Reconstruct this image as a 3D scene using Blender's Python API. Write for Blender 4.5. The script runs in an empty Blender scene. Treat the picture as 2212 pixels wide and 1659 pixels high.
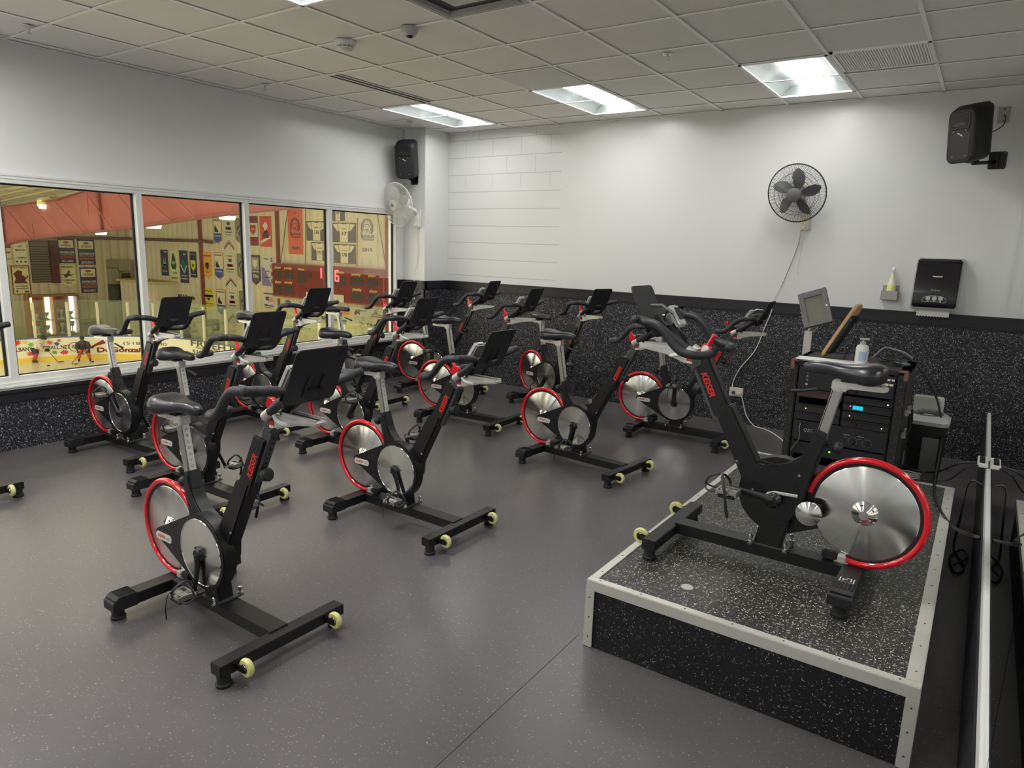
import bpy, bmesh, math, random
from mathutils import Vector, Matrix
R = math.radians
PI = math.pi
random.seed(7)
SC = bpy.context.scene
COL = SC.collection

# ------------------------------------------------------------------ camera
FPX, YAW, PITCH, ROLL = 1484.7, -0.5967, -0.1951, 0.0318
EYE = Vector((0, 0, 1.6667))
_f = Vector((math.sin(YAW)*math.cos(PITCH), math.cos(YAW)*math.cos(PITCH), math.sin(PITCH)))
_r0 = Vector((math.cos(YAW), -math.sin(YAW), 0)); _u0 = _r0.cross(_f)
_r = _r0*math.cos(ROLL)+_u0*math.sin(ROLL); _u = -_r0*math.sin(ROLL)+_u0*math.cos(ROLL)
cd = bpy.data.cameras.new('camera'); cam = bpy.data.objects.new('camera', cd); COL.objects.link(cam)
cd.sensor_width = 36; cd.lens = FPX/2212*36; cd.clip_start = 0.02; cd.clip_end = 200
cam.matrix_world = Matrix(((_r.x, _u.x, -_f.x, EYE.x), (_r.y, _u.y, -_f.y, EYE.y), (_r.z, _u.z, -_f.z, EYE.z), (0, 0, 0, 1)))
SC.camera = cam

# ------------------------------------------------------------------ world, exposure, large lights
w = bpy.data.worlds.new('world'); SC.world = w; w.use_nodes = True
w.node_tree.nodes['Background'].inputs[0].default_value = (1.0, 0.92, 0.74, 1)
w.node_tree.nodes['Background'].inputs[1].default_value = 2.5
SC.view_settings.view_transform = 'Standard'; SC.view_settings.look = 'None'
SC.view_settings.gamma = 1; SC.view_settings.use_curve_mapping = False
SC.view_settings.exposure = 0.0
TROFFER, TROFFER_NEAR = 18.5, 38.0   # the row over the back wall, the nearer lamps, boosted to brighten the left wall
SC.cycles.max_bounces = 10; SC.cycles.transparent_max_bounces = 16

def ray(u, v): return _r*((u-1106)/FPX) - _u*((v-829.5)/FPX) + _f
def onx(u, v, x): d = ray(u, v); return EYE + d*((x-EYE.x)/d.x)
def ony(u, v, y): d = ray(u, v); return EYE + d*((y-EYE.y)/d.y)
def onz(u, v, z): d = ray(u, v); return EYE + d*((z-EYE.z)/d.z)
def atd(u, v, zc): return EYE + ray(u, v)*zc

# ------------------------------------------------------------------ materials
def nmat(name):
    m = bpy.data.materials.new(name); m.use_nodes = True
    nt = m.node_tree; b = nt.nodes['Principled BSDF']; return m, nt, b
def mat(name, col, rough=0.5, metal=0.0, noise=0.0, nscale=20, bump=0.0, bscale=80, spec=0.5, aniso=0, coat=0):
    m, nt, b = nmat(name); N = nt.nodes; L = nt.links
    c = (*col, 1)
    b.inputs['Base Color'].default_value = c; b.inputs['Roughness'].default_value = rough
    b.inputs['Metallic'].default_value = metal; b.inputs['Specular IOR Level'].default_value = spec
    if coat: b.inputs['Coat Weight'].default_value = coat; b.inputs['Coat Roughness'].default_value = 0.08
    tc = N.new('ShaderNodeTexCoord')
    if noise or True:
        n = N.new('ShaderNodeTexNoise'); n.inputs['Scale'].default_value = nscale; n.inputs['Detail'].default_value = 4
        L.new(tc.outputs['Object'], n.inputs['Vector'])
        mx = N.new('ShaderNodeMix'); mx.data_type = 'RGBA'
        k = max(noise, 0.02)
        mx.inputs[6].default_value = tuple(x*(1-k) for x in col)+(1,); mx.inputs[7].default_value = tuple(min(1, x*(1+k)) for x in col)+(1,)
        L.new(n.outputs['Fac'], mx.inputs[0]); L.new(mx.outputs[2], b.inputs['Base Color'])
    if bump:
        n2 = N.new('ShaderNodeTexNoise'); n2.inputs['Scale'].default_value = bscale; n2.inputs['Detail'].default_value = 3
        L.new(tc.outputs['Object'], n2.inputs['Vector'])
        bp = N.new('ShaderNodeBump'); bp.inputs['Strength'].default_value = bump; bp.inputs['Distance'].default_value = 0.003
        L.new(n2.outputs['Fac'], bp.inputs['Height']); L.new(bp.outputs[0], b.inputs['Normal'])
    return m
def emit(name, col, s, base=(0.02, 0.02, 0.02)):
    m, nt, b = nmat(name); b.inputs['Base Color'].default_value = (*base, 1)
    b.inputs['Emission Color'].default_value = (*col, 1); b.inputs['Emission Strength'].default_value = s
    return m
def speckle(name, base, fleck, scale, dens, rough, size=0.32, patch=None, rvar=0.0):
    m, nt, b = nmat(name); N = nt.nodes; L = nt.links
    tc = N.new('ShaderNodeTexCoord'); masks = []
    nz = N.new('ShaderNodeTexNoise'); nz.inputs['Scale'].default_value = scale*0.35
    L.new(tc.outputs['Object'], nz.inputs['Vector'])
    for k, st in enumerate(((0.45, 1.2, 1.25), (1.3, 0.5, 0.5), (1.0, 1.0, 1.0))):
        mp = N.new('ShaderNodeMapping'); mp.inputs['Scale'].default_value = st
        mp.inputs['Rotation'].default_value = (0.7*k, 0.5+0.6*k, 0.9*k); mp.inputs['Location'].default_value = (k*3.1, k, 0)
        ad = N.new('ShaderNodeMix'); ad.data_type = 'VECTOR'; ad.inputs[0].default_value = 0.012
        L.new(tc.outputs['Object'], ad.inputs[4]); L.new(nz.outputs['Color'], ad.inputs[5]); L.new(ad.outputs[1], mp.inputs['Vector'])
        vo = N.new('ShaderNodeTexVoronoi'); vo.inputs['Scale'].default_value = scale; L.new(mp.outputs[0], vo.inputs['Vector'])
        lt = N.new('ShaderNodeMath'); lt.operation = 'LESS_THAN'; lt.inputs[1].default_value = size; L.new(vo.outputs['Distance'], lt.inputs[0])
        sp = N.new('ShaderNodeSeparateColor'); L.new(vo.outputs['Color'], sp.inputs[0])
        gt = N.new('ShaderNodeMath'); gt.operation = 'GREATER_THAN'; gt.inputs[1].default_value = 1-dens; L.new(sp.outputs[0], gt.inputs[0])
        mu = N.new('ShaderNodeMath'); mu.operation = 'MULTIPLY'; L.new(lt.outputs[0], mu.inputs[0]); L.new(gt.outputs[0], mu.inputs[1])
        m2 = N.new('ShaderNodeMath'); m2.operation = 'MULTIPLY'; L.new(mu.outputs[0], m2.inputs[0]); L.new(sp.outputs[1], m2.inputs[1])
        masks.append(m2)
    a = N.new('ShaderNodeMath'); a.operation = 'MAXIMUM'; L.new(masks[0].outputs[0], a.inputs[0]); L.new(masks[1].outputs[0], a.inputs[1])
    a2 = N.new('ShaderNodeMath'); a2.operation = 'MAXIMUM'; L.new(a.outputs[0], a2.inputs[0]); L.new(masks[2].outputs[0], a2.inputs[1])
    big = N.new('ShaderNodeTexNoise'); big.inputs['Scale'].default_value = 1.3; big.inputs['Detail'].default_value = 5
    L.new(tc.outputs['Object'], big.inputs['Vector'])
    bm_ = N.new('ShaderNodeMix'); bm_.data_type = 'RGBA'; k = patch or 0.12
    bm_.inputs[6].default_value = tuple(x*(1-k) for x in base)+(1,); bm_.inputs[7].default_value = tuple(x*(1+k) for x in base)+(1,)
    L.new(big.outputs['Fac'], bm_.inputs[0])
    mx = N.new('ShaderNodeMix'); mx.data_type = 'RGBA'; mx.inputs[7].default_value = (*fleck, 1)
    L.new(bm_.outputs[2], mx.inputs[6]); L.new(a2.outputs[0], mx.inputs[0]); L.new(mx.outputs[2], b.inputs['Base Color'])
    mr = N.new('ShaderNodeMapRange'); mr.inputs[3].default_value = rough-rvar; mr.inputs[4].default_value = rough+rvar
    mr.inputs[1].default_value = 0.15; mr.inputs[2].default_value = 0.85; mr.interpolation_type = 'SMOOTHSTEP'; big.inputs['Detail'].default_value = 2.5
    L.new(big.outputs['Fac'], mr.inputs[0]); L.new(mr.outputs[0], b.inputs['Roughness'])
    return m

M = {}
M['floor'] = speckle('rubber_floor', (0.096, 0.088, 0.092), (0.40, 0.38, 0.37), 150, 0.07, 0.33, 0.26, 0.30, 0.07)
M['deck'] = speckle('speckled_rubber_top', (0.030, 0.031, 0.029), (0.62, 0.60, 0.50), 125, 0.36, 0.45, 0.30)
M['wains'] = speckle('speckled_rubber_panel', (0.013, 0.013, 0.017), (0.50, 0.50, 0.55), 125, 0.30, 0.5, 0.34)
M['side'] = speckle('speckled_rubber_side', (0.005, 0.005, 0.006), (0.42, 0.42, 0.42), 150, 0.13, 0.5, 0.30)
M['paint'] = mat('grey_white_gloss_paint', (0.74, 0.75, 0.735), 0.30, noise=0.015, nscale=1.5, bump=0.10, bscale=55)
M['tile'] = mat('ceiling_tile', (0.84, 0.825, 0.80), 0.9, noise=0.035, nscale=6, bump=0.15, bscale=200)
M['tbar'] = mat('ceiling_tee', (0.96, 0.955, 0.94), 0.5)
M['white_alu'] = mat('white_window_aluminium', (0.68, 0.69, 0.66), 0.4, noise=0.03)
M['gasket'] = mat('black_gasket', (0.006, 0.006, 0.006), 0.6)
M['blktrim'] = mat('black_rail_paint', (0.013, 0.013, 0.017), 0.42, noise=0.2, nscale=9)
M['alu'] = mat('aluminium_edging', (0.60, 0.59, 0.53), 0.42, 0.35, noise=0.08, nscale=12)
M['black'] = mat('black_powder_coat', (0.0045, 0.0045, 0.0055), 0.42, noise=0.1)
M['blackm'] = mat('black_matt_plastic', (0.010, 0.010, 0.012), 0.55, noise=0.1)
M['rubber'] = mat('black_rubber', (0.012, 0.012, 0.013), 0.7, bump=0.1)
M['grip'] = mat('black_foam_grip', (0.020, 0.020, 0.024), 0.52, noise=0.12, nscale=40, bump=0.1, bscale=300)
M['leather'] = mat('black_saddle_vinyl', (0.014, 0.014, 0.017), 0.33, bump=0.08, bscale=250, coat=0.1)
M['dkgrey'] = mat('dark_grey_steel', (0.09, 0.092, 0.095), 0.42, 0.5, noise=0.06)
M['steel'] = mat('satin_steel', (0.48, 0.47, 0.44), 0.33, 0.85, noise=0.06)
M['cast'] = mat('cast_aluminium', (0.62, 0.61, 0.57), 0.38, 0.6, noise=0.08)
M['chrome'] = mat('chrome', (0.75, 0.75, 0.75), 0.12, 1.0)
M['scale'] = mat('silver_scale_strip', (0.66, 0.66, 0.62), 0.4, 0.3)
M['ink'] = mat('black_ink', (0.01, 0.01, 0.012), 0.5)
M['red'] = mat('gloss_red_tube', (0.62, 0.008, 0.018), 0.14, coat=0.6)
M['redtxt'] = mat('red_lettering', (0.60, 0.02, 0.01), 0.4)
M['whitepl'] = mat('white_plastic', (0.72, 0.72, 0.68), 0.4)
M['cream'] = mat('cream_plastic', (0.72, 0.69, 0.55), 0.4)
M['wheel'] = mat('yellow_urethane', (0.62, 0.60, 0.24), 0.32, noise=0.05)
M['tray'] = mat('tablet_tray_plastic', (0.020, 0.020, 0.023), 0.50, noise=0.08)
M['grey'] = mat('mid_grey_plastic', (0.17, 0.17, 0.175), 0.45)
M['ltgrey'] = mat('light_grey_plastic', (0.42, 0.42, 0.40), 0.45)
M['wood'] = mat('pale_wood', (0.55, 0.34, 0.16), 0.5, noise=0.15, nscale=30)
M['paper'] = mat('white_paper', (0.80, 0.80, 0.77), 0.8, noise=0.02)
M['cable'] = mat('black_cable', (0.012, 0.012, 0.012), 0.4)
M['wcable'] = mat('white_cable', (0.66, 0.65, 0.58), 0.5)
M['brown'] = mat('brown_corner_leather', (0.20, 0.09, 0.065), 0.6, noise=0.2)
M['case'] = speckle('rack_case_carpet', (0.017, 0.016, 0.015), (0.10, 0.09, 0.08), 160, 0.2, 0.85, 0.4)
M['lamp'] = emit('troffer_lens', (1.0, 0.985, 0.965), TROFFER, (0.8, 0.8, 0.8))
M['lamp2'] = emit('troffer_lens_near', (1.0, 0.985, 0.965), TROFFER_NEAR, (0.8, 0.8, 0.8))
M['trofr'] = mat('troffer_reflector', (0.36, 0.40, 0.39), 0.5)
M['blue_lcd'] = emit('cyan_display', (0.0, 0.62, 0.85), 1.0)
M['led_o'] = emit('orange_led', (1.0, 0.45, 0.12), 3.0); M['led_g'] = emit('green_led', (0.35, 1.0, 0.1), 2.5)
M['led_w'] = emit('white_led', (1, 1, 1), 2.0)
def brushed():
    m, nt, b = nmat('spun_metal'); N = nt.nodes; L = nt.links
    b.inputs['Base Color'].default_value = (0.78, 0.78, 0.76, 1); b.inputs['Metallic'].default_value = 1
    b.inputs['Roughness'].default_value = 0.30; b.inputs['Anisotropic'].default_value = 0.96; b.inputs['Anisotropic Rotation'].default_value = 0.25
    t = N.new('ShaderNodeTangent'); t.direction_type = 'RADIAL'; t.axis = 'Y'; L.new(t.outputs[0], b.inputs['Tangent'])
    tc = N.new('ShaderNodeTexCoord'); n = N.new('ShaderNodeTexNoise'); n.inputs['Scale'].default_value = 9; n.inputs['Detail'].default_value = 3
    L.new(tc.outputs['Object'], n.inputs['Vector'])
    mr = N.new('ShaderNodeMapRange'); mr.inputs[3].default_value = 0.12; mr.inputs[4].default_value = 0.24; L.new(n.outputs['Fac'], mr.inputs[0]); L.new(mr.outputs[0], b.inputs['Roughness'])
    return m
M['spun'] = brushed()
def glass(name, tint, refl, haze=0.0):
    m = bpy.data.materials.new(name); m.use_nodes = True; nt = m.node_tree; N = nt.nodes; L = nt.links
    N.remove(N['Principled BSDF']); out = N['Material Output']
    t = N.new('ShaderNodeBsdfTransparent'); t.inputs[0].default_value = (*tint, 1)
    g = N.new('ShaderNodeBsdfGlossy'); g.inputs['Roughness'].default_value = 0.0; g.inputs[0].default_value = (1, 1, 1, 1)
    fr = N.new('ShaderNodeFresnel'); fr.inputs[0].default_value = 1.45
    mu = N.new('ShaderNodeMath'); mu.operation = 'MULTIPLY'; mu.inputs[1].default_value = refl; L.new(fr.outputs[0], mu.inputs[0])
    mx = N.new('ShaderNodeMixShader'); L.new(mu.outputs[0], mx.inputs[0]); L.new(t.outputs[0], mx.inputs[1]); L.new(g.outputs[0], mx.inputs[2])
    last = mx
    if haze:
        d = N.new('ShaderNodeBsdfDiffuse'); d.inputs[0].default_value = (0.6, 0.68, 0.5, 1)
        m3 = N.new('ShaderNodeMixShader'); m3.inputs[0].default_value = haze; L.new(mx.outputs[0], m3.inputs[1]); L.new(d.outputs[0], m3.inputs[2]); last = m3
    L.new(last.outputs[0], out.inputs['Surface']); return m
M['glass'] = glass('window_glass', (0.96, 0.97, 0.95), 0.35)
M['rinkglass'] = glass('rink_plexiglass', (0.90, 0.93, 0.86), 0.25, 0.045)
M['clear'] = glass('clear_plastic', (0.85, 0.88, 0.92), 1.0, 0.1)
m, nt, b = nmat('mirror_glass'); b.inputs['Base Color'].default_value = (0.86, 0.89, 0.88, 1); b.inputs['Metallic'].default_value = 1; b.inputs['Roughness'].default_value = 0.0
M['mirror'] = m
def blockwall():
    # painted block work: courses show as grooves only on the left part of the wall
    m, nt, b = nmat('painted_block_wall'); N = nt.nodes; L = nt.links
    b.inputs['Base Color'].default_value = (0.74, 0.75, 0.735, 1); b.inputs['Roughness'].default_value = 0.30
    tc = N.new('ShaderNodeTexCoord'); s = N.new('ShaderNodeSeparateXYZ'); L.new(tc.outputs['Object'], s.inputs[0])
    def mth(op, a, c=None, c2=None):
        n = N.new('ShaderNodeMath'); n.operation = op
        for i, v in enumerate((a, c, c2)):
            if v is None: continue
            if isinstance(v, (int, float)): n.inputs[i].default_value = v
            else: L.new(v, n.inputs[i])
        return n.outputs[0]
    nz = N.new('ShaderNodeTexNoise'); nz.inputs['Scale'].default_value = 3.0; L.new(tc.outputs['Object'], nz.inputs['Vector'])
    zj = mth('ADD', s.outputs['Z'], mth('MULTIPLY', nz.outputs['Fac'], 0.006))
    fz = mth('FRACT', mth('DIVIDE', mth('SUBTRACT', zj, 0.199), 0.203))
    hz = mth('LESS_THAN', mth('ABSOLUTE', mth('SUBTRACT', fz, 0.5)), 0.024)
    row = mth('FLOOR', mth('DIVIDE', mth('SUBTRACT', s.outputs['Z'], 0.199+0.1015), 0.203))
    xo = mth('ADD', s.outputs['X'], mth('MULTIPLY', mth('MODULO', row, 2.0), 0.2032))
    fx = mth('FRACT', mth('DIVIDE', xo, 0.4064))
    vt = mth('LESS_THAN', mth('ABSOLUTE', mth('SUBTRACT', fx, 0.5)), 0.010)
    n2 = N.new('ShaderNodeTexNoise'); n2.inputs['Scale'].default_value = 2.1; L.new(tc.outputs['Object'], n2.inputs['Vector'])
    vt = mth('MULTIPLY', mth('MULTIPLY', vt, mth('GREATER_THAN', s.outputs['Z'], 2.38)), 0.8)
    jt = mth('MAXIMUM', hz, vt)
    jt = mth('MULTIPLY', jt, mth('MULTIPLY', mth('LESS_THAN', s.outputs['X'], -4.12), mth('GREATER_THAN', s.outputs['Z'], 1.25)))
    n3 = N.new('ShaderNodeTexNoise'); n3.inputs['Scale'].default_value = 60; n3.inputs['Detail'].default_value = 3; L.new(tc.outputs['Object'], n3.inputs['Vector'])
    h = mth('ADD', mth('MULTIPLY', jt, -1.0), mth('MULTIPLY', n3.outputs['Fac'], 0.10))
    bp = N.new('ShaderNodeBump'); bp.inputs['Strength'].default_value = 0.6; bp.inputs['Distance'].default_value = 0.008
    L.new(h, bp.inputs['Height']); L.new(bp.outputs[0], b.inputs['Normal'])
    mx = N.new('ShaderNodeMix'); mx.data_type = 'RGBA'; mx.inputs[6].default_value = (0.74, 0.75, 0.735, 1); mx.inputs[7].default_value = (0.56, 0.57, 0.56, 1)
    L.new(jt, mx.inputs[0]); L.new(mx.outputs[2], b.inputs['Base Color'])
    return m
M['block'] = blockwall()
def ribbed(name, c1, c2, per, axis):
    m, nt, b = nmat(name); N = nt.nodes; L = nt.links
    tc = N.new('ShaderNodeTexCoord'); wv = N.new('ShaderNodeTexWave'); wv.bands_direction = axis; wv.inputs['Scale'].default_value = 0.314/per*1.0
    wv.inputs['Distortion'].default_value = 0.0; L.new(tc.outputs['Object'], wv.inputs['Vector'])
    cr = N.new('ShaderNodeMapRange'); cr.inputs[1].default_value = 0.0; cr.inputs[2].default_value = 0.25; L.new(wv.outputs['Fac'], cr.inputs[0])
    n = N.new('ShaderNodeTexNoise'); n.inputs['Scale'].default_value = 0.6; n.inputs['Detail'].default_value = 5; L.new(tc.outputs['Object'], n.inputs['Vector'])
    mx = N.new('ShaderNodeMix'); mx.data_type = 'RGBA'; mx.inputs[6].default_value = (*c2, 1); mx.inputs[7].default_value = (*c1, 1); L.new(cr.outputs[0], mx.inputs[0])
    m2 = N.new('ShaderNodeMix'); m2.data_type = 'RGBA'; m2.blend_type = 'MULTIPLY'; m2.inputs[0].default_value = 0.6; L.new(mx.outputs[2], m2.inputs[6])
    cr2 = N.new('ShaderNodeMapRange'); cr2.inputs[3].default_value = 0.55; cr2.inputs[4].default_value = 1.25; L.new(n.outputs['Fac'], cr2.inputs[0]); L.new(cr2.outputs[0], m2.inputs[7])
    L.new(m2.outputs[2], b.inputs['Base Color']); b.inputs['Roughness'].default_value = 0.7
    bp = N.new('ShaderNodeBump'); bp.inputs['Distance'].default_value = 0.03; bp.inputs['Strength'].default_value = 0.5; L.new(wv.outputs['Fac'], bp.inputs['Height']); L.new(bp.outputs[0], b.inputs['Normal'])
    return m
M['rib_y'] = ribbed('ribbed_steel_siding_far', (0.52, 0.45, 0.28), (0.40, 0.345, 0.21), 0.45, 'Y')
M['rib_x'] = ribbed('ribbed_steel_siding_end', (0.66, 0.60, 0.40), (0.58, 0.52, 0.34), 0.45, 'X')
M['ice'] = mat('rink_ice', (0.90, 0.86, 0.58), 0.25, noise=0.02, nscale=0.5)
M['board'] = mat('rink_board_white', (0.88, 0.84, 0.60), 0.4)
M['kick'] = mat('yellow_kickplate', (0.85, 0.62, 0.08), 0.4)
M['capblue'] = mat('blue_board_cap', (0.10, 0.16, 0.30), 0.4)
M['girder'] = mat('red_oxide_girder', (0.25, 0.062, 0.045), 0.7, noise=0.25, nscale=0.7)
M['girderd'] = mat('dark_red_flange', (0.17, 0.045, 0.035), 0.7)
M['roof'] = ribbed('corrugated_roof', (0.60, 0.57, 0.42), (0.40, 0.37, 0.26), 0.9, 'X')
M['pipe'] = mat('brown_pipe', (0.13, 0.075, 0.06), 0.6)
M['rinklamp'] = emit('rink_lamp_glow', (1.0, 0.97, 0.75), 4.0, (0.8, 0.8, 0.8))
_cc = {}
def C(r, g, b, rough=0.6):
    k = (r, g, b)
    if k not in _cc:
        s = [((x/255)/12.92 if x/255 <= 0.04045 else ((x/255+0.055)/1.055)**2.4) for x in k]
        _cc[k] = mat('cloth_%02x%02x%02x' % k, tuple(s), rough, noise=0.03, nscale=8)
    return _cc[k]

# ------------------------------------------------------------------ mesh helpers
def rect(w, h, r=0, n=4):
    if r <= 0: return [(-w/2, -h/2), (w/2, -h/2), (w/2, h/2), (-w/2, h/2)]
    P = []
    for cx, cy, a0 in ((w/2-r, -h/2+r, -90), (w/2-r, h/2-r, 0), (-w/2+r, h/2-r, 90), (-w/2+r, -h/2+r, 180)):
        for i in range(n+1): a = R(a0+90*i/n); P.append((cx+r*math.cos(a), cy+r*math.sin(a)))
    return P
def circ(r, n=32, cx=0, cy=0, a0=0, a1=360):
    full = abs(a1-a0) >= 360; k = n if full else n+1
    return [(cx+r*math.cos(R(a0+(a1-a0)*i/n)), cy+r*math.sin(R(a0+(a1-a0)*i/n))) for i in range(k)]
_tx = {}
class MB:
    def __init__(s): s.v = []; s.f = []
    def add(s, V, F, m=None):
        o = len(s.v); s.v += [tuple(m @ Vector(p)) if m else tuple(p) for p in V]; s.f += [tuple(i+o for i in f) for f in F]; return s
    def box(s, c, d, rot=None):
        x, y, z = d[0]/2, d[1]/2, d[2]/2
        V = [(i*x, j*y, k*z) for i in (-1, 1) for j in (-1, 1) for k in (-1, 1)]
        F = [(0, 1, 3, 2), (4, 6, 7, 5), (0, 4, 5, 1), (2, 3, 7, 6), (0, 2, 6, 4), (1, 5, 7, 3)]
        m = Matrix.Translation(c)
        if rot: m = m @ (Matrix.Rotation(rot[2], 4, 'Z') @ Matrix.Rotation(rot[1], 4, 'Y') @ Matrix.Rotation(rot[0], 4, 'X'))
        return s.add(V, F, m)
    def b2(s, a, b): return s.box(((a[0]+b[0])/2, (a[1]+b[1])/2, (a[2]+b[2])/2), (abs(b[0]-a[0]), abs(b[1]-a[1]), abs(b[2]-a[2])))
    def prism(s, P, t0, t1, plane='xz', m=None):
        n = len(P)
        def q(p, t): return {'xz': (p[0], t, p[1]), 'xy': (p[0], p[1], t), 'yz': (t, p[0], p[1])}[plane]
        V = [q(p, t0) for p in P]+[q(p, t1) for p in P]
        F = [tuple(range(n)), tuple(range(2*n-1, n-1, -1))]+[(i, i+n, (i+1) % n+n, (i+1) % n) for i in range(n)]
        return s.add(V, F, m)
    def tube(s, P, r, n=10, closed=False, sq=None, cap=True):
        P = [Vector(p) for p in P]; N = len(P); rr = r if isinstance(r, (list, tuple)) else [r]*N
        V = []; F = []; up = None
        for i in range(N):
            a = P[(i-1) % N] if (closed or i > 0) else P[i]; b = P[(i+1) % N] if (closed or i < N-1) else P[i]
            t = (b-a).normalized()
            if up is None:
                up = Vector((0, 0, 1)) if abs(t.z) < 0.9 else Vector((0, 1, 0))
            x = up.cross(t).normalized() if up.cross(t).length > 1e-6 else Vector((1, 0, 0)); y = t.cross(x).normalized(); up = y
            for k in range(n):
                an = 2*PI*k/n+(PI/4 if n == 4 else 0)
                V.append(P[i]+x*math.cos(an)*rr[i]*(sq or 1)+y*math.sin(an)*rr[i])
        for i in range(N if closed else N-1):
            j = (i+1) % N
            for k in range(n): F.append((i*n+k, i*n+(k+1) % n, j*n+(k+1) % n, j*n+k))
        if not closed and cap: F += [tuple(range(n-1, -1, -1)), tuple((N-1)*n+k for k in range(n))]
        return s.add(V, F)
    def lathe(s, prof, c, axis=(0, 0, 1), n=24, cap=True):
        ax = Vector(axis).normalized(); q = Vector((0, 0, 1)).rotation_difference(ax).to_matrix().to_4x4()
        V = []; F = []
        for (r, z) in prof:
            for k in range(n): V.append((r*math.cos(2*PI*k/n), r*math.sin(2*PI*k/n), z))
        for i in range(len(prof)-1):
            for k in range(n): F.append((i*n+k, i*n+(k+1) % n, (i+1)*n+(k+1) % n, (i+1)*n+k))
        if cap: F += [tuple(range(n-1, -1, -1)), tuple((len(prof)-1)*n+k for k in range(n))]
        return s.add(V, F, Matrix.Translation(c) @ q)
    def sphere(s, c, r, n=14, sx=1, sy=1, sz=1, m=None):
        V = []; F = []; k2 = n//2
        for i in range(k2+1):
            for k in range(n): V.append((sx*r*math.sin(PI*i/k2)*math.cos(2*PI*k/n), sy*r*math.sin(PI*i/k2)*math.sin(2*PI*k/n), sz*r*math.cos(PI*i/k2)))
        for i in range(k2):
            for k in range(n): F.append((i*n+k, (i+1)*n+k, (i+1)*n+(k+1) % n, i*n+(k+1) % n))
        mm = Matrix.Translation(c) @ (m or Matrix.Identity(4))
        return s.add(V, F, mm)
    def loft(s, rings, cap=True):
        n = len(rings[0]); V = [p for r in rings for p in r]; F = []
        for i in range(len(rings)-1):
            for k in range(n): F.append((i*n+k, i*n+(k+1) % n, (i+1)*n+(k+1) % n, (i+1)*n+k))
        if cap: F += [tuple(range(n-1, -1, -1)), tuple((len(rings)-1)*n+k for k in range(n))]
        return s.add(V, F)
    def text(s, t, size, m, bold=0.0, shear=0.0, fn=None, width=None):
        k = (t, bold, shear)
        if k not in _tx:
            cu = bpy.data.curves.new('t', 'FONT'); cu.body = t; cu.size = 1; cu.align_x = 'CENTER'; cu.align_y = 'CENTER'; cu.offset = bold; cu.shear = shear; cu.resolution_u = 3
            o = bpy.data.objects.new('t', cu); me = bpy.data.meshes.new_from_object(o)
            _tx[k] = ([tuple(v.co) for v in me.vertices], [tuple(p.vertices) for p in me.polygons])
            bpy.data.objects.remove(o); bpy.data.curves.remove(cu); bpy.data.meshes.remove(me)
        V, F = _tx[k]
        if not V: return s
        w = max(v[0] for v in V)-min(v[0] for v in V)
        sx = (width/w) if width else size
        V2 = [(x*sx, y*size, 0) for x, y, z in V]
        if fn: V2 = [tuple(fn(x, y)) for x, y, z in V2]; return s.add(V2, F)
        return s.add(V2, F, m)
    def build(s, name, m, parent=None, bevel=0, smooth=35, seg=2, merge=False):
        me = bpy.data.meshes.new(name); bm = bmesh.new()
        vs = [bm.verts.new(v) for v in s.v]
        for f in s.f:
            try: bm.faces.new([vs[i] for i in f])
            except ValueError: pass
        if merge: bmesh.ops.remove_doubles(bm, verts=bm.verts, dist=1e-5)
        bm.normal_update()
        if s.closed(): bmesh.ops.recalc_face_normals(bm, faces=bm.faces)
        if bevel:
            ed = [e for e in bm.edges if len(e.link_faces) == 2 and e.calc_face_angle(0) > R(32)]
            bmesh.ops.bevel(bm, geom=ed, offset=bevel, segments=seg, affect='EDGES', clamp_overlap=True)
        bm.to_mesh(me); bm.free()
        me.shade_smooth(); me.set_sharp_from_angle(angle=R(smooth))
        me.materials.append(m)
        o = bpy.data.objects.new(name, me); COL.objects.link(o)
        if parent is not None: o.parent = parent
        return o
    def closed(s): return True
def tag(o, label=None, cat=None, group=None, kind=None):
    if label: o['label'] = label
    if cat: o['category'] = cat
    if group: o['group'] = group
    if kind: o['kind'] = kind
    return o
def thing(name, label, cat, loc=(0, 0, 0), rz=0, group=None):
    o = bpy.data.objects.new(name, None); COL.objects.link(o); o.location = loc; o.rotation_euler = (0, 0, rz); o.empty_display_size = 0.1
    return tag(o, label, cat, group)
def struct(name, mb, m, **k): return tag(mb.build(name, m, **k), kind='structure')
def kids(o): return list(o.children)
def copy_tree(o, parent=None):
    c = o.copy(); COL.objects.link(c)
    if parent is not None: c.parent = parent
    for ch in kids(o): copy_tree(ch, c)
    return c
def spline(P, n=8, closed=False):
    P = [Vector(p) for p in P]; out = []; N = len(P)
    for i in range(N-1):
        p0 = P[i-1] if i > 0 else P[i]*2-P[i+1]; p1 = P[i]; p2 = P[i+1]; p3 = P[i+2] if i < N-2 else P[i+1]*2-P[i]
        for k in range(n):
            t = k/n; out.append(0.5*((2*p1)+(p2-p0)*t+(2*p0-5*p1+4*p2-p3)*t*t+(3*p1-p0-3*p2+p3)*t**3))
    out.append(P[-1]); return out
def frame_m(o, x, y):
    x = Vector(x).normalized(); y = Vector(y).normalized(); z = x.cross(y)
    return Matrix(((x.x, y.x, z.x, o[0]), (x.y, y.y, z.y, o[1]), (x.z, y.z, z.z, o[2]), (0, 0, 0, 1)))

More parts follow.
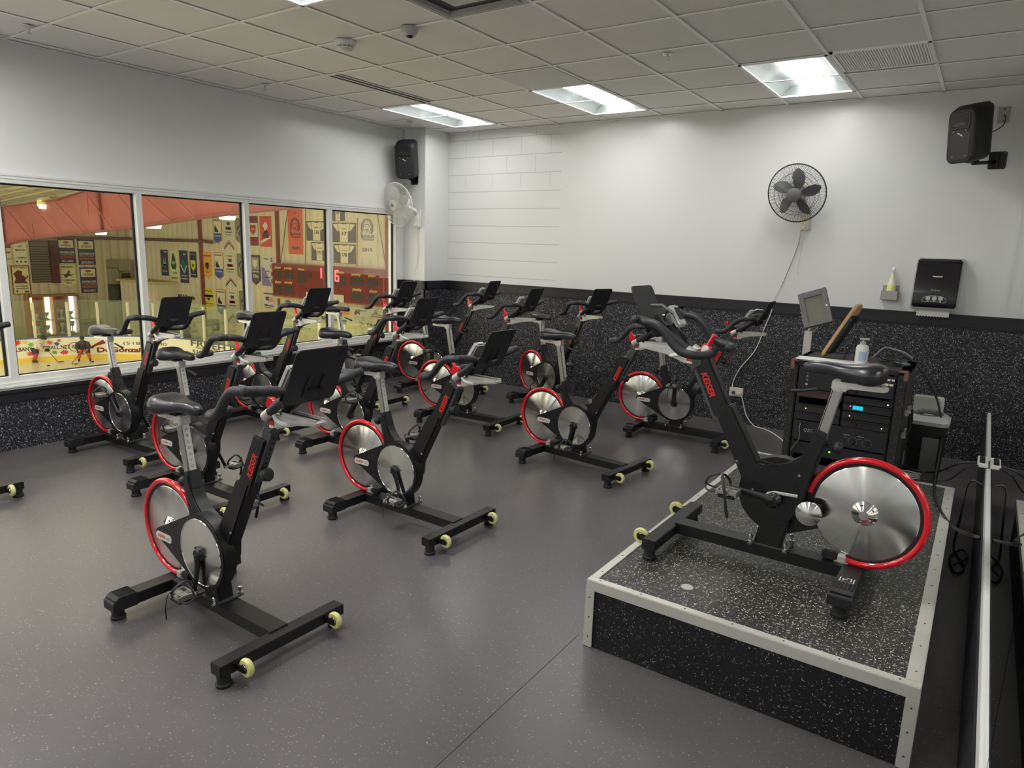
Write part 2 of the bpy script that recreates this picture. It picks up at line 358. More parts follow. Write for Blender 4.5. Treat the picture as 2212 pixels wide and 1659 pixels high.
# ------------------------------------------------------------------ room shell
XL, XR, YB, YF, ZC = -6.112, 0.156, 6.917, -3.0, 3.032
GX, GY, T = -5.389, 2.915, 0.61
struct('floor', MB().b2((XL-0.2, YF, -0.12), (XR+0.15, YB+0.15, 0)), M['floor'])
struct('wall_back', MB().b2((XL-0.12, YB, 0), (XR+0.15, YB+0.15, ZC+0.1)), M['block'])
struct('wall_right', MB().b2((XR+0.006, YF, 0), (XR+0.15, YB, ZC+0.1)), M['paint'])
struct('wall_rear', MB().b2((XL-0.12, YF-0.15, 0), (XR+0.15, YF, ZC+0.1)), M['paint'])
# left wall: solid above and below the window band
WY0, WY1, WZ0, WZ1 = -1.01, 6.335, 0.53, 2.075
wl = MB(); wl.b2((XL-0.12, YF, 0), (XL, YB, WZ0)); wl.b2((XL-0.12, YF, WZ1), (XL, YB, ZC+0.1))
wl.b2((XL-0.12, YF, WZ0), (XL, WY0, WZ1)); wl.b2((XL-0.12, WY1, WZ0), (XL, YB, WZ1))
struct('wall_left', wl, M['paint'])
struct('wall_column', MB().b2((XL, 6.475, 0), (-5.755, YB, ZC+0.05)), M['paint'], bevel=0.004)
_a, _b = onz(1250, 1371, 0), onz(930, 1668, 0); _d = (_b-_a).normalized(); _n = Vector((-_d.y, _d.x, 0))*0.0012
struct('trim_11', MB().add([tuple(_a-_n), tuple(_b-_n), tuple(_b+_n), tuple(_a+_n), tuple(_a-_n+Vector((0, 0, 0.0006))), tuple(_b-_n+Vector((0, 0, 0.0006))), tuple(_b+_n+Vector((0, 0, 0.0006))), tuple(_a+_n+Vector((0, 0, 0.0006)))], [(0, 3, 2, 1), (4, 5, 6, 7), (0, 1, 5, 4), (1, 2, 6, 5), (2, 3, 7, 6), (3, 0, 4, 7)]), M['gasket'])
# wainscot panels and chair rails
RZ = 1.235
struct('trim_1', MB().b2((-5.735, YB-0.02, 0), (XR, YB, RZ-0.10)), M['wains'])
rb = MB(); rb.b2((-5.735, YB-0.038, RZ-0.10), (XR, YB, RZ)); rb.b2((-5.735, YB-0.048, RZ-0.014), (XR, YB, RZ)); rb.b2((-5.735, YB-0.03, RZ-0.118), (XR, YB, RZ-0.10))
struct('trim_2', rb, M['blktrim'], bevel=0.003)
cw = MB(); cw.b2((XL, 6.455, 0), (-5.735, 6.475, RZ-0.1)); cw.b2((-5.755, 6.455, 0), (-5.735, YB-0.02, RZ-0.1))
struct('trim_3', cw, M['wains'])
cr = MB(); cr.b2((XL, 6.437, RZ-0.10), (-5.717, 6.475, RZ)); cr.b2((-5.755, 6.437, RZ-0.10), (-5.717, YB-0.04, RZ))
struct('trim_4', cr, M['blktrim'], bevel=0.003)
struct('trim_5', MB().b2((XL, YF, 0), (XL+0.02, 6.455, 0.375)), M['wains'])
lr = MB(); lr.b2((XL, YF, 0.375), (XL+0.035, 6.455, 0.475)); lr.b2((XL, 6.36, 0.475), (XL+0.03, 6.44, RZ)); lr.b2((XL, YF, 0.452), (XL+0.05, 6.40, 0.478))
struct('trim_6', lr, M['blktrim'], bevel=0.003)
struct('trim_7', MB().b2((XR-0.024, YF, 0), (XR+0.006, YB-0.02, 0.40)), M['blktrim'])
# window band: one structure object per window unit
YM = [1.09+1.05*k for k in range(-2, 6)]   # -1.01, 0.04, 1.09, 2.14, 3.19, 4.24, 5.29, 6.34
n_w = 0
for i in range(7):
    a, b_ = YM[i], YM[i+1]
    f = MB(); wdt = 0.026
    f.b2((XL-0.05, a, WZ0), (XL+0.022, a+wdt, WZ1)); f.b2((XL-0.05, b_-wdt, WZ0), (XL+0.022, b_, WZ1))
    f.b2((XL-0.05, a+wdt, WZ1-0.052), (XL+0.022, b_-wdt, WZ1)); f.b2((XL-0.05, a+wdt, WZ0), (XL+0.022, b_-wdt, WZ0+0.045))
    n_w += 1
    fr = struct('window_%d' % n_w, f, M['white_alu'], bevel=0.0015)
    g = MB(); zi0, zi1 = WZ0+0.045, WZ1-0.052; ya, yb = a+wdt, b_-wdt
    for (p, q) in (((ya, zi0), (ya+0.02, zi1)), ((yb-0.02, zi0), (yb, zi1)), ((ya, zi1-0.012), (yb, zi1)), ((ya, zi0), (yb, zi0+0.008))):
        g.b2((XL-0.040, p[0], p[1]), (XL-0.025, q[0], q[1]))
    g.build('window_gasket', M['gasket'], fr)
    MB().b2((XL-0.036, ya+0.005, zi0), (XL-0.030, yb-0.005, zi1)).build('window_pane', M['glass'], fr)
sl = MB(); sl.b2((XL-0.05, YF, 0.478), (XL+0.045, 6.36, 0.532)); sl.b2((XL, YF, 0.495), (XL+0.058, 6.36, 0.510)); sl.b2((XL, YF, WZ1), (XL+0.026, 6.37, WZ1+0.018)); sl.b2((XL, YF, WZ1-0.022), (XL+0.027, 6.37, WZ1-0.016))
struct('trim_8', sl, M['white_alu'], bevel=0.002)
# ceiling tiles and grid
cells_out = {}
for c0 in (0, 3, 6):
    for r_ in (4, 5): cells_out[(c0, r_)] = 1
for c0 in (3, 6):
    for r_ in (-2, -1, -8, -7): cells_out[(c0, r_)] = 1
for c in ((0, -4), (0, -3), (0, -7), (0, -8), (2, -5), (2, -4)): cells_out[c] = 1
for c in ((4, 0), (3, 3), (7, 4)): cells_out[c] = 1
cm = MB(); tb = MB()
cols = list(range(-2, 10)); rows = list(range(-10, 7))
for c in cols:
    for r_ in rows:
        x0, x1 = max(XL, GX+c*T), min(XR, GX+(c+1)*T); y0, y1 = max(YF, GY+r_*T), min(YB, GY+(r_+1)*T)
        if x1-x0 < 0.01 or y1-y0 < 0.01 or (c, r_) in cells_out: continue
        cm.b2((x0, y0, ZC+0.005), (x1, y1, ZC+0.02))
struct('ceiling', cm, M['tile'])
for c in range(-1, 10):
    x = GX+c*T
    if XL < x < XR: tb.b2((x-0.012, YF, ZC-0.003), (x+0.012, YB, ZC+0.001))
for r_ in range(-9, 7):
    y = GY+r_*T
    if YF < y < YB: tb.b2((XL, y-0.012, ZC-0.0025), (XR, y+0.012, ZC+0.001))
tb.b2((XL, YF, ZC-0.003), (XL+0.022, YB, ZC+0.001)); tb.b2((XL, YB-0.022, ZC-0.003), (XR, YB, ZC+0.001))
struct('trim_9', tb, M['tbar'])
struct('ceiling_void', MB().b2((XL-0.1, YF, ZC+0.2), (XR+0.1, YB+0.1, ZC+0.25)), M['blackm'])

# mirror on the right wall with its ledge
mr = thing('wall_mirror', 'wide frameless wall mirror above a pale ledge along the right wall', 'mirror', (XR, 2.5, 0.445))
for k, (a, b_) in enumerate(((YF+0.02, -0.71), (-0.70, 1.83), (1.84, 4.37), (4.38, YB-0.022))):
    MB().b2((-0.004, a-2.5, 0.0), (0.004, b_-2.5, 2.1)).build('mirror_panel', M['mirror'], mr)
lg = MB(); lg.prism([(XR-0.018, 0.405), (XR+0.004, 0.405), (XR+0.004, 0.444), (XR-0.014, 0.444)], YF, YB-0.03, 'xz')
struct('trim_10', lg, M['white_alu'], bevel=0.002)

# ------------------------------------------------------------------ ceiling fixtures
def troffer(c0, r0, label, grp='recessed ceiling lights'):
    x = GX+(c0+0.5)*T; y = GY+(r0+1)*T
    t = thing('ceiling_light', label, 'light', (x, y, ZC), 0, grp)
    hw, hl = T/2, T
    f = MB()
    for (a, b_) in (((-hw, -hl), (-hw+0.022, hl)), ((hw-0.022, -hl), (hw, hl)), ((-hw, -hl), (hw, -hl+0.022)), ((-hw, hl-0.022), (hw, hl))):
        f.b2((a[0], a[1], -0.007), (b_[0], b_[1], 0.012))
    f.build('frame', M['tbar'], t)
    rf = MB()
    for s in (-1, 1):
        P = [(s*(hw-0.022), 0.0), (s*(hw-0.06), 0.045), (s*(hw-0.11), 0.07), (s*0.125, 0.075), (s*0.125, 0.085), (s*(hw-0.115), 0.08), (s*(hw-0.068), 0.055), (s*(hw-0.022), 0.012)]
        rf.prism(P, -hl+0.02, hl-0.02, 'xz')
    for s in (-1, 1): rf.prism([(s*(hl-0.02), 0), (s*(hl-0.05), 0.085), (s*(hl-0.04), 0.09), (s*(hl-0.01), 0.01)], -hw+0.02, hw-0.02, 'yz')
    rf.b2((-hw, -hl, 0.09), (hw, hl, 0.095))
    rf.build('reflector', M['trofr'], t)
    ln = MB(); ln.prism([(-0.115, 0.072), (-0.11, 0.052), (-0.05, 0.046), (0, 0.044), (0.05, 0.046), (0.11, 0.052), (0.115, 0.072)], -hl+0.045, hl-0.045, 'xz')
    ln.build('lens', M['lamp'] if r0 > 0 else M['lamp2'], t)
    return t
troffer(0, 4, 'ceiling light panel nearest the left wall, in front of the corner column')
troffer(3, 4, 'ceiling light panel in the middle of the far row, between the two others')
troffer(6, 4, 'rightmost ceiling light panel of the far row, next to the slotted return grille')
troffer(3, -2, 'ceiling light panel cut by the top edge, left of the square air diffuser')
troffer(6, -2, 'ceiling light panel above the platform outside the photo, second row')
troffer(3, -8, 'ceiling light panel behind the camera toward the room centre')
troffer(6, -8, 'ceiling light panel behind the camera nearest the mirror')
troffer(0, -4, 'ceiling light panel near the left wall outside the photo')
troffer(0, -8, 'added ceiling light panel at the rear left behind the camera')  # extra panel out of view, added to brighten the floor
troffer(2, -5, 'added ceiling light panel left of centre, out of view')  # unseen panel put in only to lift the dim left wall
# slot diffuser
sd = thing('slot_diffuser', 'long black two-slot air diffuser in the ceiling beside the left light', 'vent', (GX+1.10*T, GY+3*T, ZC))
q = MB(); q.b2((-0.06, -T, -0.005), (0.06, T, 0.0)); q.build('frame', M['tbar'], sd)
for s in (-1, 1): MB().b2((s*0.032-0.019, -T+0.02, -0.007), (s*0.032+0.019, T-0.02, -0.0045)).build('slot', M['gasket'], sd)
# square diffuser
dq = thing('air_diffuser', 'square metal air diffuser with curved vanes at the top edge of the ceiling', 'vent', (GX+4.5*T, GY+0.5*T, ZC))
q = MB()
for s0, s1, z in ((0.30, 0.27, -0.004), (0.255, 0.245, -0.006)):
    for k in range(4):
        a = k*PI/2; mm = Matrix.Rotation(a, 4, 'Z')
        q.add([(-s0, -s0, z), (s0, -s0, z), (s1, -s1, z+0.001), (-s1, -s1, z+0.001), (-s0, -s0, 0.02), (s0, -s0, 0.02), (s1, -s1, 0.02), (-s1, -s1, 0.02)], [(0, 1, 2, 3), (4, 7, 6, 5), (0, 4, 5, 1), (3, 2, 6, 7)], mm)
q.build('frame', M['ltgrey'], dq)
q = MB(); q.b2((-0.27, -0.27, 0.03), (0.27, 0.27, 0.04)); q.build('backplate', M['grey'], dq)
for k in range(6):
    v = MB(); x = -0.06+0.045*k
    v.tube([(x, -0.12, 0.005), (x-0.01, -0.02, -0.008), (x-0.03, 0.10, -0.002), (x-0.05, 0.17, 0.012)], [0.004, 0.018, 0.014, 0.003], 8, sq=1.2); v.build('vane', M['whitepl'], dq)
# perforated grille and slotted grille
pg = thing('perforated_grille', 'perforated square ceiling grille beside the middle light', 'vent', (GX+3.5*T, GY+3.5*T, ZC))
def perf():
    m, nt, b = nmat('perforated_panel'); N = nt.nodes; L = nt.links
    tc = N.new('ShaderNodeTexCoord'); vo = N.new('ShaderNodeTexVoronoi'); vo.inputs['Scale'].default_value = 62; vo.inputs['Randomness'].default_value = 0
    L.new(tc.outputs['Object'], vo.inputs['Vector']); lt = N.new('ShaderNodeMath'); lt.operation = 'LESS_THAN'; lt.inputs[1].default_value = 0.33; L.new(vo.outputs['Distance'], lt.inputs[0])
    mx = N.new('ShaderNodeMix'); mx.data_type = 'RGBA'; mx.inputs[6].default_value = (0.62, 0.61, 0.59, 1); mx.inputs[7].default_value = (0.10, 0.10, 0.10, 1); L.new(lt.outputs[0], mx.inputs[0]); L.new(mx.outputs[2], b.inputs['Base Color']); return m
M['perf'] = perf()
MB().b2((-0.29, -0.29, -0.006), (0.29, 0.29, 0.004)).build('panel', M['perf'], pg)
rgx = thing('return_grille', 'square slotted return-air grille beside the rightmost ceiling light', 'vent', (GX+7.52*T, GY+4.42*T, ZC))
q = MB()
for (a, b_) in (((-0.30, -0.285), (-0.28, 0.285)), ((0.28, -0.285), (0.30, 0.285)), ((-0.3, -0.285), (0.3, -0.265)), ((-0.3, 0.265), (0.3, 0.285))): q.b2((a[0], a[1], -0.006), (b_[0], b_[1], 0.01))
q.build('frame', M['tbar'], rgx)
MB().b2((-0.305, -0.30, 0.02), (0.305, 0.30, 0.022)).build('backing', M['gasket'], rgx)
q = MB()
for k in range(34): q.box((-0.27+k*0.0164, 0, 0.003), (0.0085, 0.54, 0.012), (0, 0.5, 0))
q.build('louvre_blades', M['tbar'], rgx)
def detector(c, r_, label):
    t = thing('smoke_detector', label, 'smoke detector', (GX+c*T, GY+r_*T, ZC-0.002), 0)
    MB().lathe([(0.072, 0), (0.075, -0.012), (0.070, -0.028), (0.058, -0.032)], (0, 0, 0), n=32).build('base', M['whitepl'], t)
    MB().lathe([(0.056, -0.03), (0.056, -0.042)], (0, 0, 0), n=32).build('vent_ring', M['gasket'], t)
    q = MB(); q.lathe([(0.058, -0.034), (0.058, -0.038)], (0, 0, 0), n=32); q.lathe([(0.056, -0.041), (0.054, -0.052), (0.040, -0.062), (0.0, -0.066)], (0, 0, 0), n=32)
    for k in range(12): a = k*PI/6; q.box((0.056*math.cos(a), 0.056*math.sin(a), -0.036), (0.004, 0.006, 0.014), (0, 0, a))
    q.build('cap', M['whitepl'], t)
detector(2.47, 1.01, 'round white smoke detector left of the plain one, with dark slots')
t = thing('motion_sensor', 'small round grey ceiling sensor beside the square air diffuser', 'sensor', (GX+3.47*T, GY+1.0*T, ZC-0.002))
MB().lathe([(0.058, 0), (0.058, -0.012), (0.050, -0.034), (0.034, -0.050)], (0, 0, 0), n=28).build('housing', M['ltgrey'], t)
MB().lathe([(0.024, -0.048), (0.018, -0.058), (0, -0.062)], (0, 0, 0), n=20).build('lens', M['blackm'], t)
def sprinkler(c, r_, label):
    t = thing('fire_sprinkler', label, 'sprinkler', (GX+c*T, GY+r_*T, ZC-0.001), 0, 'pendant sprinklers in the ceiling')
    MB().lathe([(0.036, 0), (0.034, -0.004), (0.015, -0.006)], (0, 0, 0), n=24).build('escutcheon', M['cast'], t)
    q = MB(); q.lathe([(0.009, -0.004), (0.009, -0.02)], (0, 0, 0), n=12)
    q.tube([(0.009, 0, -0.018), (0.014, 0, -0.032), (0.004, 0, -0.046)], 0.0025, 6); q.tube([(-0.009, 0, -0.018), (-0.014, 0, -0.032), (-0.004, 0, -0.046)], 0.0025, 6)
    q.lathe([(0.016, -0.046), (0.016, -0.049)], (0, 0, 0), n=16); q.build('head', M['cast'], t)
sprinkler(-0.26, -1.09, 'ceiling sprinkler at the far upper left, near the left wall')
sprinkler(-0.28, 1.96, 'ceiling sprinkler left of the black slot diffuser')
sprinkler(-0.38, 5.15, 'ceiling sprinkler just left of the light over the corner column')
sprinkler(5.45, 3.16, 'ceiling sprinkler between the two right-hand light panels')

# ------------------------------------------------------------------ platform
PX0, PX1, PY0, PY1, PZ = -1.225, -0.005, 2.42, 4.875, 0.30
pf = thing('instructor_platform', 'low black speckled rubber platform with aluminium edging', 'platform', (-0.615, 3.65, 0))
MBp = lambda: MB()
def L_(a): return (a[0]+0.615, a[1]-3.65, a[2])
MB().b2(L_((PX0+0.004, PY0+0.004, 0.004)), L_((PX1-0.004, PY1-0.004, PZ-0.004))).build('side_panels', M['side'], pf)
MB().b2(L_((PX0+0.03, PY0+0.03, PZ-0.004)), L_((PX1-0.03, PY1-0.03, PZ+0.003))).build('rubber_top', M['deck'], pf)
def angle_trim(a, b_, nm='edge_trim'):
    q = MB(); q.b2(L_(a), L_(b_)); o = q.build(nm, M['alu'], pf, bevel=0.0015); return o
tz0, tz1 = PZ-0.038, PZ+0.007
angle_trim((PX0-0.004, PY0-0.004, tz0), (PX1+0.004, PY0, tz1)); angle_trim((PX0-0.004, PY0, PZ+0.0035), (PX1+0.004, PY0+0.034, tz1))
angle_trim((PX0-0.004, PY0, tz0), (PX0, PY1+0.004, tz1)); angle_trim((PX0, PY0+0.034, PZ+0.0035), (PX0+0.034, PY1, tz1))
angle_trim((PX1, PY0, tz0), (PX1+0.004, PY1+0.004, tz1)); angle_trim((PX1-0.045, PY0+0.034, PZ+0.0035), (PX1, PY1, tz1))
angle_trim((PX0+0.034, PY1-0.034, PZ+0.0035), (-1.02, PY1, tz1)); angle_trim((-0.33, PY1-0.034, PZ+0.0035), (PX1-0.045, PY1, tz1))
for (x, y) in ((PX0-0.004, PY0-0.005), (PX1-0.036, PY0-0.005)): angle_trim((x, y, 0.002), (x+0.04, y+0.004, tz0), 'corner_trim')
for (x, y) in ((PX0-0.005, PY0-0.005), (PX1+0.001, PY0-0.005)): angle_trim((x, y, 0.002), (x+0.004, y+0.04, tz0), 'corner_trim')
q = MB()
for k in range(13): q.lathe([(0.004, 0), (0.003, 0.0015)], L_((PX1-0.020, PY0+0.1+0.19*k, tz1)), n=10)
for k in range(7): q.lathe([(0.004, 0), (0.003, 0.0015)], L_((PX0+0.05+0.185*k, PY0+0.017, tz1)), n=10)
for k in range(12): q.lathe([(0.004, 0), (0.003, 0.0015)], L_((PX0+0.017, PY0+0.1+0.2*k, tz1)), n=10)
for (x, y) in ((PX0+0.016, PY0-0.005), (PX1-0.016, PY0-0.005)):
    for z in (0.05, 0.14, 0.23): q.lathe([(0.004, 0), (0.003, 0.0015)], L_((x, y, z)), (0, -1, 0), n=10)
q.build('screw_heads', M['dkgrey'], pf)
tag(MB().lathe([(0.0, 0.0), (0.026, 0), (0.026, 0.0009), (0, 0.0012)], (PX0+0.36, PY0+0.20, PZ+0.0035), n=20, cap=False).build('white_smudge', M['ltgrey']), 'small pale smudge stuck on the near left of the platform top', 'smudge')

# ------------------------------------------------------------------ exercise bikes
# bike space: x forward, y to the rider's left, z up, origin on the floor under the middle of the base
HUB = (-0.425, 0.337); PUL = (-0.080, 0.330)
def xz_m(x, z, y, right=True, rot=0.0, flip=False):
    """matrix laying text on a vertical side face; right=True -> readable from the rider's right side"""
    X = Vector((math.cos(rot), 0, math.sin(rot))) if right else Vector((-math.cos(rot), 0, math.sin(rot)))
    Y = Vector((-math.sin(rot), 0, math.cos(rot))) if right else Vector((math.sin(rot), 0, math.cos(rot)))
    return frame_m((x, y, z), X, Y)
def hull_outline():
    cx, cz = PUL; rr = 0.172; ax, az, ar = -0.432, 0.330, 0.020
    d = math.hypot(cx-ax, cz-az); th = math.acos((rr-ar)/d); base = math.atan2(cz-az, cx-ax)
    up = base+PI-th; P = []
    a0 = math.degrees(base+PI-th); 
    # big arc from upper tangent clockwise round the front to the lower tangent
    A = math.degrees(base)+180-math.degrees(th); B = math.degrees(base)+180+math.degrees(th)-360
    for i in range(41):
        a = R(A+(B-A)*i/40); P.append((cx+rr*math.cos(a), cz+rr*math.sin(a)))
    for i in range(9):
        a = R(B+(A-360-B)*0)
        b = R(B-(2*math.degrees(th))*i/8*1.0) if False else R((math.degrees(base)+180+math.degrees(th))-(2*math.degrees(th))*i/8)
        P.append((ax+ar*math.cos(b), az+ar*math.sin(b)))
    return P
def make_bike(name, label, group):
    t = thing(name, label, 'exercise bike', (0, 0, 0), 0, group)
    # base
    q = MB()
    q.b2((-0.39, -0.045, 0.052), (0.36, 0.045, 0.104))
    q.b2((-0.452, -0.305, 0.052), (-0.372, 0.305, 0.104))
    q.b2((0.345, -0.300, 0.050), (0.410, 0.300, 0.098))
    for s in (-1, 1):
        for y_ in (0.196, 0.234): q.b2((0.40, s*y_-0.003, 0.058), (0.462, s*y_+0.003, 0.088))
    base = q.build('base_frame', M['black'], t, bevel=0.004)
    for s in (-1, 1):
        e = MB(); e.loft([[(-0.456, s*0.312, 0.050), (-0.368, s*0.312, 0.050), (-0.368, s*0.312, 0.090), (-0.456, s*0.312, 0.090)],
                          [(-0.456, s*0.285, 0.050), (-0.368, s*0.285, 0.050), (-0.368, s*0.285, 0.114), (-0.456, s*0.285, 0.114)],
                          [(-0.456, s*0.205, 0.050), (-0.368, s*0.205, 0.050), (-0.368, s*0.205, 0.112), (-0.456, s*0.205, 0.112)]])
        for k in range(6): e.b2((-0.450+0.0135*k, s*0.21, 0.108), (-0.444+0.0135*k, s*0.284, 0.1165))
        e.build('end_cap', M['blackm'], base, bevel=0.002)
    for x, y in ((-0.412, -0.275), (-0.412, 0.275), (0.382, -0.27), (0.382, 0.27)):
        MB().lathe([(0.030, 0), (0.032, 0.012), (0.026, 0.016), (0.026, 0.054)], (x, y, 0), n=16).build('rubber_foot', M['rubber'], base)
    for s in (-1, 1):
        wq = MB(); wq.lathe([(0.018, -0.012), (0.033, -0.011), (0.037, -0.005), (0.038, 0), (0.037, 0.005), (0.033, 0.011), (0.018, 0.012)], (0.450, s*0.215, 0.072), (0, 1, 0), n=24)
        wo = wq.build('transport_wheel', M['wheel'], base)
        hq = MB(); hq.lathe([(0.019, -0.0125), (0.019, 0.0125)], (0.450, s*0.215, 0.072), (0, 1, 0), n=18)
        hq.build('wheel_bearing', M['blackm'], base)
        hq = MB(); hq.lathe([(0.003, -0.022), (0.008, -0.021), (0.009, -0.013), (0.006, -0.012), (0.006, 0.012), (0.009, 0.013), (0.008, 0.021), (0.003, 0.022)], (0.450, s*0.215, 0.072), (0, 1, 0), n=12)
        for sg in (-1, 1): hq.tube([(0.450+0.0145*math.cos(k*PI/8), s*0.215+sg*0.0127, 0.072+0.0145*math.sin(k*PI/8)) for k in range(16)], 0.0012, 5, closed=True)
        hq.build('axle', M['chrome'], base)
    # frame
    q = MB()
    q.prism([(0.240, 0.705), (0.078, 0.395), (0.072, 0.33), (0.03, 0.25), (-0.12, 0.20), (-0.185, 0.30), (-0.213, 0.45), (-0.254, 0.625), (-0.210, 0.648), (-0.196, 0.60), (-0.180, 0.562), (-0.155, 0.525), (-0.12, 0.498), (-0.08, 0.480), (-0.045, 0.470), (-0.01, 0.462), (0.012, 0.470), (0.150, 0.705)], -0.033, 0.033)
    q.prism([(0.352, 0.905), (0.222, 0.640), (0.150, 0.680), (0.278, 0.920)], -0.028, 0.028)
    q.prism([(-0.006, 0.102), (-0.116, 0.102), (-0.150, 0.24), (-0.030, 0.24)], -0.036, 0.036)
    fr = q.build('frame', M['black'], t, bevel=0.006)
    q = MB()
    for k in range(5):
        z = 0.330+0.026*k
        q.prism([(0.040-0.004*k, z+0.055), (-0.165, z+0.040), (-0.165, z+0.034), (0.040-0.004*k, z+0.049)], 0.0325, 0.0355)
    q.build('vent_ribs', M['black'], fr)
    q = MB()
    for (x, z) in ((0.10, 0.46), (-0.165, 0.45), (0.02, 0.345)):
        for s in (-1, 1): q.lathe([(0.006, 0), (0.005, 0.003), (0.002, 0.003)], (x, s*0.033, z), (0, s, 0), n=10)
    q.build('frame_bolt', M['steel'], fr)
    a = math.atan2(0.915-0.70, 0.275-0.170)+R(0)
    for s in (-1, 1):
        q = MB(); cx, cz = (0.263, 0.785)
        mm = xz_m(cx, cz, s*0.0290, right=(s < 0), rot=(a if s < 0 else -a))
        q.text('KEISER', 0.040, mm, bold=0.03, shear=0.18, width=0.118)
        tag(q.build('brand_lettering', M['redtxt'], fr), 'red brand lettering')
    # clamp plates and bolts on the base
    q = MB()
    for x in (0.0, -0.147): q.b2((x-0.010, -0.075, 0.104), (x+0.010, 0.075, 0.112))
    q.b2((-0.147, -0.05, 0.104), (0.0, 0.05, 0.108))
    cp = q.build('clamp_plate', M['dkgrey'], t, bevel=0.002)
    for x in (0.0, -0.147):
        for s in (-1, 1):
            MB().lathe([(0.011, 0.112), (0.011, 0.122), (0.006, 0.123), (0.006, 0.134), (0.010, 0.136), (0.010, 0.146), (0.004, 0.150)], (x, s*0.062, 0), n=12).build('clamp_bolt', M['chrome'], cp)
    # flywheel
    q = MB(); q.lathe([(0.0, -0.005), (0.193, -0.005), (0.197, -0.003), (0.197, 0.003), (0.193, 0.005), (0.0, 0.005)], (0, 0, 0), (0, 1, 0), n=72, cap=False)
    fw = q.build('flywheel', M['spun'], t); fw.location = (HUB[0], 0, HUB[1])
    for s in (-1, 1):
        q = MB(); q.lathe([(0.052, 0), (0.050, 0.006), (0.020, 0.026), (0.018, 0.030), (0.0, 0.030)], (0, s*0.004, 0), (0, s, 0), n=36, cap=False)
        for o_ in (q.build('hub_cone', M['spun'], fw),): pass
        q = MB()
        for k in range(5): an = 2*PI*k/5; q.lathe([(0.005, 0), (0.005, 0.002)], (0.037*math.cos(an), s*0.0175, 0.037*math.sin(an)), (0, s, 0), n=8)
        q.build('hub_screws', M['gasket'], fw)
    arc = [(HUB[0]+0.222*math.cos(R(an)), 0, HUB[1]+0.222*math.sin(R(an))) for an in range(12, 292, 5)]
    gd = MB().tube(arc, 0.0135, 12).build('flywheel_guard', M['red'], t)
    arc2 = [(HUB[0]+0.206*math.cos(R(an)), 0, HUB[1]+0.206*math.sin(R(an))) for an in range(20, 288, 6)]
    MB().tube(arc2, 0.0045, 6, sq=2.2).build('inner_band', M['gasket'], gd)
    q = MB(); ex, ez = arc[-1][0], arc[-1][2]
    q.box((ex-0.004, 0, ez-0.004), (0.034, 0.036, 0.034)); q.box((ex-0.002, 0, 0.108), (0.06, 0.03, 0.010))
    q.build('guard_clamp', M['cast'], gd, bevel=0.004)
    q = MB(); q.box((ex+0.045, 0, 0.125), (0.06, 0.035, 0.035)); q.build('clamp_pad', M['blackm'], gd, bevel=0.006)
    # magnet flange on the left
    q = MB(); q.lathe([(0.052, 0), (0.052, 0.010), (0.022, 0.026), (0.0, 0.026)], (-0.222, 0.046, 0.300), (0, 1, 0), n=36, cap=False)
    fl = q.build('idler_flange', M['spun'], t)
    MB().b2((-0.245, 0.02, 0.28), (-0.200, 0.046, 0.32)).build('flange_mount', M['blackm'], t)
    q = MB(); q.tube([(-0.035, 0.042, 0.325), (-0.05, 0.044, 0.348), (-0.078, 0.045, 0.358), (-0.17, 0.045, 0.362)], 0.007, 8, sq=0.7); q.build('cable_strap', M['ltgrey'], t)
    # chain guard on the right
    P = hull_outline()
    q = MB(); q.prism(P, -0.004, -0.066); cg = q.build('chain_guard', M['black'], t, bevel=0.005, smooth=25)
    q = MB(); q.tube([(PUL[0]+0.150*math.cos(2*PI*k/48), -0.0675, PUL[1]+0.150*math.sin(2*PI*k/48)) for k in range(48)], 0.0028, 6, closed=True); q.build('rim_ring', M['chrome'], cg)
    q = MB(); q.lathe([(0.149, 0), (0.149, 0.0015), (0.0, 0.0030)], (0, 0, 0), (0, -1, 0), n=64, cap=False)
    cw_ = q.build('pulley_disc', M['spun'], cg); cw_.location = (PUL[0], -0.0665, PUL[1])
    q = MB()
    for k in range(6):
        z = 0.01+0.020*k
        for s in (-1, 1):
            zz = 0.330+s*(0.028+0.017*k); x0 = -0.425+0.045*(k+1)*1.15; x1 = -0.250
            if x0 < x1: q.b2((x0, -0.0675, zz-0.002), (x1, -0.0655, zz+0.002))
    q.build('guard_ribs', M['blackm'], cg)
    q = MB(); q.prism([(x-0.375, z+0.322) for x, z in [(c*1, d*1) for c, d in (rect(0.128, 0.036, 0.016, 4))]], -0.0655, -0.0685)
    pl = q.build('badge', M['scale'], cg)
    q = MB(); q.text('KEISER', 0.017, xz_m(-0.392, 0.322, -0.0690), bold=0.03, shear=0.15, width=0.062); tag(q.build('badge_lettering', M['redtxt'], cg), 'red badge lettering')
    q = MB(); q.text('m3', 0.020, xz_m(-0.340, 0.321, -0.0690), shear=0.2, width=0.022); q.build('badge_model_lettering', M['dkgrey'], cg)
    # cranks
    for s in (-1, 1):
        c = MB(); y = s*0.082
        c.tube([(0, y, 0), (0.05, y, 0.004), (0.11, y+s*0.004, 0.004), (0.172, y+s*0.010, 0)], [0.021, 0.017, 0.013, 0.014], 10, sq=0.65)
        c.lathe([(0.034, -0.014), (0.034, -0.005), (0.026, 0.004), (0.020, 0.012), (0.0, 0.012)], (0, s*0.078, 0), (0, s, 0), n=24)
        for k in range(5): an = 2*PI*k/5; c.lathe([(0.005, 0), (0.005, 0.006)], (0.028*math.cos(an), s*0.078, 0.028*math.sin(an)), (0, s, 0), n=8)
        co = c.build('crank_arm', M['black'], t, smooth=40); co.location = (PUL[0], 0, PUL[1]); co['side'] = s
        yp = s*0.150
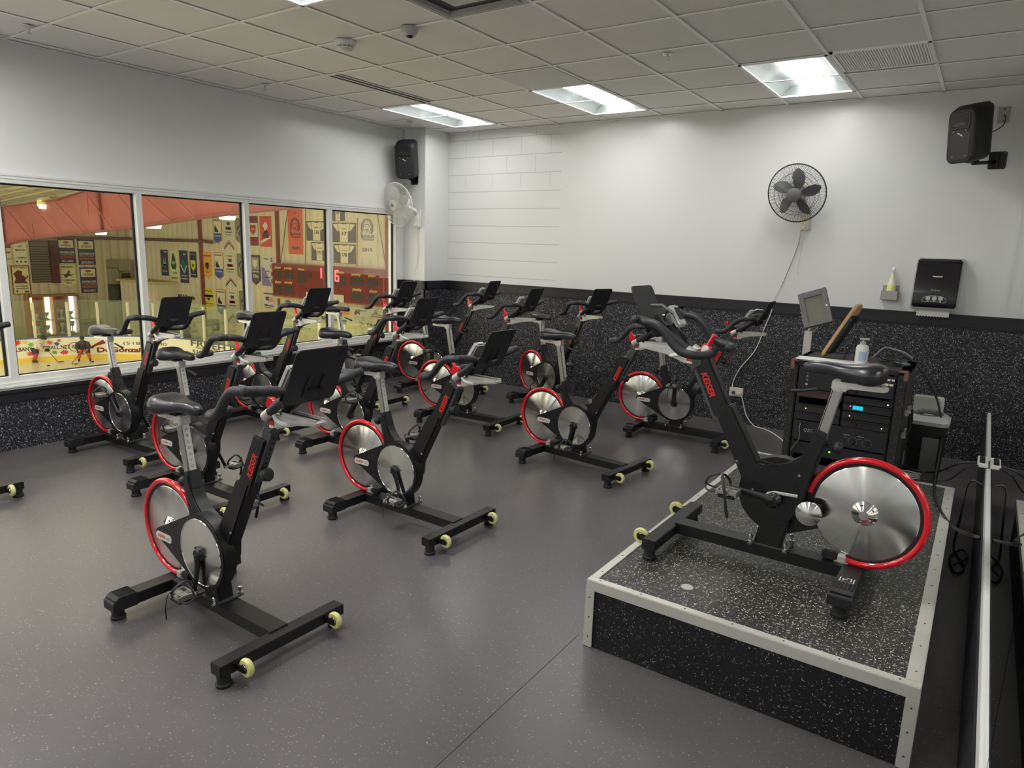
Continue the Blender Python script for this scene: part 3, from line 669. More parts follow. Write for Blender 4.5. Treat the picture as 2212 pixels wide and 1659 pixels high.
        p = MB(); p.box((0, yp, 0.004), (0.082, 0.030, 0.012)); p.b2((-0.045, yp-0.038, -0.010), (-0.036, yp+0.038, 0.014)); p.b2((0.036, yp-0.038, -0.010), (0.045, yp+0.038, 0.014))
        p.b2((-0.04, yp-0.040, -0.002), (0.04, yp-0.033, 0.012)); p.b2((-0.04, yp+0.033, -0.002), (0.04, yp+0.040, 0.012))
        p.lathe([(0.010, -0.070), (0.012, -0.03), (0.012, 0.03)], (0, yp, 0), (0, s, 0), n=10)
        po = p.build('pedal', M['steel'], co, bevel=0.002); po.location = (0.172, 0, 0)
        p = MB()
        p.tube(spline([(0.03, yp-0.032, 0.0), (0.085, yp-0.028, 0.0), (0.105, yp, 0.020), (0.085, yp+0.028, 0.0), (0.03, yp+0.032, 0.0)], 5), 0.0038, 6)
        p.tube(spline([(0.105, yp, 0.02), (0.085, yp, 0.055), (0.045, yp, 0.072)], 5), 0.0045, 6)
        p.tube(spline([(0.0, yp-0.038, 0.0), (0.012, yp-0.046, 0.038), (0.03, yp, 0.074), (0.012, yp+0.046, 0.038), (0.0, yp+0.038, 0.0)], 5), 0.0035, 6, sq=2.0)
        p.b2((-0.035, yp-0.03, -0.022), (0.035, yp+0.03, -0.012))
        p.build('toe_cage', M['blackm'], co).location = (0.172, 0, 0)
        p = MB(); p.tube(spline([(0.012, yp+s*0.044, 0.045), (0.0, yp+s*0.060, 0.02), (-0.012, yp+s*0.066, -0.04), (-0.022, yp+s*0.060, -0.095)], 5), 0.0022, 6, sq=3.0)
        p.build('strap_tail', M['blackm'], co).location = (0.172, 0, 0)
    # seat column
    a = math.atan2(0.905-0.63, -(0.285-0.228))
    ux = Vector((math.cos(a), 0, math.sin(a))); 
    q = MB(); q.tube([Vector((-0.215, 0, 0.53)), Vector((-0.285, 0, 0.890))], 0.030, 4, sq=0.80)
    sp = q.build('seat_post', M['steel'], t, bevel=0.002)
    sp['grp'] = 's'
    q = MB(); nrm = Vector((math.sin(a), 0, -math.cos(a)))   # forward face
    d = (Vector((-0.285, 0, 0.890))-Vector((-0.215, 0, 0.53))).normalized(); n_ = Vector((d.z, 0, -d.x))
    c0 = Vector((-0.215, 0, 0.53))+n_*0.0218
    for (p0, p1) in ((0.10, 0.345),):
        A_ = c0+d*p0; B_ = c0+d*p1
        q.add([A_+Vector((0, -0.015, 0)), A_+Vector((0, 0.015, 0)), B_+Vector((0, 0.015, 0)), B_+Vector((0, -0.015, 0)), A_+Vector((0, -0.015, 0))+n_*0.0012, A_+Vector((0, 0.015, 0))+n_*0.0012, B_+Vector((0, 0.015, 0))+n_*0.0012, B_+Vector((0, -0.015, 0))+n_*0.0012], [(0, 3, 2, 1), (4, 5, 6, 7), (0, 1, 5, 4), (1, 2, 6, 5), (2, 3, 7, 6), (3, 0, 4, 7)])
    q.build('height_scale', M['scale'], sp)
    q = MB()
    for k, ch in enumerate('ABCDEFGHI'):
        o_ = c0+d*(0.325-0.0275*k)+n_*0.0018
        q.text(ch, 0.017, frame_m(o_, (0, 1, 0), d))
    q.build('scale_letters', M['ink'], sp)
    q = MB(); q.tube([Vector((-0.205, 0, 0.575)), Vector((-0.232, 0, 0.655))], 0.040, 4, sq=0.78); q.build('seat_post_collar', M['blackm'], t, bevel=0.004)
    q = MB(); q.lathe([(0.006, 0), (0.006, 0.035), (0.016, 0.038), (0.024, 0.048), (0.025, 0.062), (0.018, 0.074), (0.0, 0.077)], (-0.238, 0, 0.590), (-1, 0, 0), n=18, cap=False); q.build('adjustment_knob', M['blackm'], t)
    q = MB(); q.box((-0.286, 0, 0.893), (0.060, 0.050, 0.040), (0, -0.06, 0))
    q.prism([(-0.27, 0.915), (-0.455, 0.908), (-0.462, 0.892), (-0.445, 0.886), (-0.32, 0.884), (-0.29, 0.862), (-0.262, 0.868)], -0.024, 0.024)
    q.lathe([(0.007, -0.033), (0.007, 0.033)], (-0.285, 0, 0.882), (0, 1, 0), n=12)
    ss = q.build('seat_slider', M['cast'], t, bevel=0.004); ss['grp'] = 's'
    q = MB(); q.tube([(-0.20, 0, 0.865), (-0.14, 0.0, 0.850), (-0.10, 0, 0.842)], [0.006, 0.007, 0.009], 8); q.build('clamp_lever', M['blackm'], t)['grp'] = 's'
    q = MB(); q.box((-0.315, 0, 0.925), (0.055, 0.05, 0.030)); q.lathe([(0.016, -0.035), (0.016, 0.035)], (-0.315, 0, 0.930), (0, 1, 0), n=14)
    for s in (-1, 1): q.tube(spline([(-0.42, s*0.035, 0.945), (-0.37, s*0.022, 0.932), (-0.27, s*0.022, 0.932), (-0.20, s*0.012, 0.950), (-0.16, 0, 0.958)], 4), 0.0040, 6)
    q.build('saddle_clamp', M['blackm'], t, bevel=0.002)['grp'] = 's'
    rings = []
    for (x, hw, zt, zb) in ((-0.480, 0.030, 0.984, 0.944), (-0.470, 0.066, 1.000, 0.930), (-0.445, 0.090, 1.008, 0.918), (-0.41, 0.098, 1.008, 0.914), (-0.37, 0.092, 1.002, 0.918), (-0.33, 0.074, 0.996, 0.928), (-0.285, 0.054, 0.992, 0.938), (-0.24, 0.042, 0.992, 0.942), (-0.19, 0.036, 0.993, 0.940), (-0.145, 0.031, 0.988, 0.936), (-0.118, 0.024, 0.980, 0.938), (-0.106, 0.012, 0.970, 0.946)):
        rg_ = []; rg_n = 20
        for k in range(rg_n):
            an = 2*PI*k/rg_n; cy, cz = math.cos(an), math.sin(an)
            y = hw*math.copysign(abs(cy)**0.7, cy)
            zc_, hh = (zt+zb)/2, (zt-zb)/2
            z = zc_+hh*math.copysign(abs(cz)**0.8, cz)
            if cz < 0: z -= 0.012*abs(cy)**2*(1 if hw > 0.05 else 0.5)
            if cz > 0 and hw > 0.05: z -= 0.010*abs(cy)**3; z -= 0.006*(1-abs(cy))*1.0
            rg_.append((x, y, z))
        rings.append(rg_)
    rings = [[(-0.293+(x+0.293)*0.85, y*0.94, z-0.008) for x, y, z in r0] for r0 in rings]
    q = MB(); q.loft(rings); sd_ = q.build('saddle', M['leather'], t, smooth=70)
    sd_['grp'] = 's'; md = sd_.modifiers.new('s', 'SUBSURF'); md.levels = 1; md.render_levels = 2
    # handlebar column
    d2 = Vector((0.42, 0, 0.90)).normalized()
    q = MB(); q.tube([Vector((0.235, 0, 0.70)), Vector((0.372, 0, 0.965))], 0.034, 4, sq=0.78); hp = q.build('handlebar_post', M['dkgrey'], t, bevel=0.002); hp['grp'] = 'h'
    n2 = Vector((0.265, 0, -0.137)).normalized(); dd = Vector((0.137, 0, 0.265)).normalized()
    q = MB()
    for k in range(6): q.lathe([(0.0055, 0), (0.0055, 0.0006)], Vector((0.235, 0, 0.70))+dd*(0.10+0.025*k)+n2*0.0245, n2, n=10)
    q.build('post_holes', M['gasket'], hp)
    A_ = Vector((0.235, 0, 0.70))+dd*0.04-n2*0.0245; B_ = Vector((0.235, 0, 0.70))+dd*0.28-n2*0.0245
    q = MB(); q.add([A_+Vector((0, -0.02, 0)), A_+Vector((0, 0.02, 0)), B_+Vector((0, 0.02, 0)), B_+Vector((0, -0.02, 0)), A_+Vector((0, -0.02, 0))-n2*0.0015, A_+Vector((0, 0.02, 0))-n2*0.0015, B_+Vector((0, 0.02, 0))-n2*0.0015, B_+Vector((0, -0.02, 0))-n2*0.0015], [(0, 1, 2, 3), (4, 7, 6, 5), (0, 4, 5, 1), (1, 5, 6, 2), (2, 6, 7, 3), (3, 7, 4, 0)])
    q.build('rear_scale', M['ltgrey'], hp)
    q = MB(); q.lathe([(0.008, 0), (0.008, 0.028), (0.018, 0.030), (0.027, 0.040), (0.028, 0.058), (0.022, 0.066), (0.0, 0.068)], (0.268, 0, 0.742), (0.9, 0, 0.25), n=18, cap=False); q.build('adjustment_knob', M['blackm'], t)
    q = MB(); q.tube([(0.262, -0.0, 0.752), (0.30, 0.0, 0.765)], 0.012, 8); q.build('knob_bracket', M['cast'], t)
    q = MB()
    q.prism([(0.395, 1.000), (0.640, 1.008), (0.648, 0.998), (0.635, 0.991), (0.50, 0.972), (0.408, 0.940), (0.385, 0.955)], -0.030, 0.030)
    hd = q.build('handlebar_head', M['cast'], t, bevel=0.006); hd['grp'] = 'h'
    q = MB(); q.b2((0.47, -0.010, 1.003), (0.625, 0.010, 1.0088)); q.build('slider_slot', M['gasket'], hd)
    q = MB(); q.prism([(0.330, 0.945), (0.338, 0.985), (0.360, 1.008), (0.402, 1.005), (0.412, 0.985), (0.408, 0.945), (0.372, 0.915)], -0.031, 0.031); q.build('head_block', M['dkgrey'], hd, bevel=0.005)
    for s in (-1, 1): q = MB().b2((0.45, s*0.0275, 1.000), (0.638, s*0.0190, 1.014)).build('slider_rail', M['cast'], hd)
    for s in (-1, 1):
        q = MB(); q.b2((0.378, s*0.0312-0.0008, 0.955), (0.404, s*0.0312+0.0008, 0.972)); q.build('warning_sticker', M['redtxt'], hd)
        q = MB(); q.b2((0.378, s*0.0312-0.0009, 0.945), (0.404, s*0.0312+0.0009, 0.955)); q.build('sticker_text_field', M['whitepl'], hd)
    q = MB(); q.tube(spline([(0.41, -0.036, 1.012), (0.435, -0.040, 0.985), (0.475, -0.030, 0.972), (0.495, 0, 0.972), (0.475, 0.030, 0.972), (0.435, 0.040, 0.985), (0.41, 0.036, 1.012)], 5), 0.0085, 8); q.build('bottle_cradle', M['whitepl'], t)['grp'] = 'h'
    q = MB()
    for s in (-1, 1):
        q.tube([(0.362, s*0.038, 0.985), (0.405, s*0.040, 1.012)], 0.0205, 14); q.box((0.375, s*0.018, 0.985), (0.05, 0.03, 0.03), (0, -0.55, 0))
    q.build('stem_clamp', M['cast'], t, bevel=0.003)['grp'] = 'h'
    q = MB()
    for s in (-1, 1):
        Pth = [(0.385, s*0.040, 1.000), (0.44, s*0.042, 1.038), (0.50, s*0.050, 1.078), (0.545, s*0.085, 1.108), (0.572, s*0.145, 1.130), (0.570, s*0.205, 1.140), (0.535, s*0.238, 1.138), (0.475, s*0.243, 1.130), (0.425, s*0.240, 1.092), (0.390, s*0.238, 1.050), (0.350, s*0.236, 1.022), (0.305, s*0.226, 1.014), (0.278, s*0.200, 1.012), (0.270, s*0.160, 1.012), (0.268, s*0.115, 1.012)]
        sm = spline(Pth, 5); rr_ = [0.0185]*len(sm); rr_[-1] = 0.011; rr_[-2] = 0.0178
        q.tube(sm, rr_, 12)
    # far grips flare outward at the front corners
    for s in (-1, 1): q.tube([(0.560, s*0.150, 1.132), (0.566, s*0.215, 1.142), (0.568, s*0.262, 1.148), (0.569, s*0.268, 1.149)], [0.0165, 0.0172, 0.0172, 0.011], 12)
    q.build('handlebar', M['grip'], t, smooth=60)['grp'] = 'h'
    q = MB(); q.lathe([(0.024, -0.011), (0.026, 0), (0.024, 0.011)], (0.318, 0.028, 1.018), (0, 1, 0), n=20); q.tube([(0.318, 0.028, 1.02), (0.300, 0.030, 1.055), (0.285, 0.032, 1.085)], [0.012, 0.010, 0.012], 8); q.build('resistance_lever', M['red'], t)['grp'] = 'h'
    q = MB(); q.lathe([(0.018, 0.011), (0.016, 0.022), (0.0, 0.023)], (0.318, 0.028, 1.018), (0, 1, 0), n=18, cap=False); q.build('lever_cap', M['whitepl'], t)['grp'] = 'h'
    # console and tablet tray
    mm = Matrix.Translation((0.478, 0, 1.150)) @ Matrix.Rotation(R(33), 4, 'Y')
    q = MB(); q.box((0, 0, 0), (0.030, 0.075, 0.110)); o_ = q.build('console', M['ltgrey'], t, bevel=0.008); o_.matrix_local = mm; o_['grp'] = 'h'
    q = MB(); q.box((-0.0158, 0, 0.008), (0.001, 0.055, 0.060)); q.build('console_screen', M['blackm'], o_)
    q = MB(); q.tube([(0.43, 0, 1.00), (0.47, 0, 1.06), (0.50, 0, 1.11)], [0.016, 0.014, 0.020], 8, sq=1.4); q.build('console_neck', M['blackm'], t)['grp'] = 'h'
    lean = math.atan2(0.10, 0.215)
    mm = Matrix.Translation((0.568, 0, 1.070)) @ Matrix.Rotation(lean, 4, 'Y')
    q = MB(); q.prism([(y, z+0.115) for y, z in rect(0.232, 0.232, 0.022, 4)], -0.003, 0.003, 'yz')
    for s in (-1, 1): q.tube([(0.004, s*0.035, 0.03), (0.008, s*0.030, 0.12)], [0.008, 0.003], 8); q.tube([(0.004, s*0.085, 0.19), (0.006, s*0.102, 0.215)], [0.003, 0.003], 6)
    q.b2((-0.028, -0.105, -0.002), (0.0, 0.105, 0.006)); q.b2((-0.030, -0.105, -0.002), (-0.026, 0.105, 0.016))
    o_ = q.build('tablet_tray', M['tray'], t, bevel=0.002); o_.matrix_local = mm; o_['grp'] = 'h'
    q = MB(); q.tube([(0.52, 0, 1.09), (0.56, 0, 1.10), (0.590, 0, 1.13)], [0.018, 0.030, 0.034], 10, sq=1.5); q.build('tray_bracket', M['blackm'], t)['grp'] = 'h'
    q = MB(); q.tube([(0.475, 0.05, 1.165), (0.53, 0.055, 1.20), (0.585, 0.05, 1.195)], 0.008, 8); q.tube([(0.475, 0.05, 1.165), (0.45, 0.045, 1.12)], 0.006, 8); q.build('tray_arm', M['chrome'], t)['grp'] = 'h'
    return t
def pose(t, x, y, rz, z=0.0, dh=0.0, ds=0.0, crank=260):
    t.location = (x, y, z); t.rotation_euler = (0, 0, rz)
    for ch in kids(t):
        g_ = ch.get('grp')
        if g_ == 's': ch.location = ch.location+Vector((-0.28*ds, 0, ds))
        elif g_ == 'h': ch.location = ch.location+Vector((0.45*dh, 0, dh))
        if ch.name.startswith('crank_arm'):
            an = R(crank) if ch['side'] < 0 else R(crank)+PI
            ch.rotation_euler = (0, -an, 0)
            for p in kids(ch):
                p.rotation_euler = (0, an, 0)
GRP = 'exercise bikes facing right in staggered rows'
proto = make_bike('exercise_bike', 'x', GRP)
BIKES = [
 ('A', 'nearest exercise bike at lower left, whole letter scale showing on its seat post', -2.572, 1.613, -0.007, 0.023, -0.014, 262),
 ('B', 'exercise bike directly behind the nearest one, its raised pedal beside the saddle', -4.0, 2.437, 0.021, -0.010, -0.036, 128),
 ('C', 'exercise bike at far left against the window wall, saddle in front of the hockey players', -5.297, 2.623, 0.044, -0.018, -0.016, 128),
 ('D', 'exercise bike along the window wall seen between the trays of the two nearer left bikes', -5.204, 3.826, -0.011, 0.015, 0.032, 205),
 ('E', 'exercise bike by the window wall whose tray stands in front of the scoreboard end', -5.317, 4.976, 0.045, 0.038, 0.032, 300),
 ('F', 'exercise bike in the second row, partly hidden behind the tray of the nearest bike', -3.937, 3.720, 0.0, 0.022, 0.0, 60),
 ('G', 'exercise bike in the middle of the floor, in front of the second row, pedal low', -2.716, 2.961, -0.012, -0.039, -0.014, 290),
 ('H', 'farthest exercise bike, close to the corner column and back wall', -5.024, 5.971, 0.075, 0.037, 0.0, 100),
 ('I', 'exercise bike beyond the middle one, just in front of the farthest bike', -3.928, 5.101, 0.04, 0.048, 0.02, 250),
 ('J', 'exercise bike turned slightly toward the camera, nearest the back wall centre', -3.655, 6.200, -0.366, 0.032, -0.003, 232),
 ('K', 'exercise bike left of the platform whose handlebar overlaps the instructor bike', -2.414, 4.608, -0.106, 0.036, 0.055, 256),
 ('L', 'exercise bike behind the instructor bike, near the power cable on the back wall', -2.130, 5.950, 0.022, 0.019, 0.0, 90),
]
for i, (k, lab, x, y, rz, dh, ds, cr_) in enumerate(BIKES):
    t = copy_tree(proto); tag(t, lab)
    pose(t, x, y, rz, 0, dh, ds, cr_)
pw = onz(26, 1058.5, 0.075)
t = copy_tree(proto); tag(t, 'exercise bike cut off by the left edge, only tray corner, grip and wheel visible'); pose(t, pw.x-0.455, pw.y-0.215, 0.0, 0, -0.02, 0, 250)
# instructor bike: the prototype itself
tag(proto, 'large instructor exercise bike standing on the platform, facing left', 'exercise bike'); del proto['group']
pose(proto, -0.716, 3.036, 3.133, PZ+0.0075, -0.075, -0.040, 187)

# ------------------------------------------------------------------ wall fans
def fan(name, label, wall_pt, head, face, colour, bladec, phase, cagec):
    """wall_pt: middle of the wall bracket, head: centre of the cage, face: direction the fan blows"""
    t = thing(name, label, 'fan', wall_pt, 0)
    lp = lambda p: Vector(p)-Vector(wall_pt)
    f = Vector(face).normalized(); hc = lp(head)
    R0 = 0.255
    q = MB()
    q.prism([(x, z) for x, z in rect(0.085, 0.22, 0.012)], -0.03, 0.0)
    q.prism([(x, z-0.03) for x, z in rect(0.07, 0.15, 0.01)], -0.06, -0.03)
    br = q.build('wall_bracket', colour, t, bevel=0.004)
    q = MB(); q.lathe([(0.020, 0), (0.018, 0.012), (0.0, 0.013)], (0.0, -0.06, -0.075), (0, -1, 0), n=18, cap=False); q.build('speed_knob', M['whitepl'], br)
    q = MB(); q.tube(spline([(0, -0.04, 0.05), (0, -0.09, 0.10), hc-f*0.10+Vector((0, 0, -0.02))], 5), 0.022, 10); q.build('neck', colour, t)
    q = MB(); q.lathe([(0.03, -0.16), (0.065, -0.15), (0.075, -0.09), (0.07, -0.045), (0.03, -0.04)], hc, f, n=24); q.build('motor_housing', colour, t)
    # cage
    q = MB(); rot = Vector((0, 0, 1)).rotation_difference(f).to_matrix()
    def P(r, a, z): return hc+rot @ Vector((r*math.cos(a), r*math.sin(a), z))
    q.tube([P(R0, 2*PI*k/64, 0) for k in range(64)], 0.006, 6, closed=True)
    for r, z in ((0.18, 0.052), (0.10, 0.062)): q.tube([P(r, 2*PI*k/48, z) for k in range(48)], 0.0022, 4, closed=True)
    for r, z in ((0.18, -0.052), (0.10, -0.055)): q.tube([P(r, 2*PI*k/48, z) for k in range(48)], 0.0022, 4, closed=True)
    for k in range(96):
        a = 2*PI*k/96; tw = 0.25
        q.tube([P(R0, a, 0), P(0.245, a+0.02, 0.030), P(0.18, a+tw*0.4, 0.054), P(0.10, a+tw*0.8, 0.064), P(0.055, a+tw, 0.066)], 0.0016, 4, cap=False)
        if k % 2 == 0: q.tube([P(R0, a, 0), P(0.24, a, -0.035), P(0.15, a+0.05, -0.055), P(0.06, a+0.1, -0.055)], 0.0013, 3, cap=False)
    q.build('cage', cagec, t)
    q = MB(); q.lathe([(0.060, 0.058), (0.062, 0.072), (0.050, 0.080), (0.0, 0.083)], hc, f, n=32, cap=False); cp = q.build('hub_cap', bladec if bladec is not colour else colour, t)
    q = MB(); q.text('KOOL', 0.018, Matrix.Translation(hc+f*0.0838) @ frame_m((0, 0, 0), Vector((0, 0, 1)).cross(f).normalized(), f.cross(Vector((0, 0, 1)).cross(f).normalized())), bold=0.02)
    bad = MB(); bad.lathe([(0.018, 0.0830), (0.0, 0.0838)], hc, f, n=20, cap=False); bad.build('maker_badge', M['grey'], cp)
    q = MB(); q.lathe([(0.045, -0.045), (0.048, 0.04), (0.03, 0.05)], hc, f, n=24); q.build('spinner', colour if bladec is not M['grey'] else M['ltgrey'], t)
    for k in range(5):
        a = phase+2*PI*k/5; q = MB(); V = []; F = []
        prof = [(0.042, 0.020), (0.09, 0.042), (0.14, 0.050), (0.185, 0.040), (0.218, 0.010)]
        for zoff in (0.0, 0.0025):
            for r, hw in prof:
                for s in (-1, 0, 1):
                    da = s*hw; base = Vector((r, da, zoff+s*hw*0.42+0.002))
                    base.rotate(Matrix.Rotation(a+0.25*(r/0.2), 3, 'Z')); V.append(hc+rot @ base)
        n = len(prof)*3
        for i in range(len(prof)-1):
            for j in range(2):
                a0 = i*3+j; F.append((a0, a0+1, a0+4, a0+3)); F.append((n+a0, n+a0+3, n+a0+4, n+a0+1))
        for i in range(len(prof)-1): F.append((i*3, i*3+3, n+i*3+3, n+i*3)); F.append((i*3+2, n+i*3+2, n+i*3+5, i*3+5))
        F.append((0, n, n+1, 1)); F.append((1, n+1, n+2, 2)); e = (len(prof)-1)*3; F.append((e, e+1, n+e+1, n+e)); F.append((e+1, e+2, n+e+2, n+e+1))
        q.add(V, F); q.build('fan_blade', bladec, t, smooth=60)
    return t
fan('wall_fan', 'large wall fan with grey blades mounted high on the back wall', (-1.47, YB, 2.02), (-1.52, YB-0.26, 2.225), (-0.12, -1, -0.30), M['cream'], M['grey'], -0.14, M['dkgrey'])
fan('wall_fan', 'white wall fan on the corner column below the small loudspeaker', (-5.855, 6.475, 1.985), (-5.955, 6.475-0.27, 2.135), (-0.08, -1, -0.20), M['whitepl'], M['whitepl'], 0.1, M['whitepl'])
def cable(name, pts, r, m, label, cat='cable', n=8, plug=None):
    o = MB().tube(spline(pts, n), r, 8).build(name, m); return tag(o, label, cat)
yb = YB-0.008
# right fan cord and pull chain
cable('fan_cord', [(-1.50, YB-0.03, 1.92), (-1.515, yb, 1.80), (-1.56, yb, 1.62), (-1.62, yb, 1.42), (-1.68, YB-0.052, 1.24), (-1.68, YB-0.052, 1.15), (-1.735, YB-0.03, 0.98), (-1.80, YB-0.03, 0.76), (-1.93, YB-0.03, 0.56), (-1.985, YB-0.03, 0.42), (-1.98, YB-0.045, 0.345), (-1.955, YB-0.05, 0.335)], 0.0055, M['wcable'], 'white fan cord hanging down the back wall to the outlet box', 'cord')
t = thing('pull_chain', 'thin pull chain with white tip hanging from the back wall fan', 'pull chain', (-1.465, YB-0.05, 1.90))
MB().tube([(0, 0, 0), (-0.01, 0, -0.2), (-0.02, 0, -0.35)], 0.0016, 5).build('chain', M['steel'], t); MB().lathe([(0.003, 0), (0.006, -0.02), (0.005, -0.045), (0.001, -0.05)], (-0.02, 0, -0.345), n=10).build('chain_tip', M['whitepl'], t)
cable('fan_cord', [(-5.86, 6.455, 1.885), (-5.862, 6.466, 1.75), (-5.85, 6.466, 1.6), (-5.875, 6.466, 1.45), (-5.885, 6.43, 1.25), (-5.883, 6.43, 1.0)], 0.004, M['wcable'], 'white fan cord hanging down the corner column', 'cord')
t = thing('pull_chain', 'thin pull chain hanging from the white fan on the column', 'pull chain', (-5.835, 6.43, 1.88))
MB().tube([(0, 0, 0), (-0.002, 0, -0.18), (0.0, 0, -0.33)], 0.0014, 5).build('chain', M['steel'], t); MB().lathe([(0.003, 0), (0.005, -0.015), (0.004, -0.03), (0.001, -0.033)], (0, 0, -0.325), n=10).build('chain_tip', M['whitepl'], t)
# outlet box
t = thing('outlet_box', 'cream surface outlet box low on the speckled back wall', 'outlet', (-1.945, YB-0.02, 0.318))
MB().prism([(x, z) for x, z in rect(0.135, 0.088, 0.006)], -0.026, 0.0).build('box', M['cream'], t, bevel=0.003)
MB().prism([(x-0.022, z-0.008) for x, z in rect(0.028, 0.028, 0.006)], -0.045, -0.026).build('blue_plug', mat('blue_plug', (0.05, 0.05, 0.25), 0.5), t)
MB().prism([(x+0.025, z-0.012) for x, z in rect(0.05, 0.018, 0.005)], -0.042, -0.026).build('white_plug', M['cream'], t)
cable('extension_cable', [(-1.905, YB-0.055, 0.305), (-1.875, YB-0.05, 0.26), (-1.82, YB-0.05, 0.10), (-1.73, YB-0.06, 0.008), (-1.60, YB-0.13, 0.007), (-1.42, YB-0.35, 0.007), (-1.2, YB-0.75, 0.007), (-0.95, 5.9, 0.007), (-0.8, 5.6, 0.007)], 0.0055, M['wcable'], 'cream power cord running from the outlet box along the floor to the rack', 'cord')

# ------------------------------------------------------------------ loudspeakers
def speaker(label, loc, yaw, tilt, bracket_dir, wallp):
    t = thing('wall_loudspeaker', label, 'loudspeaker', loc, 0)
    A = Matrix.Rotation(yaw, 4, 'Z') @ Matrix.Rotation(tilt, 4, 'X')
    def sec(y, w_, h, r, dz=0): return [tuple(A @ Vector((x, y, z+dz))) for x, z in rect(w_, h, r, 5)]
    q = MB(); q.loft([sec(-0.125, 0.205, 0.375, 0.045, -0.02), sec(-0.115, 0.232, 0.405, 0.06, -0.015), sec(-0.06, 0.245, 0.43, 0.06, 0.0), sec(0.05, 0.22, 0.425, 0.05, 0.015), sec(0.11, 0.15, 0.40, 0.04, 0.02)])
    q.build('cabinet', M['blackm'], t, smooth=40)
    q = MB(); q.loft([sec(-0.1262, 0.172, 0.21, 0.03, -0.09), sec(-0.1285, 0.168, 0.206, 0.028, -0.09)]); q.build('grille', M['tray'], t)
    q = MB(); q.loft([sec(-0.1262, 0.165, 0.125, 0.02, 0.095), sec(-0.131, 0.160, 0.120, 0.018, 0.095)]); hn = q.build('horn_flare', M['black'], t)
    q = MB(); q.loft([sec(-0.1312, 0.135, 0.092, 0.01, 0.100), sec(-0.1330, 0.135, 0.092, 0.01, 0.100)]); q.build('horn_mouth', M['gasket'], t)
    q = MB()
    q.add([tuple(A @ Vector(p)) for p in ((-0.060, -0.1335, 0.056), (0.060, -0.1335, 0.056), (0.035, -0.1335, 0.085), (-0.035, -0.1335, 0.085), (-0.060, -0.1365, 0.056), (0.060, -0.1365, 0.056), (0.035, -0.1345, 0.085), (-0.035, -0.1345, 0.085))], [(0, 3, 2, 1), (4, 5, 6, 7), (0, 1, 5, 4), (1, 2, 6, 5), (2, 3, 7, 6), (3, 0, 4, 7)])
    q.build('horn_lip', M['tray'], t)
    q = MB()
    for (x, z) in ((-0.055, 0.022), (0.050, 0.022), (-0.055, -0.165), (0.055, -0.165)): q.add([tuple(A @ Vector((x+0.005*math.cos(k*PI/4), -0.1287, z+0.005*math.sin(k*PI/4)))) for k in range(8)], [tuple(range(8))])
    q.build('screw', M['ltgrey'], t)
    q = MB()
    for dx in (-0.010, 0.012): q.add([tuple(A @ Vector(p)) for p in ((dx-0.012, -0.1290, 0.006-dx*0.6), (dx+0.008, -0.1290, -0.002-dx*0.6), (dx+0.012, -0.1290, -0.014-dx*0.6), (dx-0.008, -0.1290, -0.004-dx*0.6))], [(0, 1, 2, 3)])
    q.build('maker_logo', M['whitepl'], t)
    # bracket
    b0 = Vector(wallp)-Vector(loc)
    q = MB(); n = Vector(bracket_dir)
    q.prism([(b0.x+x, b0.z+z) for x, z in rect(0.12, 0.135, 0.014)], b0.y-0.006, b0.y)
    q.tube([(b0.x-0.01, b0.y-0.006, b0.z-0.01), tuple(A @ Vector((0.0, 0.02, -0.225)))], 0.014, 8)
    q.box(tuple(A @ Vector((0.0, 0.02, -0.21))), (0.07, 0.07, 0.02), (0, 0, yaw)); q.box((b0.x, b0.y-0.03, b0.z), (0.012, 0.05, 0.11))
    bo = q.build('wall_bracket', M['black'], t, bevel=0.003)
    q = MB()
    for (x, z) in ((-0.045, -0.053), (0.045, -0.053), (0.045, 0.053)): q.lathe([(0.008, 0), (0.007, 0.003), (0, 0.003)], (b0.x+x, b0.y-0.006, b0.z+z), (0, -1, 0), n=10, cap=False)
    q.build('bracket_bolts', M['dkgrey'], bo)
    return t
speaker('black loudspeaker high on the back wall above the paper towel dispenser', (-0.262, YB-0.25, 2.655), R(-38), R(6), (0, -1, 0), (-0.075, YB, 2.475))
speaker('small black loudspeaker high on the corner column above the white fan', (-5.880, 6.475-0.17, 2.66), R(22), R(8), (0, -1, 0), (-5.925, 6.475, 2.455))
t = thing('wall_plate', 'grey cable wall plate beside the right-hand loudspeaker', 'wall plate', (-0.080, YB, 2.82))
MB().prism([(x, z) for x, z in rect(0.082, 0.122, 0.005)], -0.006, 0.0).build('plate', M['ltgrey'], t, bevel=0.002)
q = MB()
for z in (0.045, -0.045, 0.0): q.lathe([(0.005, 0), (0.004, 0.002), (0, 0.002)], (0, -0.006, z), (0, -1, 0), n=10, cap=False)
q.build('plate_screws', M['gasket'], t)
cable('speaker_cable', [(-0.080, YB-0.012, 2.82), (-0.066, YB-0.03, 2.79), (-0.075, YB-0.07, 2.73), (-0.13, YB-0.14, 2.68), (-0.17, YB-0.18, 2.665)], 0.004, M['cable'], 'thin cable from the wall plate to the back of the right-hand loudspeaker')

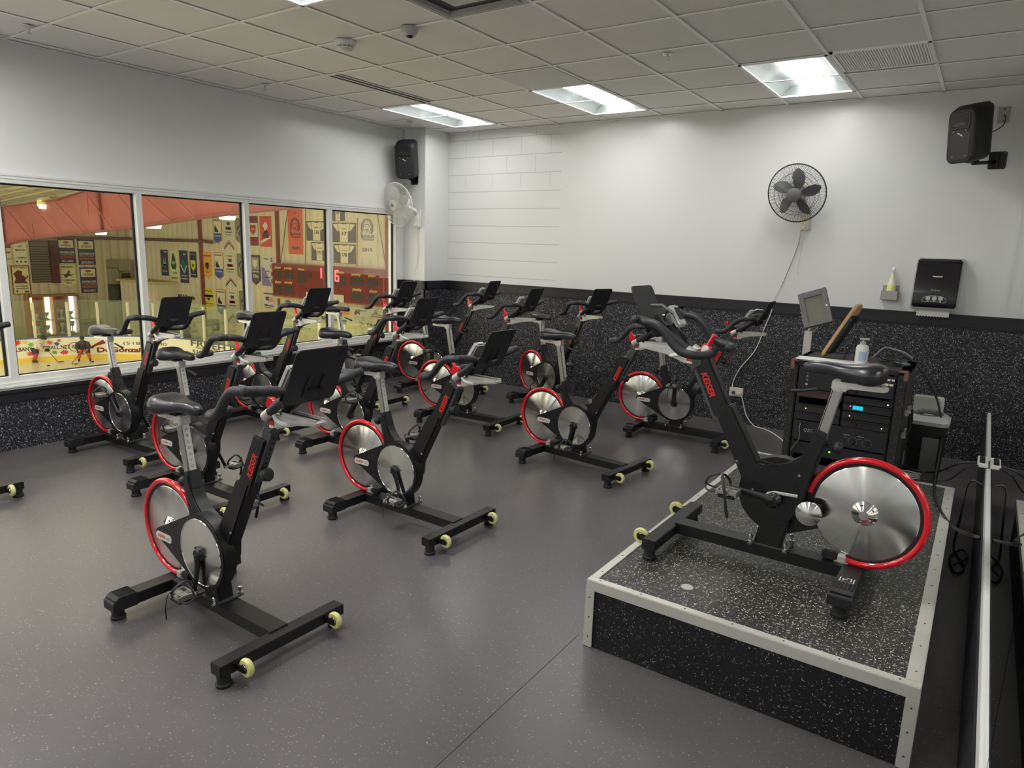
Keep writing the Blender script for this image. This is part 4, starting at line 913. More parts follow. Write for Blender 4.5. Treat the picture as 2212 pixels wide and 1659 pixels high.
# ------------------------------------------------------------------ paper towel dispenser, spray bottle
t = thing('towel_dispenser', 'black and grey paper towel dispenser on the back wall, paper hanging out', 'dispenser', (-0.355, YB, 1.27))
q = MB(); q.prism([(0.0, 0.012), (-0.19, 0.0), (-0.20, 0.02), (-0.185, 0.20), (-0.13, 0.36), (-0.10, 0.415), (0.0, 0.425)], -0.168, 0.168, 'yz'); q.build('housing', M['ltgrey'], t, bevel=0.006)
q = MB(); q.prism([(-0.165, 0.022), (-0.215, 0.020), (-0.222, 0.05), (-0.205, 0.20), (-0.155, 0.36), (-0.125, 0.412), (-0.10, 0.422), (-0.10, 0.40)], -0.158, 0.158, 'yz')
M['smoke'] = mat('smoked_black_plastic', (0.012, 0.011, 0.014), 0.16, coat=0.4)
cv = q.build('cover', M['smoke'], t, bevel=0.010, smooth=60)
def covp(x, z, off=0.0015):
    P = [(-0.222, 0.05), (-0.205, 0.20), (-0.155, 0.36)]
    if z < 0.20: k = (z-0.05)/0.15; y = -0.222+k*0.017
    else: k = (z-0.20)/0.16; y = -0.205+k*0.05
    return (x, y-off, z)
q = MB(); q.tube([covp(-0.035, 0.275, 0.003), covp(0.0, 0.273, 0.004), covp(0.035, 0.275, 0.003)], 0.005, 6); q.build('cover_latch', M['whitepl'], cv)
q = MB(); q.text('Kimberly', 0.018, None, fn=lambda x, y: covp(x, 0.165+y)); q.build('cover_lettering', M['ltgrey'], cv)
q = MB()
q.tube([covp(x, z, 0.002) for x, z in spline([(-0.075, 0.066, 0), (-0.085, 0.085, 0), (-0.055, 0.112, 0), (0, 0.118, 0), (0.055, 0.112, 0), (0.085, 0.085, 0), (0.072, 0.064, 0), (0.03, 0.070, 0), (-0.03, 0.072, 0), (-0.075, 0.066, 0)], 4) for (x, z) in ((x, z),)] if False else [covp(p.x, p.y, 0.002) for p in spline([(-0.075, 0.066, 0), (-0.085, 0.085, 0), (-0.055, 0.112, 0), (0, 0.118, 0), (0.055, 0.112, 0), (0.085, 0.085, 0), (0.072, 0.064, 0), (0.03, 0.070, 0), (-0.03, 0.072, 0), (-0.075, 0.066, 0)], 4)], 0.0018, 5)
for x in (-0.045, 0.0, 0.045):
    q.add([covp(x+a, 0.098+b_, 0.003) for a, b_ in rect(0.032, 0.030, 0.005, 3)], [tuple(range(16))])
    q.add([covp(x+a, 0.070+b_, 0.003) for a, b_ in ((-0.008, 0), (0.008, 0), (0.004, 0.012), (-0.004, 0.012))], [(0, 1, 2, 3)])
q.build('instruction_pictogram', M['ltgrey'], cv)
q = MB(); n = 22; V = []
top = [(-0.118+0.236*i/n, -0.13, 0.03) for i in range(n+1)]; bot = [(-0.118+0.236*i/n, -0.145, -0.062+(0.010 if i % 2 else 0.0)) for i in range(n+1)]
V = top+bot+[(x, y+0.001, z) for x, y, z in top+bot]; k = n+1
F = [(i, i+1, k+i+1, k+i) for i in range(n)]+[(2*k+i, 3*k+i, 3*k+i+1, 2*k+i+1) for i in range(n)]
q.add(V, F); q.build('paper_towel', M['paper'], t)
t = thing('bottle_bracket', 'small beige metal bracket on the back wall holding the spray bottle', 'bracket', (-0.700, YB, 1.36))
q = MB(); q.b2((-0.065, -0.095, -0.035), (0.065, -0.090, 0.045)); q.b2((-0.065, -0.095, -0.035), (0.065, 0, -0.030)); q.b2((-0.065, -0.095, -0.035), (-0.060, 0, 0.045)); q.b2((0.060, -0.095, -0.035), (0.065, 0, 0.045)); q.b2((-0.065, -0.005, -0.035), (0.065, 0, 0.09))
q.build('holder', mat('beige_metal', (0.42, 0.38, 0.36), 0.4, 0.2), t, bevel=0.002)
t = thing('spray_bottle', 'spray bottle of yellow liquid standing in the wall bracket', 'bottle', (-0.695, YB-0.048, 1.3305))
q = MB(); q.lathe([(0.034, 0), (0.036, 0.004), (0.036, 0.105), (0.033, 0.118)], (0, 0, 0), n=28); q.build('yellow_liquid', mat('yellow_liquid', (0.80, 0.80, 0.16), 0.15, coat=0.3), t)
q = MB(); q.lathe([(0.0345, 0.118), (0.033, 0.13), (0.020, 0.175), (0.013, 0.21), (0.012, 0.225)], (0, 0, 0), n=28); q.build('bottle_top', mat('milky_plastic', (0.82, 0.82, 0.66), 0.3), t)
q = MB(); q.lathe([(0.0368, 0.035), (0.0368, 0.085)], (0, 0, 0), n=28, cap=False); q.build('bottle_label', M['paper'], t)
q = MB(); q.lathe([(0.014, 0.222), (0.014, 0.238)], (0, 0, 0), n=16); q.prism([(-0.035, 0.250), (0.022, 0.250), (0.018, 0.275), (-0.012, 0.277)], -0.010, 0.010, 'yz'); q.tube([(0, -0.02, 0.25), (0, -0.032, 0.22)], 0.004, 6); q.build('spray_head', M['whitepl'], t, bevel=0.002)

# ------------------------------------------------------------------ equipment rack
RX0, RX1, RYF, RYB, RTZ, RBZ = -1.03, -0.335, 4.80, 5.45, 0.985, 0.0
rk = thing('equipment_rack', 'tall black carpeted audio rack case behind the platform, leather corner guards', 'rack', (-0.68, 5.1, 0))
lk = lambda p: (p[0]+0.68, p[1]-5.1, p[2])
RYF = 4.885
q = MB(); q.b2(lk((RX0, RYF, 0.0)), lk((RX0+0.045, RYB, RTZ))); q.b2(lk((RX1-0.055, RYF, 0.0)), lk((RX1, RYB, RTZ))); q.b2(lk((RX0, RYF, RTZ-0.03)), lk((RX1, RYB, RTZ))); q.b2(lk((RX0, RYF, 0.0)), lk((RX1, RYB, 0.05))); q.b2(lk((RX0, RYB-0.02, 0.0)), lk((RX1, RYB, RTZ)))
q.build('case', M['case'], rk, bevel=0.006)
for (x, s) in ((RX0, 1), (RX1, -1)):
    q = MB(); q.b2(lk((x-0.003*s, RYF-0.006, RTZ-0.010)), lk((x+0.055*s, RYF+0.03, RTZ+0.004))); q.b2(lk((x-0.003*s, RYF-0.006, RTZ-0.060)), lk((x+0.022*s, RYF+0.03, RTZ-0.004)))
    q.build('corner_guard', M['brown'], rk, bevel=0.004)
q = MB()
for dy in (0.14, 0.30):
    q.tube([lk((RX1+0.004, RYF+dy, 0.70)), lk((RX1+0.030, RYF+dy+0.005, 0.695)), lk((RX1+0.036, RYF+dy+0.01, 0.62)), lk((RX1+0.030, RYF+dy+0.005, 0.555)), lk((RX1+0.004, RYF+dy, 0.55))], 0.008, 8)
hd_ = q.build('side_handle', M['gasket'], rk)
q = MB()
for dy in (0.14, 0.30):
    for z in (0.70, 0.55): q.box(lk((RX1+0.012, RYF+dy, z)), (0.026, 0.04, 0.034))
q.build('handle_bracket', M['ltgrey'], rk, bevel=0.004)
u0, u1 = RX0+0.05, RX1-0.06
for x in (u0, u1-0.02): MB().b2(lk((x, RYF+0.02, 0.05)), lk((x+0.02, RYF+0.025, RTZ-0.03))).build('rack_rail', M['blackm'], rk)
for x in (u0+0.008, u1-0.008):
    for z in (0.42, 0.47, 0.55, 0.62, 0.70, 0.76, 0.82, 0.90): MB().lathe([(0.007, 0), (0.006, 0.004), (0, 0.004)], lk((x, RYF+0.012, z)), (0, -1, 0), n=10, cap=False).build('rack_screw', M['dkgrey'], rk)
xm = (u0+u1)/2
def unit(name, label, z0, z1, m, yo=0.012, x0=None, x1=None, cat='audio unit'):
    x0 = u0+0.006 if x0 is None else x0; x1 = u1-0.006 if x1 is None else x1
    t = thing(name, label, cat, ((x0+x1)/2, RYF+yo, z0), 0)
    w_ = x1-x0; q = MB(); q.b2((-w_/2, -0.012, 0), (w_/2, 0, z1-z0)); q.build('front_panel', m, t, bevel=0.003)
    q = MB(); q.b2((-w_/2+0.02, 0, 0.003), (w_/2-0.02, 0.36, z1-z0-0.003)); q.build('chassis', M['black'], t)
    return t, w_
M['panelb'] = mat('black_rack_panel', (0.018, 0.017, 0.019), 0.4, noise=0.1)
M['panelr'] = mat('rusty_brown_panel', (0.045, 0.022, 0.020), 0.5, noise=0.5, nscale=60)
t, w_ = unit('disc_player', 'black disc player at the top of the rack, under the saddle nose', 0.800, 0.945, M['blackm'], x1=xm+0.02)
q = MB(); q.b2((-w_/2+0.10, -0.0135, 0.035), (w_/2-0.04, -0.012, 0.060)); q.build('disc_tray', M['panelb'], t, bevel=0.002)
for k, z in enumerate((0.03, 0.06, 0.085, 0.11)): q = MB().lathe([(0.008, 0), (0.007, 0.006), (0, 0.006)], (-w_/2+0.055, -0.012, z), (0, -1, 0), n=14, cap=False).build('button', M['grey'] if k else M['ltgrey'], t)
t, w_ = unit('mixer', 'black audio mixer with pale key strip behind the seat slider', 0.800, 0.945, M['blackm'], x0=xm+0.025)
for k in range(4): MB().b2((0.02+0.027*k, -0.016, 0.085), (0.042+0.027*k, -0.012, 0.098)).build('key', M['cream'], t)
for k in range(3): MB().b2((0.06+0.025*k, -0.015, 0.117), (0.078+0.025*k, -0.012, 0.128)).build('key', M['cream'], t)
MB().lathe([(0.016, 0), (0.014, 0.02), (0, 0.02)], (-0.09, -0.012, 0.03), (0, -1, 0), n=18, cap=False).build('knob', M['black'], t)
def rack1(z0, z1, label, m, leds=(), knobs=(), x0=None, x1=None):
    t, w_ = unit('rack_unit', label, z0, z1, m, x0=x0, x1=x1)
    h = z1-z0
    MB().b2((-w_/2+0.004, -0.022, h-0.008), (w_/2-0.004, -0.012, h-0.001)).build('top_lip', m, t, bevel=0.002)
    for (fx, mm) in leds: MB().sphere((fx*w_, -0.013, h*0.45), 0.0042, 8).build('indicator_light', mm, t)
    for fx in knobs: MB().lathe([(0.014, 0), (0.012, 0.010), (0, 0.010)], (fx*w_, -0.012, h*0.45), (0, -1, 0), n=16, cap=False).build('knob', M['gasket'], t)
    return t, w_
rack1(0.742, 0.795, 'brownish rack unit with a dark knob, left half below the disc player', M['panelr'], (), (0.30,), x1=xm-0.005)
rack1(0.742, 0.785, 'thin black rack unit with small white light, right half', M['panelb'], ((0.42, M['led_w']),), (-0.32,), x0=xm+0.005)
t, w_ = rack1(0.690, 0.738, 'black rack unit with glowing cyan display', M['panelb'], (), (), x0=xm+0.005)
q = MB(); q.b2((-0.08, -0.0135, 0.012), (-0.02, -0.012, 0.038)); q.build('cyan_display', M['blue_lcd'], t)
MB().sphere((-0.095, -0.013, 0.032), 0.004, 8).build('indicator_light', emit('pink_led', (1, 0.3, 0.4), 1.5), t)
rack1(0.640, 0.695, 'black rack unit with orange light at its left end', M['panelb'], ((-0.26, M['led_o']),), (), x1=xm-0.005)
rack1(0.635, 0.685, 'black rack unit with orange light at its left, right half', M['panelb'], ((-0.33, M['led_o']),), (), x0=xm+0.005)
rack1(0.585, 0.637, 'plain black rack unit, left half above the wireless receiver', M['panelb'], (), (0.0,), x1=xm-0.005)
rack1(0.580, 0.632, 'plain black rack unit with one white light, right half', M['panelb'], ((0.36, M['led_w']),), (-0.2,), x0=xm+0.005)
t, w_ = unit('power_amplifier', 'black power amplifier with two dials and white lettering, lower in the rack', 0.440, 0.578, M['blackm'])
q = MB(); q.text('QSC', 0.030, frame_m((-0.19, -0.0128, 0.075), (1, 0, 0), (0, 0, 1)), shear=0.2); q.build('brand_lettering', M['ltgrey'], t)
for x in (0.09, 0.175):
    MB().lathe([(0.016, 0), (0.014, 0.014), (0, 0.014)], (x, -0.012, 0.05), (0, -1, 0), n=20, cap=False).build('dial', M['gasket'], t)
    q = MB()
    for k in range(11): a = R(-60+30*k); q.box((x+0.026*math.cos(a), -0.0128, 0.05+0.026*math.sin(a)), (0.006, 0.001, 0.002), (0, -a, 0))
    q.b2((x-0.06, -0.0130, 0.086), (x-0.02, -0.0122, 0.089)); q.b2((x-0.055, -0.0130, 0.070), (x-0.035, -0.0122, 0.072)); q.build('dial_scale', M['ltgrey'], t)
for x in (-0.235, -0.20): MB().lathe([(0.007, 0), (0.006, 0.018), (0.003, 0.02)], (x, -0.012, 0.120), (0, -1, 0), n=12).build('jack_plug', M['gasket'], t)
cable('patch_cable', [(-0.925, RYF-0.018, 0.560), (-0.925, RYF-0.04, 0.53), (-0.92, RYF-0.035, 0.46), (-0.95, RYF-0.02, 0.40), (-0.97, RYF-0.012, 0.36)], 0.003, M['grey'], 'grey patch cable hanging from the left jack of the amplifier')
t, w_ = unit('wireless_receiver', 'black receiver at the bottom of the rack with a green light', 0.345, 0.430, M['blackm'])
MB().sphere((-0.04, -0.013, 0.045), 0.006, 8).build('indicator_light', M['led_g'], t)
q = MB()
for (x, z, a, b_) in ((-0.13, 0.066, 0.03, 0.012), (-0.14, 0.048, 0.02, 0.006), (-0.085, 0.048, 0.014, 0.008), (0.20, 0.04, 0.008, 0.006)): q.b2((x, -0.0135, z), (x+a, -0.012, z+b_))
q.build('white_marking', M['ltgrey'], t)

# things on the rack
t = thing('tablet_kiosk', 'grey framed tablet kiosk on a silver post behind the rack', 'tablet stand', (-1.075, 5.56, 0))
q = MB(); q.box((0, 0, 0.56), (0.055, 0.022, 1.12)); q.build('post', M['cast'], t, bevel=0.002)
q = MB(); q.lathe([(0.10, 0), (0.10, 0.012), (0.02, 0.014)], (0, 0, 0), n=32); q.build('base_plate', M['cast'], t)
mm = Matrix.Translation((0.035, -0.045, 1.30)) @ Matrix.Rotation(R(-4), 4, 'Z') @ Matrix.Rotation(R(-18), 4, 'X') @ Matrix.Rotation(R(-21), 4, 'Y')
q = MB()
for a, b_ in (((-0.10, -0.135), (-0.062, 0.135)), ((0.062, -0.135), (0.10, 0.135)), ((-0.062, -0.135), (0.062, -0.095)), ((-0.062, 0.090), (0.062, 0.135))): q.b2((a[0], -0.012, a[1]), (b_[0], 0.022, b_[1]))
q.b2((-0.10, 0.006, -0.135), (0.10, 0.022, 0.135))
o_ = q.build('enclosure', mat('kiosk_grey', (0.13, 0.135, 0.13), 0.45), t, bevel=0.002); o_.matrix_local = mm
q = MB(); q.b2((-0.063, 0.001, -0.096), (0.063, 0.006, 0.091)); sc_ = q.build('tablet_screen', mat('blank_glossy_screen', (0.22, 0.21, 0.18), 0.12), o_)
q = MB(); q.lathe([(0.008, 0), (0.008, 0.003), (0, 0.003)], (0.082, -0.012, -0.005), (0, -1, 0), n=14, cap=False); q.build('home_button', M['whitepl'], o_)
q = MB()
for z in (0.0, -0.03, -0.06): q.lathe([(0.006, 0), (0.005, 0.006), (0, 0.006)], (-0.10, 0.004, z-0.01), (-1, 0, 0), n=10, cap=False)
q.build('side_bolts', M['whitepl'], o_)
q = MB(); q.tube([(0.01, 0.0, 1.10), (0.06, 0.0, 1.15)], 0.005, 6); q.tube([(0, 0.01, 1.10), (0.035, -0.02, 1.24)], 0.016, 8); q.build('tilt_arm', M['cast'], t)
t = thing('leaning_board', 'rounded pale wooden board leaning back on a stand on top of the rack', 'board', (-0.80, 5.17, RTZ))
mm = Matrix.Translation((-0.075, -0.03, 0.012)) @ Matrix.Rotation(R(-8), 4, 'Z') @ Matrix.Rotation(R(27), 4, 'Y')
q = MB(); q.prism([(y, z+0.21) for y, z in rect(0.16, 0.42, 0.06, 6)], -0.012, 0.010, 'yz'); o_ = q.build('wooden_edge', M['wood'], t, bevel=0.004); o_.matrix_local = mm
q = MB(); q.prism([(y, z+0.19) for y, z in rect(0.14, 0.30, 0.03, 5)], 0.008, 0.030, 'yz'); q.build('black_backing', M['blackm'], o_, bevel=0.003)
t = thing('small_tripod', 'small black wire stand on the rack beside the wooden board', 'stand', (-0.70, 5.20, RTZ))
q = MB(); q.tube([(0.0, 0, 0.155), (-0.055, -0.02, 0.003)], 0.004, 6); q.tube([(0.0, 0, 0.155), (0.045, -0.04, 0.003)], 0.006, 6); q.tube([(0, 0, 0.155), (0.01, 0.06, 0.003)], 0.004, 6); q.lathe([(0.02, 0.15), (0.02, 0.003)], (-0.06, 0.04, 0), n=12) if False else None
q.build('legs', M['gasket'], t); MB().sphere((0, 0, 0.158), 0.008, 8).build('joint', M['grey'], t)
t = thing('sanitizer_bottle', 'white pump bottle standing on paper towels on the rack', 'bottle', (-0.620, 4.965, RTZ+0.0065)); t.scale = (1.25, 1.25, 1.25)
q = MB(); q.lathe([(0.029, 0), (0.031, 0.004), (0.031, 0.085), (0.026, 0.100), (0.013, 0.106)], (0, 0, 0), n=28); q.build('bottle_body', M['whitepl'], t)
q = MB(); q.lathe([(0.015, 0.106), (0.015, 0.118), (0.006, 0.120), (0.006, 0.130)], (0, 0, 0), n=18); q.box((0.006, 0, 0.134), (0.045, 0.020, 0.010)); q.build('pump', M['ltgrey'], t, bevel=0.002)
q = MB(); q.add([(0.0315*math.sin(R(a)), -0.0315*math.cos(R(a)), z) for z in (0.02, 0.07) for a in range(-20, 60, 10)], [(i, i+1, 8+i+1, 8+i) for i in range(7)]); q.build('bottle_label', C(170, 185, 215), t)
def towels(label, name, mtx, n=4):
    q = MB(); k = 24
    for j in range(n):
        L0 = [(-0.11-0.006*j+(0.006 if i % 2 else 0), -0.10+0.20*i/k, 0.0015*j+0.004*math.sin(i*0.6+j)) for i in range(k+1)]
        R1 = [(0.12, -0.10+0.20*i/k, 0.0015*j) for i in range(k+1)]
        V = L0+R1+[(x, y, z+0.0008) for x, y, z in L0+R1]; m_ = k+1
        F = [(i, m_+i, m_+i+1, i+1) for i in range(k)]+[(2*m_+i, 2*m_+i+1, 3*m_+i+1, 3*m_+i) for i in range(k)]+[(i, i+1, 2*m_+i+1, 2*m_+i) for i in range(k)]
        q.add(V, F)
    o = q.build(name, M['paper']); o.matrix_world = mtx; return tag(o, label, 'paper towels')
towels('white paper towels lying on the front edge of the rack top, under the bottle', 'paper_towels', Matrix.Translation((-0.79, 4.962, RTZ+0.006)) @ Matrix.Rotation(R(2), 4, 'Z') @ Matrix.Diagonal((1.75, 0.98, 1, 1)), 4)
t = thing('disc_case', 'clear and blue compact discs lying on the rack near its back right corner', 'discs', (-0.41, 5.17, RTZ+0.002))
q = MB(); q.lathe([(0.060, 0), (0.060, 0.012)], (0, 0, 0), n=36); q.build('clear_cover', M['clear'], t)
q = MB(); q.lathe([(0.057, 0.0125), (0.010, 0.014)], (0, 0, 0), n=36, cap=False); q.build('disc', mat('blue_silver_disc', (0.35, 0.55, 0.85), 0.2, 0.6), t)
rnd = random.Random(3)
def tangle(name, cx, cy, z, rx, ry, n, m, label, r=0.0035):
    P = [(cx+rx*math.cos(i*1.9)*rnd.uniform(0.5, 1), cy+ry*math.sin(i*1.9)*rnd.uniform(0.5, 1), z+r+rnd.uniform(0, 0.03)*(i % 2)) for i in range(n)]
    return cable(name, P, r, m, label)
tangle('cable_tangle', -0.47, 5.16, RTZ+0.004, 0.12, 0.14, 14, M['cable'], 'black tangled cables lying on the right half of the rack top')
cable('microphone_cable', [(-0.58, 5.2, RTZ+0.03), (-0.52, 5.22, RTZ+0.10), (-0.46, 5.22, RTZ+0.095), (-0.40, 5.2, RTZ+0.085), (-0.345, 5.18, RTZ+0.055)], 0.006, M['grey'], 'thick grey cable arching over the back of the rack top')
pts = [atd(1945, 762, 5.0), atd(1975, 783, 4.97), atd(2005, 820, 4.92), atd(2026, 870, 4.85), atd(2035, 930, 4.75), atd(2029, 985, 4.62)]
p2 = [onz(2019, 1040, 0.322), onz(2020, 1075, 0.318), onz(2036, 1110, 0.318), onz(2060, 1138, 0.322), onx(2092, 1154, 0.07), onx(2120, 1162, XR-0.012)]
cable('hanging_cable', [tuple(p) for p in pts+p2], 0.0075, M['cable'], 'long black cable looping from the rack top down past the platform to the mirror wall')

# floor machine behind the rack
t = thing('floor_machine', 'black moulded plastic machine with a grey top standing behind the rack', 'machine', (-0.22, 5.62, 0))
def rr(z, w_, d_, r, dx=0, dy=0): return [(x+dx, y+dy, z) for x, y in rect(w_, d_, r, 5)]
q = MB(); q.loft([rr(0.02, 0.20, 0.28, 0.03), rr(0.05, 0.205, 0.29, 0.04), rr(0.30, 0.225, 0.31, 0.05), rr(0.52, 0.25, 0.33, 0.06), rr(0.55, 0.25, 0.33, 0.06)]); q.build('body', M['blackm'], t, smooth=50)
q = MB(); q.loft([rr(0.55, 0.262, 0.34, 0.06), rr(0.575, 0.262, 0.34, 0.06), rr(0.60, 0.20, 0.27, 0.05, -0.015, 0.02)]); q.build('top_shell', M['ltgrey'], t, smooth=50)
q = MB(); q.tube(spline([(-0.09, -0.02, 0.60), (-0.03, -0.05, 0.63), (0.03, -0.02, 0.625), (0.07, 0.03, 0.60)], 5), 0.020, 8); q.build('handle', M['grey'], t)
q = MB(); q.box((-0.02, 0.10, 0.655), (0.19, 0.02, 0.13), (0.2, 0, 0)); q.build('white_panel', M['whitepl'], t, bevel=0.008)
q = MB(); q.box((0.035, -0.168, 0.30), (0.10, 0.006, 0.34), (0.07, 0, 0)); q.build('front_badge_panel', M['grey'], t, bevel=0.002)
q = MB(); q.box((-0.06, -0.160, 0.40), (0.09, 0.012, 0.03)); q.box((-0.06, -0.148, 0.22), (0.11, 0.016, 0.045)); q.box((0.08, -0.172, 0.50), (0.08, 0.012, 0.022)); q.build('moulded_grips', M['gasket'], t, bevel=0.004)
q = MB(); q.text('rainMate', 0.030, frame_m((0.03, -0.158, 0.085), (1, 0, 0.05), (0, 0, 1)), shear=0.3, width=0.095); q.b2((-0.02, -0.158, 0.064), (0.08, -0.157, 0.067)); q.build('brand_lettering', M['ltgrey'], t)
for s in (-1, 1): MB().lathe([(0.028, -0.014), (0.028, 0.014)], (s*0.085, 0.12, 0.028), (1, 0, 0), n=16).build('caster', M['rubber'], t)

# power strip and cables by the mirror
t = thing('power_strip', 'white power strip standing out from the mirror ledge', 'power strip', (0.120, 5.05, 0.445))
q = MB(); q.box((0.0, 0, 0.012), (0.055, 0.21, 0.024)); q.build('strip_body', M['whitepl'], t, bevel=0.004)
q = MB()
for y in (-0.07, -0.02, 0.03): q.box((-0.004, y, 0.030), (0.028, 0.03, 0.014))
q.build('plugs', M['gasket'], t, bevel=0.002)
cable('strip_cable', [(0.09, 5.0, 0.46), (0.0, 5.02, 0.43), (-0.1, 5.08, 0.34), (-0.18, 5.15, 0.30), (-0.26, 5.10, 0.315)], 0.006, M['cable'], 'black cable from the power strip across to the rack foot')
cable('strip_cable', [(0.10, 4.95, 0.455), (0.04, 4.90, 0.44), (-0.03, 4.95, 0.34), (-0.10, 4.93, 0.315), (-0.2, 4.90, 0.312)], 0.005, M['cable'], 'second thinner black cable under the first, from the power strip to the platform')
cable('ledge_cable', [(0.13, 4.72, 0.40), (0.08, 4.74, 0.41), (0.055, 4.74, 0.36), (0.05, 4.70, 0.2), (0.04, 4.66, 0.012), (0.07, 4.5, 0.010), (0.10, 4.35, 0.010), (0.06, 4.25, 0.012), (0.03, 4.45, 0.014), (0.08, 4.62, 0.016), (0.11, 4.50, 0.022), (0.05, 4.33, 0.024)], 0.006, M['cable'], 'black cable curled on the floor between the platform and the mirror wall')
q = MB(); a = []
for k in range(26): an = k*0.75; a.append((-0.245+0.055*math.cos(an), 4.86+0.045*math.sin(an), PZ+0.022+0.0016*k))
o = MB().tube(a, 0.005, 8).build('cable_coil', M['grey']); tag(o, 'grey coiled cable lying on the rear edge of the platform beside the rack', 'cable')
# sticker on the rear bar of the instructor bike
q = MB(); q.add([(-0.445, 0.145, 0.1055), (-0.445, 0.200, 0.1055), (-0.380, 0.200, 0.1055), (-0.380, 0.145, 0.1055)], [(0, 1, 2, 3)])
bs = [c for c in kids(proto) if c.name.startswith('base_frame')][0]
q.build('sticker', M['ink'], bs)
q = MB()
for (a, b_) in (((-0.440, 0.150), (-0.436, 0.196)), ((-0.440, 0.192), (-0.386, 0.196)), ((-0.390, 0.150), (-0.386, 0.196)), ((-0.430, 0.150), (-0.410, 0.154)), ((-0.430, 0.150), (-0.426, 0.180)), ((-0.415, 0.165), (-0.395, 0.169)), ((-0.402, 0.160), (-0.398, 0.182))): q.b2((a[0], a[1], 0.1057), (b_[0], b_[1], 0.1062))
q.build('sticker_marks', M['whitepl'], bs)

# ------------------------------------------------------------------ the ice rink beyond the windows
ZI = -3.86; ZT = -2.80; WX = -39.4; WY = 20.0     # ice level, top of the boards, far side wall, end wall
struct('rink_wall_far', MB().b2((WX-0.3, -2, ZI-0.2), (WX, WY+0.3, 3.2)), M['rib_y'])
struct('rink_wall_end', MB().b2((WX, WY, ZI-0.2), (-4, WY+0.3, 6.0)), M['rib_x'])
struct('rink_floor', MB().b2((WX, -4, ZI-0.2), (-7, WY, ZI-0.02)), C(120, 115, 100))
q = MB(); q.add([(WX, 6, 2.75), (WX, WY, 2.75), (-16, WY, 4.85), (-16, 6, 4.85), (WX, 6, 2.85), (WX, WY, 2.85), (-16, WY, 4.95), (-16, 6, 4.95)], [(0, 1, 2, 3), (4, 7, 6, 5), (0, 4, 5, 1), (1, 5, 6, 2), (2, 6, 7, 3), (3, 7, 4, 0)]); struct('rink_roof', q, M['roof'])
# board line: straight side, rounded corner, end
CX, CY, CR = -28.3, 11.7, 5.6
def bl(s_):   # arc length from the corner start, s_<0 along the straight side
    if s_ < 0: return (CX-CR, CY+s_)
    L_q = CR*PI/2
    if s_ <= L_q: a = PI-s_/CR; return (CX+CR*math.cos(a), CY+CR*math.sin(a))
    return (CX+(s_-L_q), CY+CR)
def bn(s_):   # inward normal (toward the ice)
    a = bl(s_-0.05); b_ = bl(s_+0.05); t = Vector((b_[0]-a[0], b_[1]-a[1], 0)).normalized(); return Vector((t.y, -t.x, 0))
SS = [-14, -11, -8, -5, -2, 0]+[CR*PI/2*k/24 for k in range(1, 25)]+[CR*PI/2+k*2.0 for k in range(1, 9)]
def strip(z0, z1, off0, off1):
    q = MB(); n = len(SS); V = []
    for s_ in SS:
        p = Vector((*bl(s_), 0)); nn = bn(s_)
        for (o_, z) in ((off0, z0), (off1, z0), (off1, z1), (off0, z1)): V.append(tuple(p+nn*o_+Vector((0, 0, z))))
    F = [(i*4+k, i*4+(k+1) % 4, i*4+4+(k+1) % 4, i*4+4+k) for i in range(n-1) for k in range(4)]+[(0, 1, 2, 3), tuple((n-1)*4+k for k in (3, 2, 1, 0))]
    return q.add(V, F)
bd = tag(strip(ZI, ZT-0.04, -0.10, 0.0).build('rink_boards', M['board']), 'white rink boards curving around the corner of the ice', 'rink boards')
tag(strip(ZI, ZI+0.20, 0.0, 0.02).build('kick_plate', M['kick'], bd))
strip(ZT-0.05, ZT, -0.12, 0.02).build('cap_rail', M['capblue'], bd)
q = MB(); V = [(bl(s_)[0], bl(s_)[1], ZI) for s_ in SS]+[(-9.6, CY+CR, ZI), (-9.6, -4.9, ZI)]; q.add(V+[(x, y, z-0.1) for x, y, z in V], [tuple(range(len(V))), tuple(range(2*len(V)-1, len(V)-1, -1))]); struct('rink_ice', q, M['ice'])
tag(MB().b2((-33.9, 9.3, ZI+0.001), (-20, 9.6, ZI+0.004)).build('blue_line', C(60, 90, 190)), 'short piece of blue line on the ice at the far left edge of the window', 'rink marking')
# plexiglass panels with posts
def sof(u, v=700):   # where a view ray crosses the board line, as arc length
    best = None; d = ray(u, v)
    for k in range(-120, 900):
        s_ = k*0.05; x, y = bl(s_); e = abs(x*d.y-y*d.x)/math.hypot(d.x, d.y)
        if best is None or e < best[0]: best = (e, s_)
    return best[1]
posts = [sof(u) for u in (75, 146, 213, 277, 334, 391, 441, 488, 530, 585, 640, 690, 742, 800)]
glz = tag(bpy.data.objects.new('rink_glass', None), 'tall clear protective glass standing on the rink boards, pale posts between panels', 'rink glass'); COL.objects.link(glz); glz.location = (*bl(posts[2]), ZT)
gl = Vector(glz.location)
edges = [posts[0]-2.0, posts[0]-1.0]+posts
for i in range(len(edges)-1):
    a, b_ = Vector((*bl(edges[i]), ZT))-gl, Vector((*bl(edges[i+1]), ZT))-gl
    t_ = (b_-a).normalized(); nn = Vector((t_.y, -t_.x, 0))*0.01
    q = MB(); up = Vector((0, 0, 1.62)); q.add([a-nn, b_-nn, b_-nn+up, a-nn+up, a+nn, b_+nn, b_+nn+up, a+nn+up], [(0, 3, 2, 1), (4, 5, 6, 7), (0, 1, 5, 4), (1, 2, 6, 5), (2, 3, 7, 6), (3, 0, 4, 7)])
    q.build('glass_panel', M['rinkglass'], glz)
for s_ in posts:
    p = Vector((*bl(s_), ZT))-gl; MB().box(p+Vector((0, 0, 0.76)), (0.09, 0.09, 1.52)).build('glass_post', M['cream'], glz)
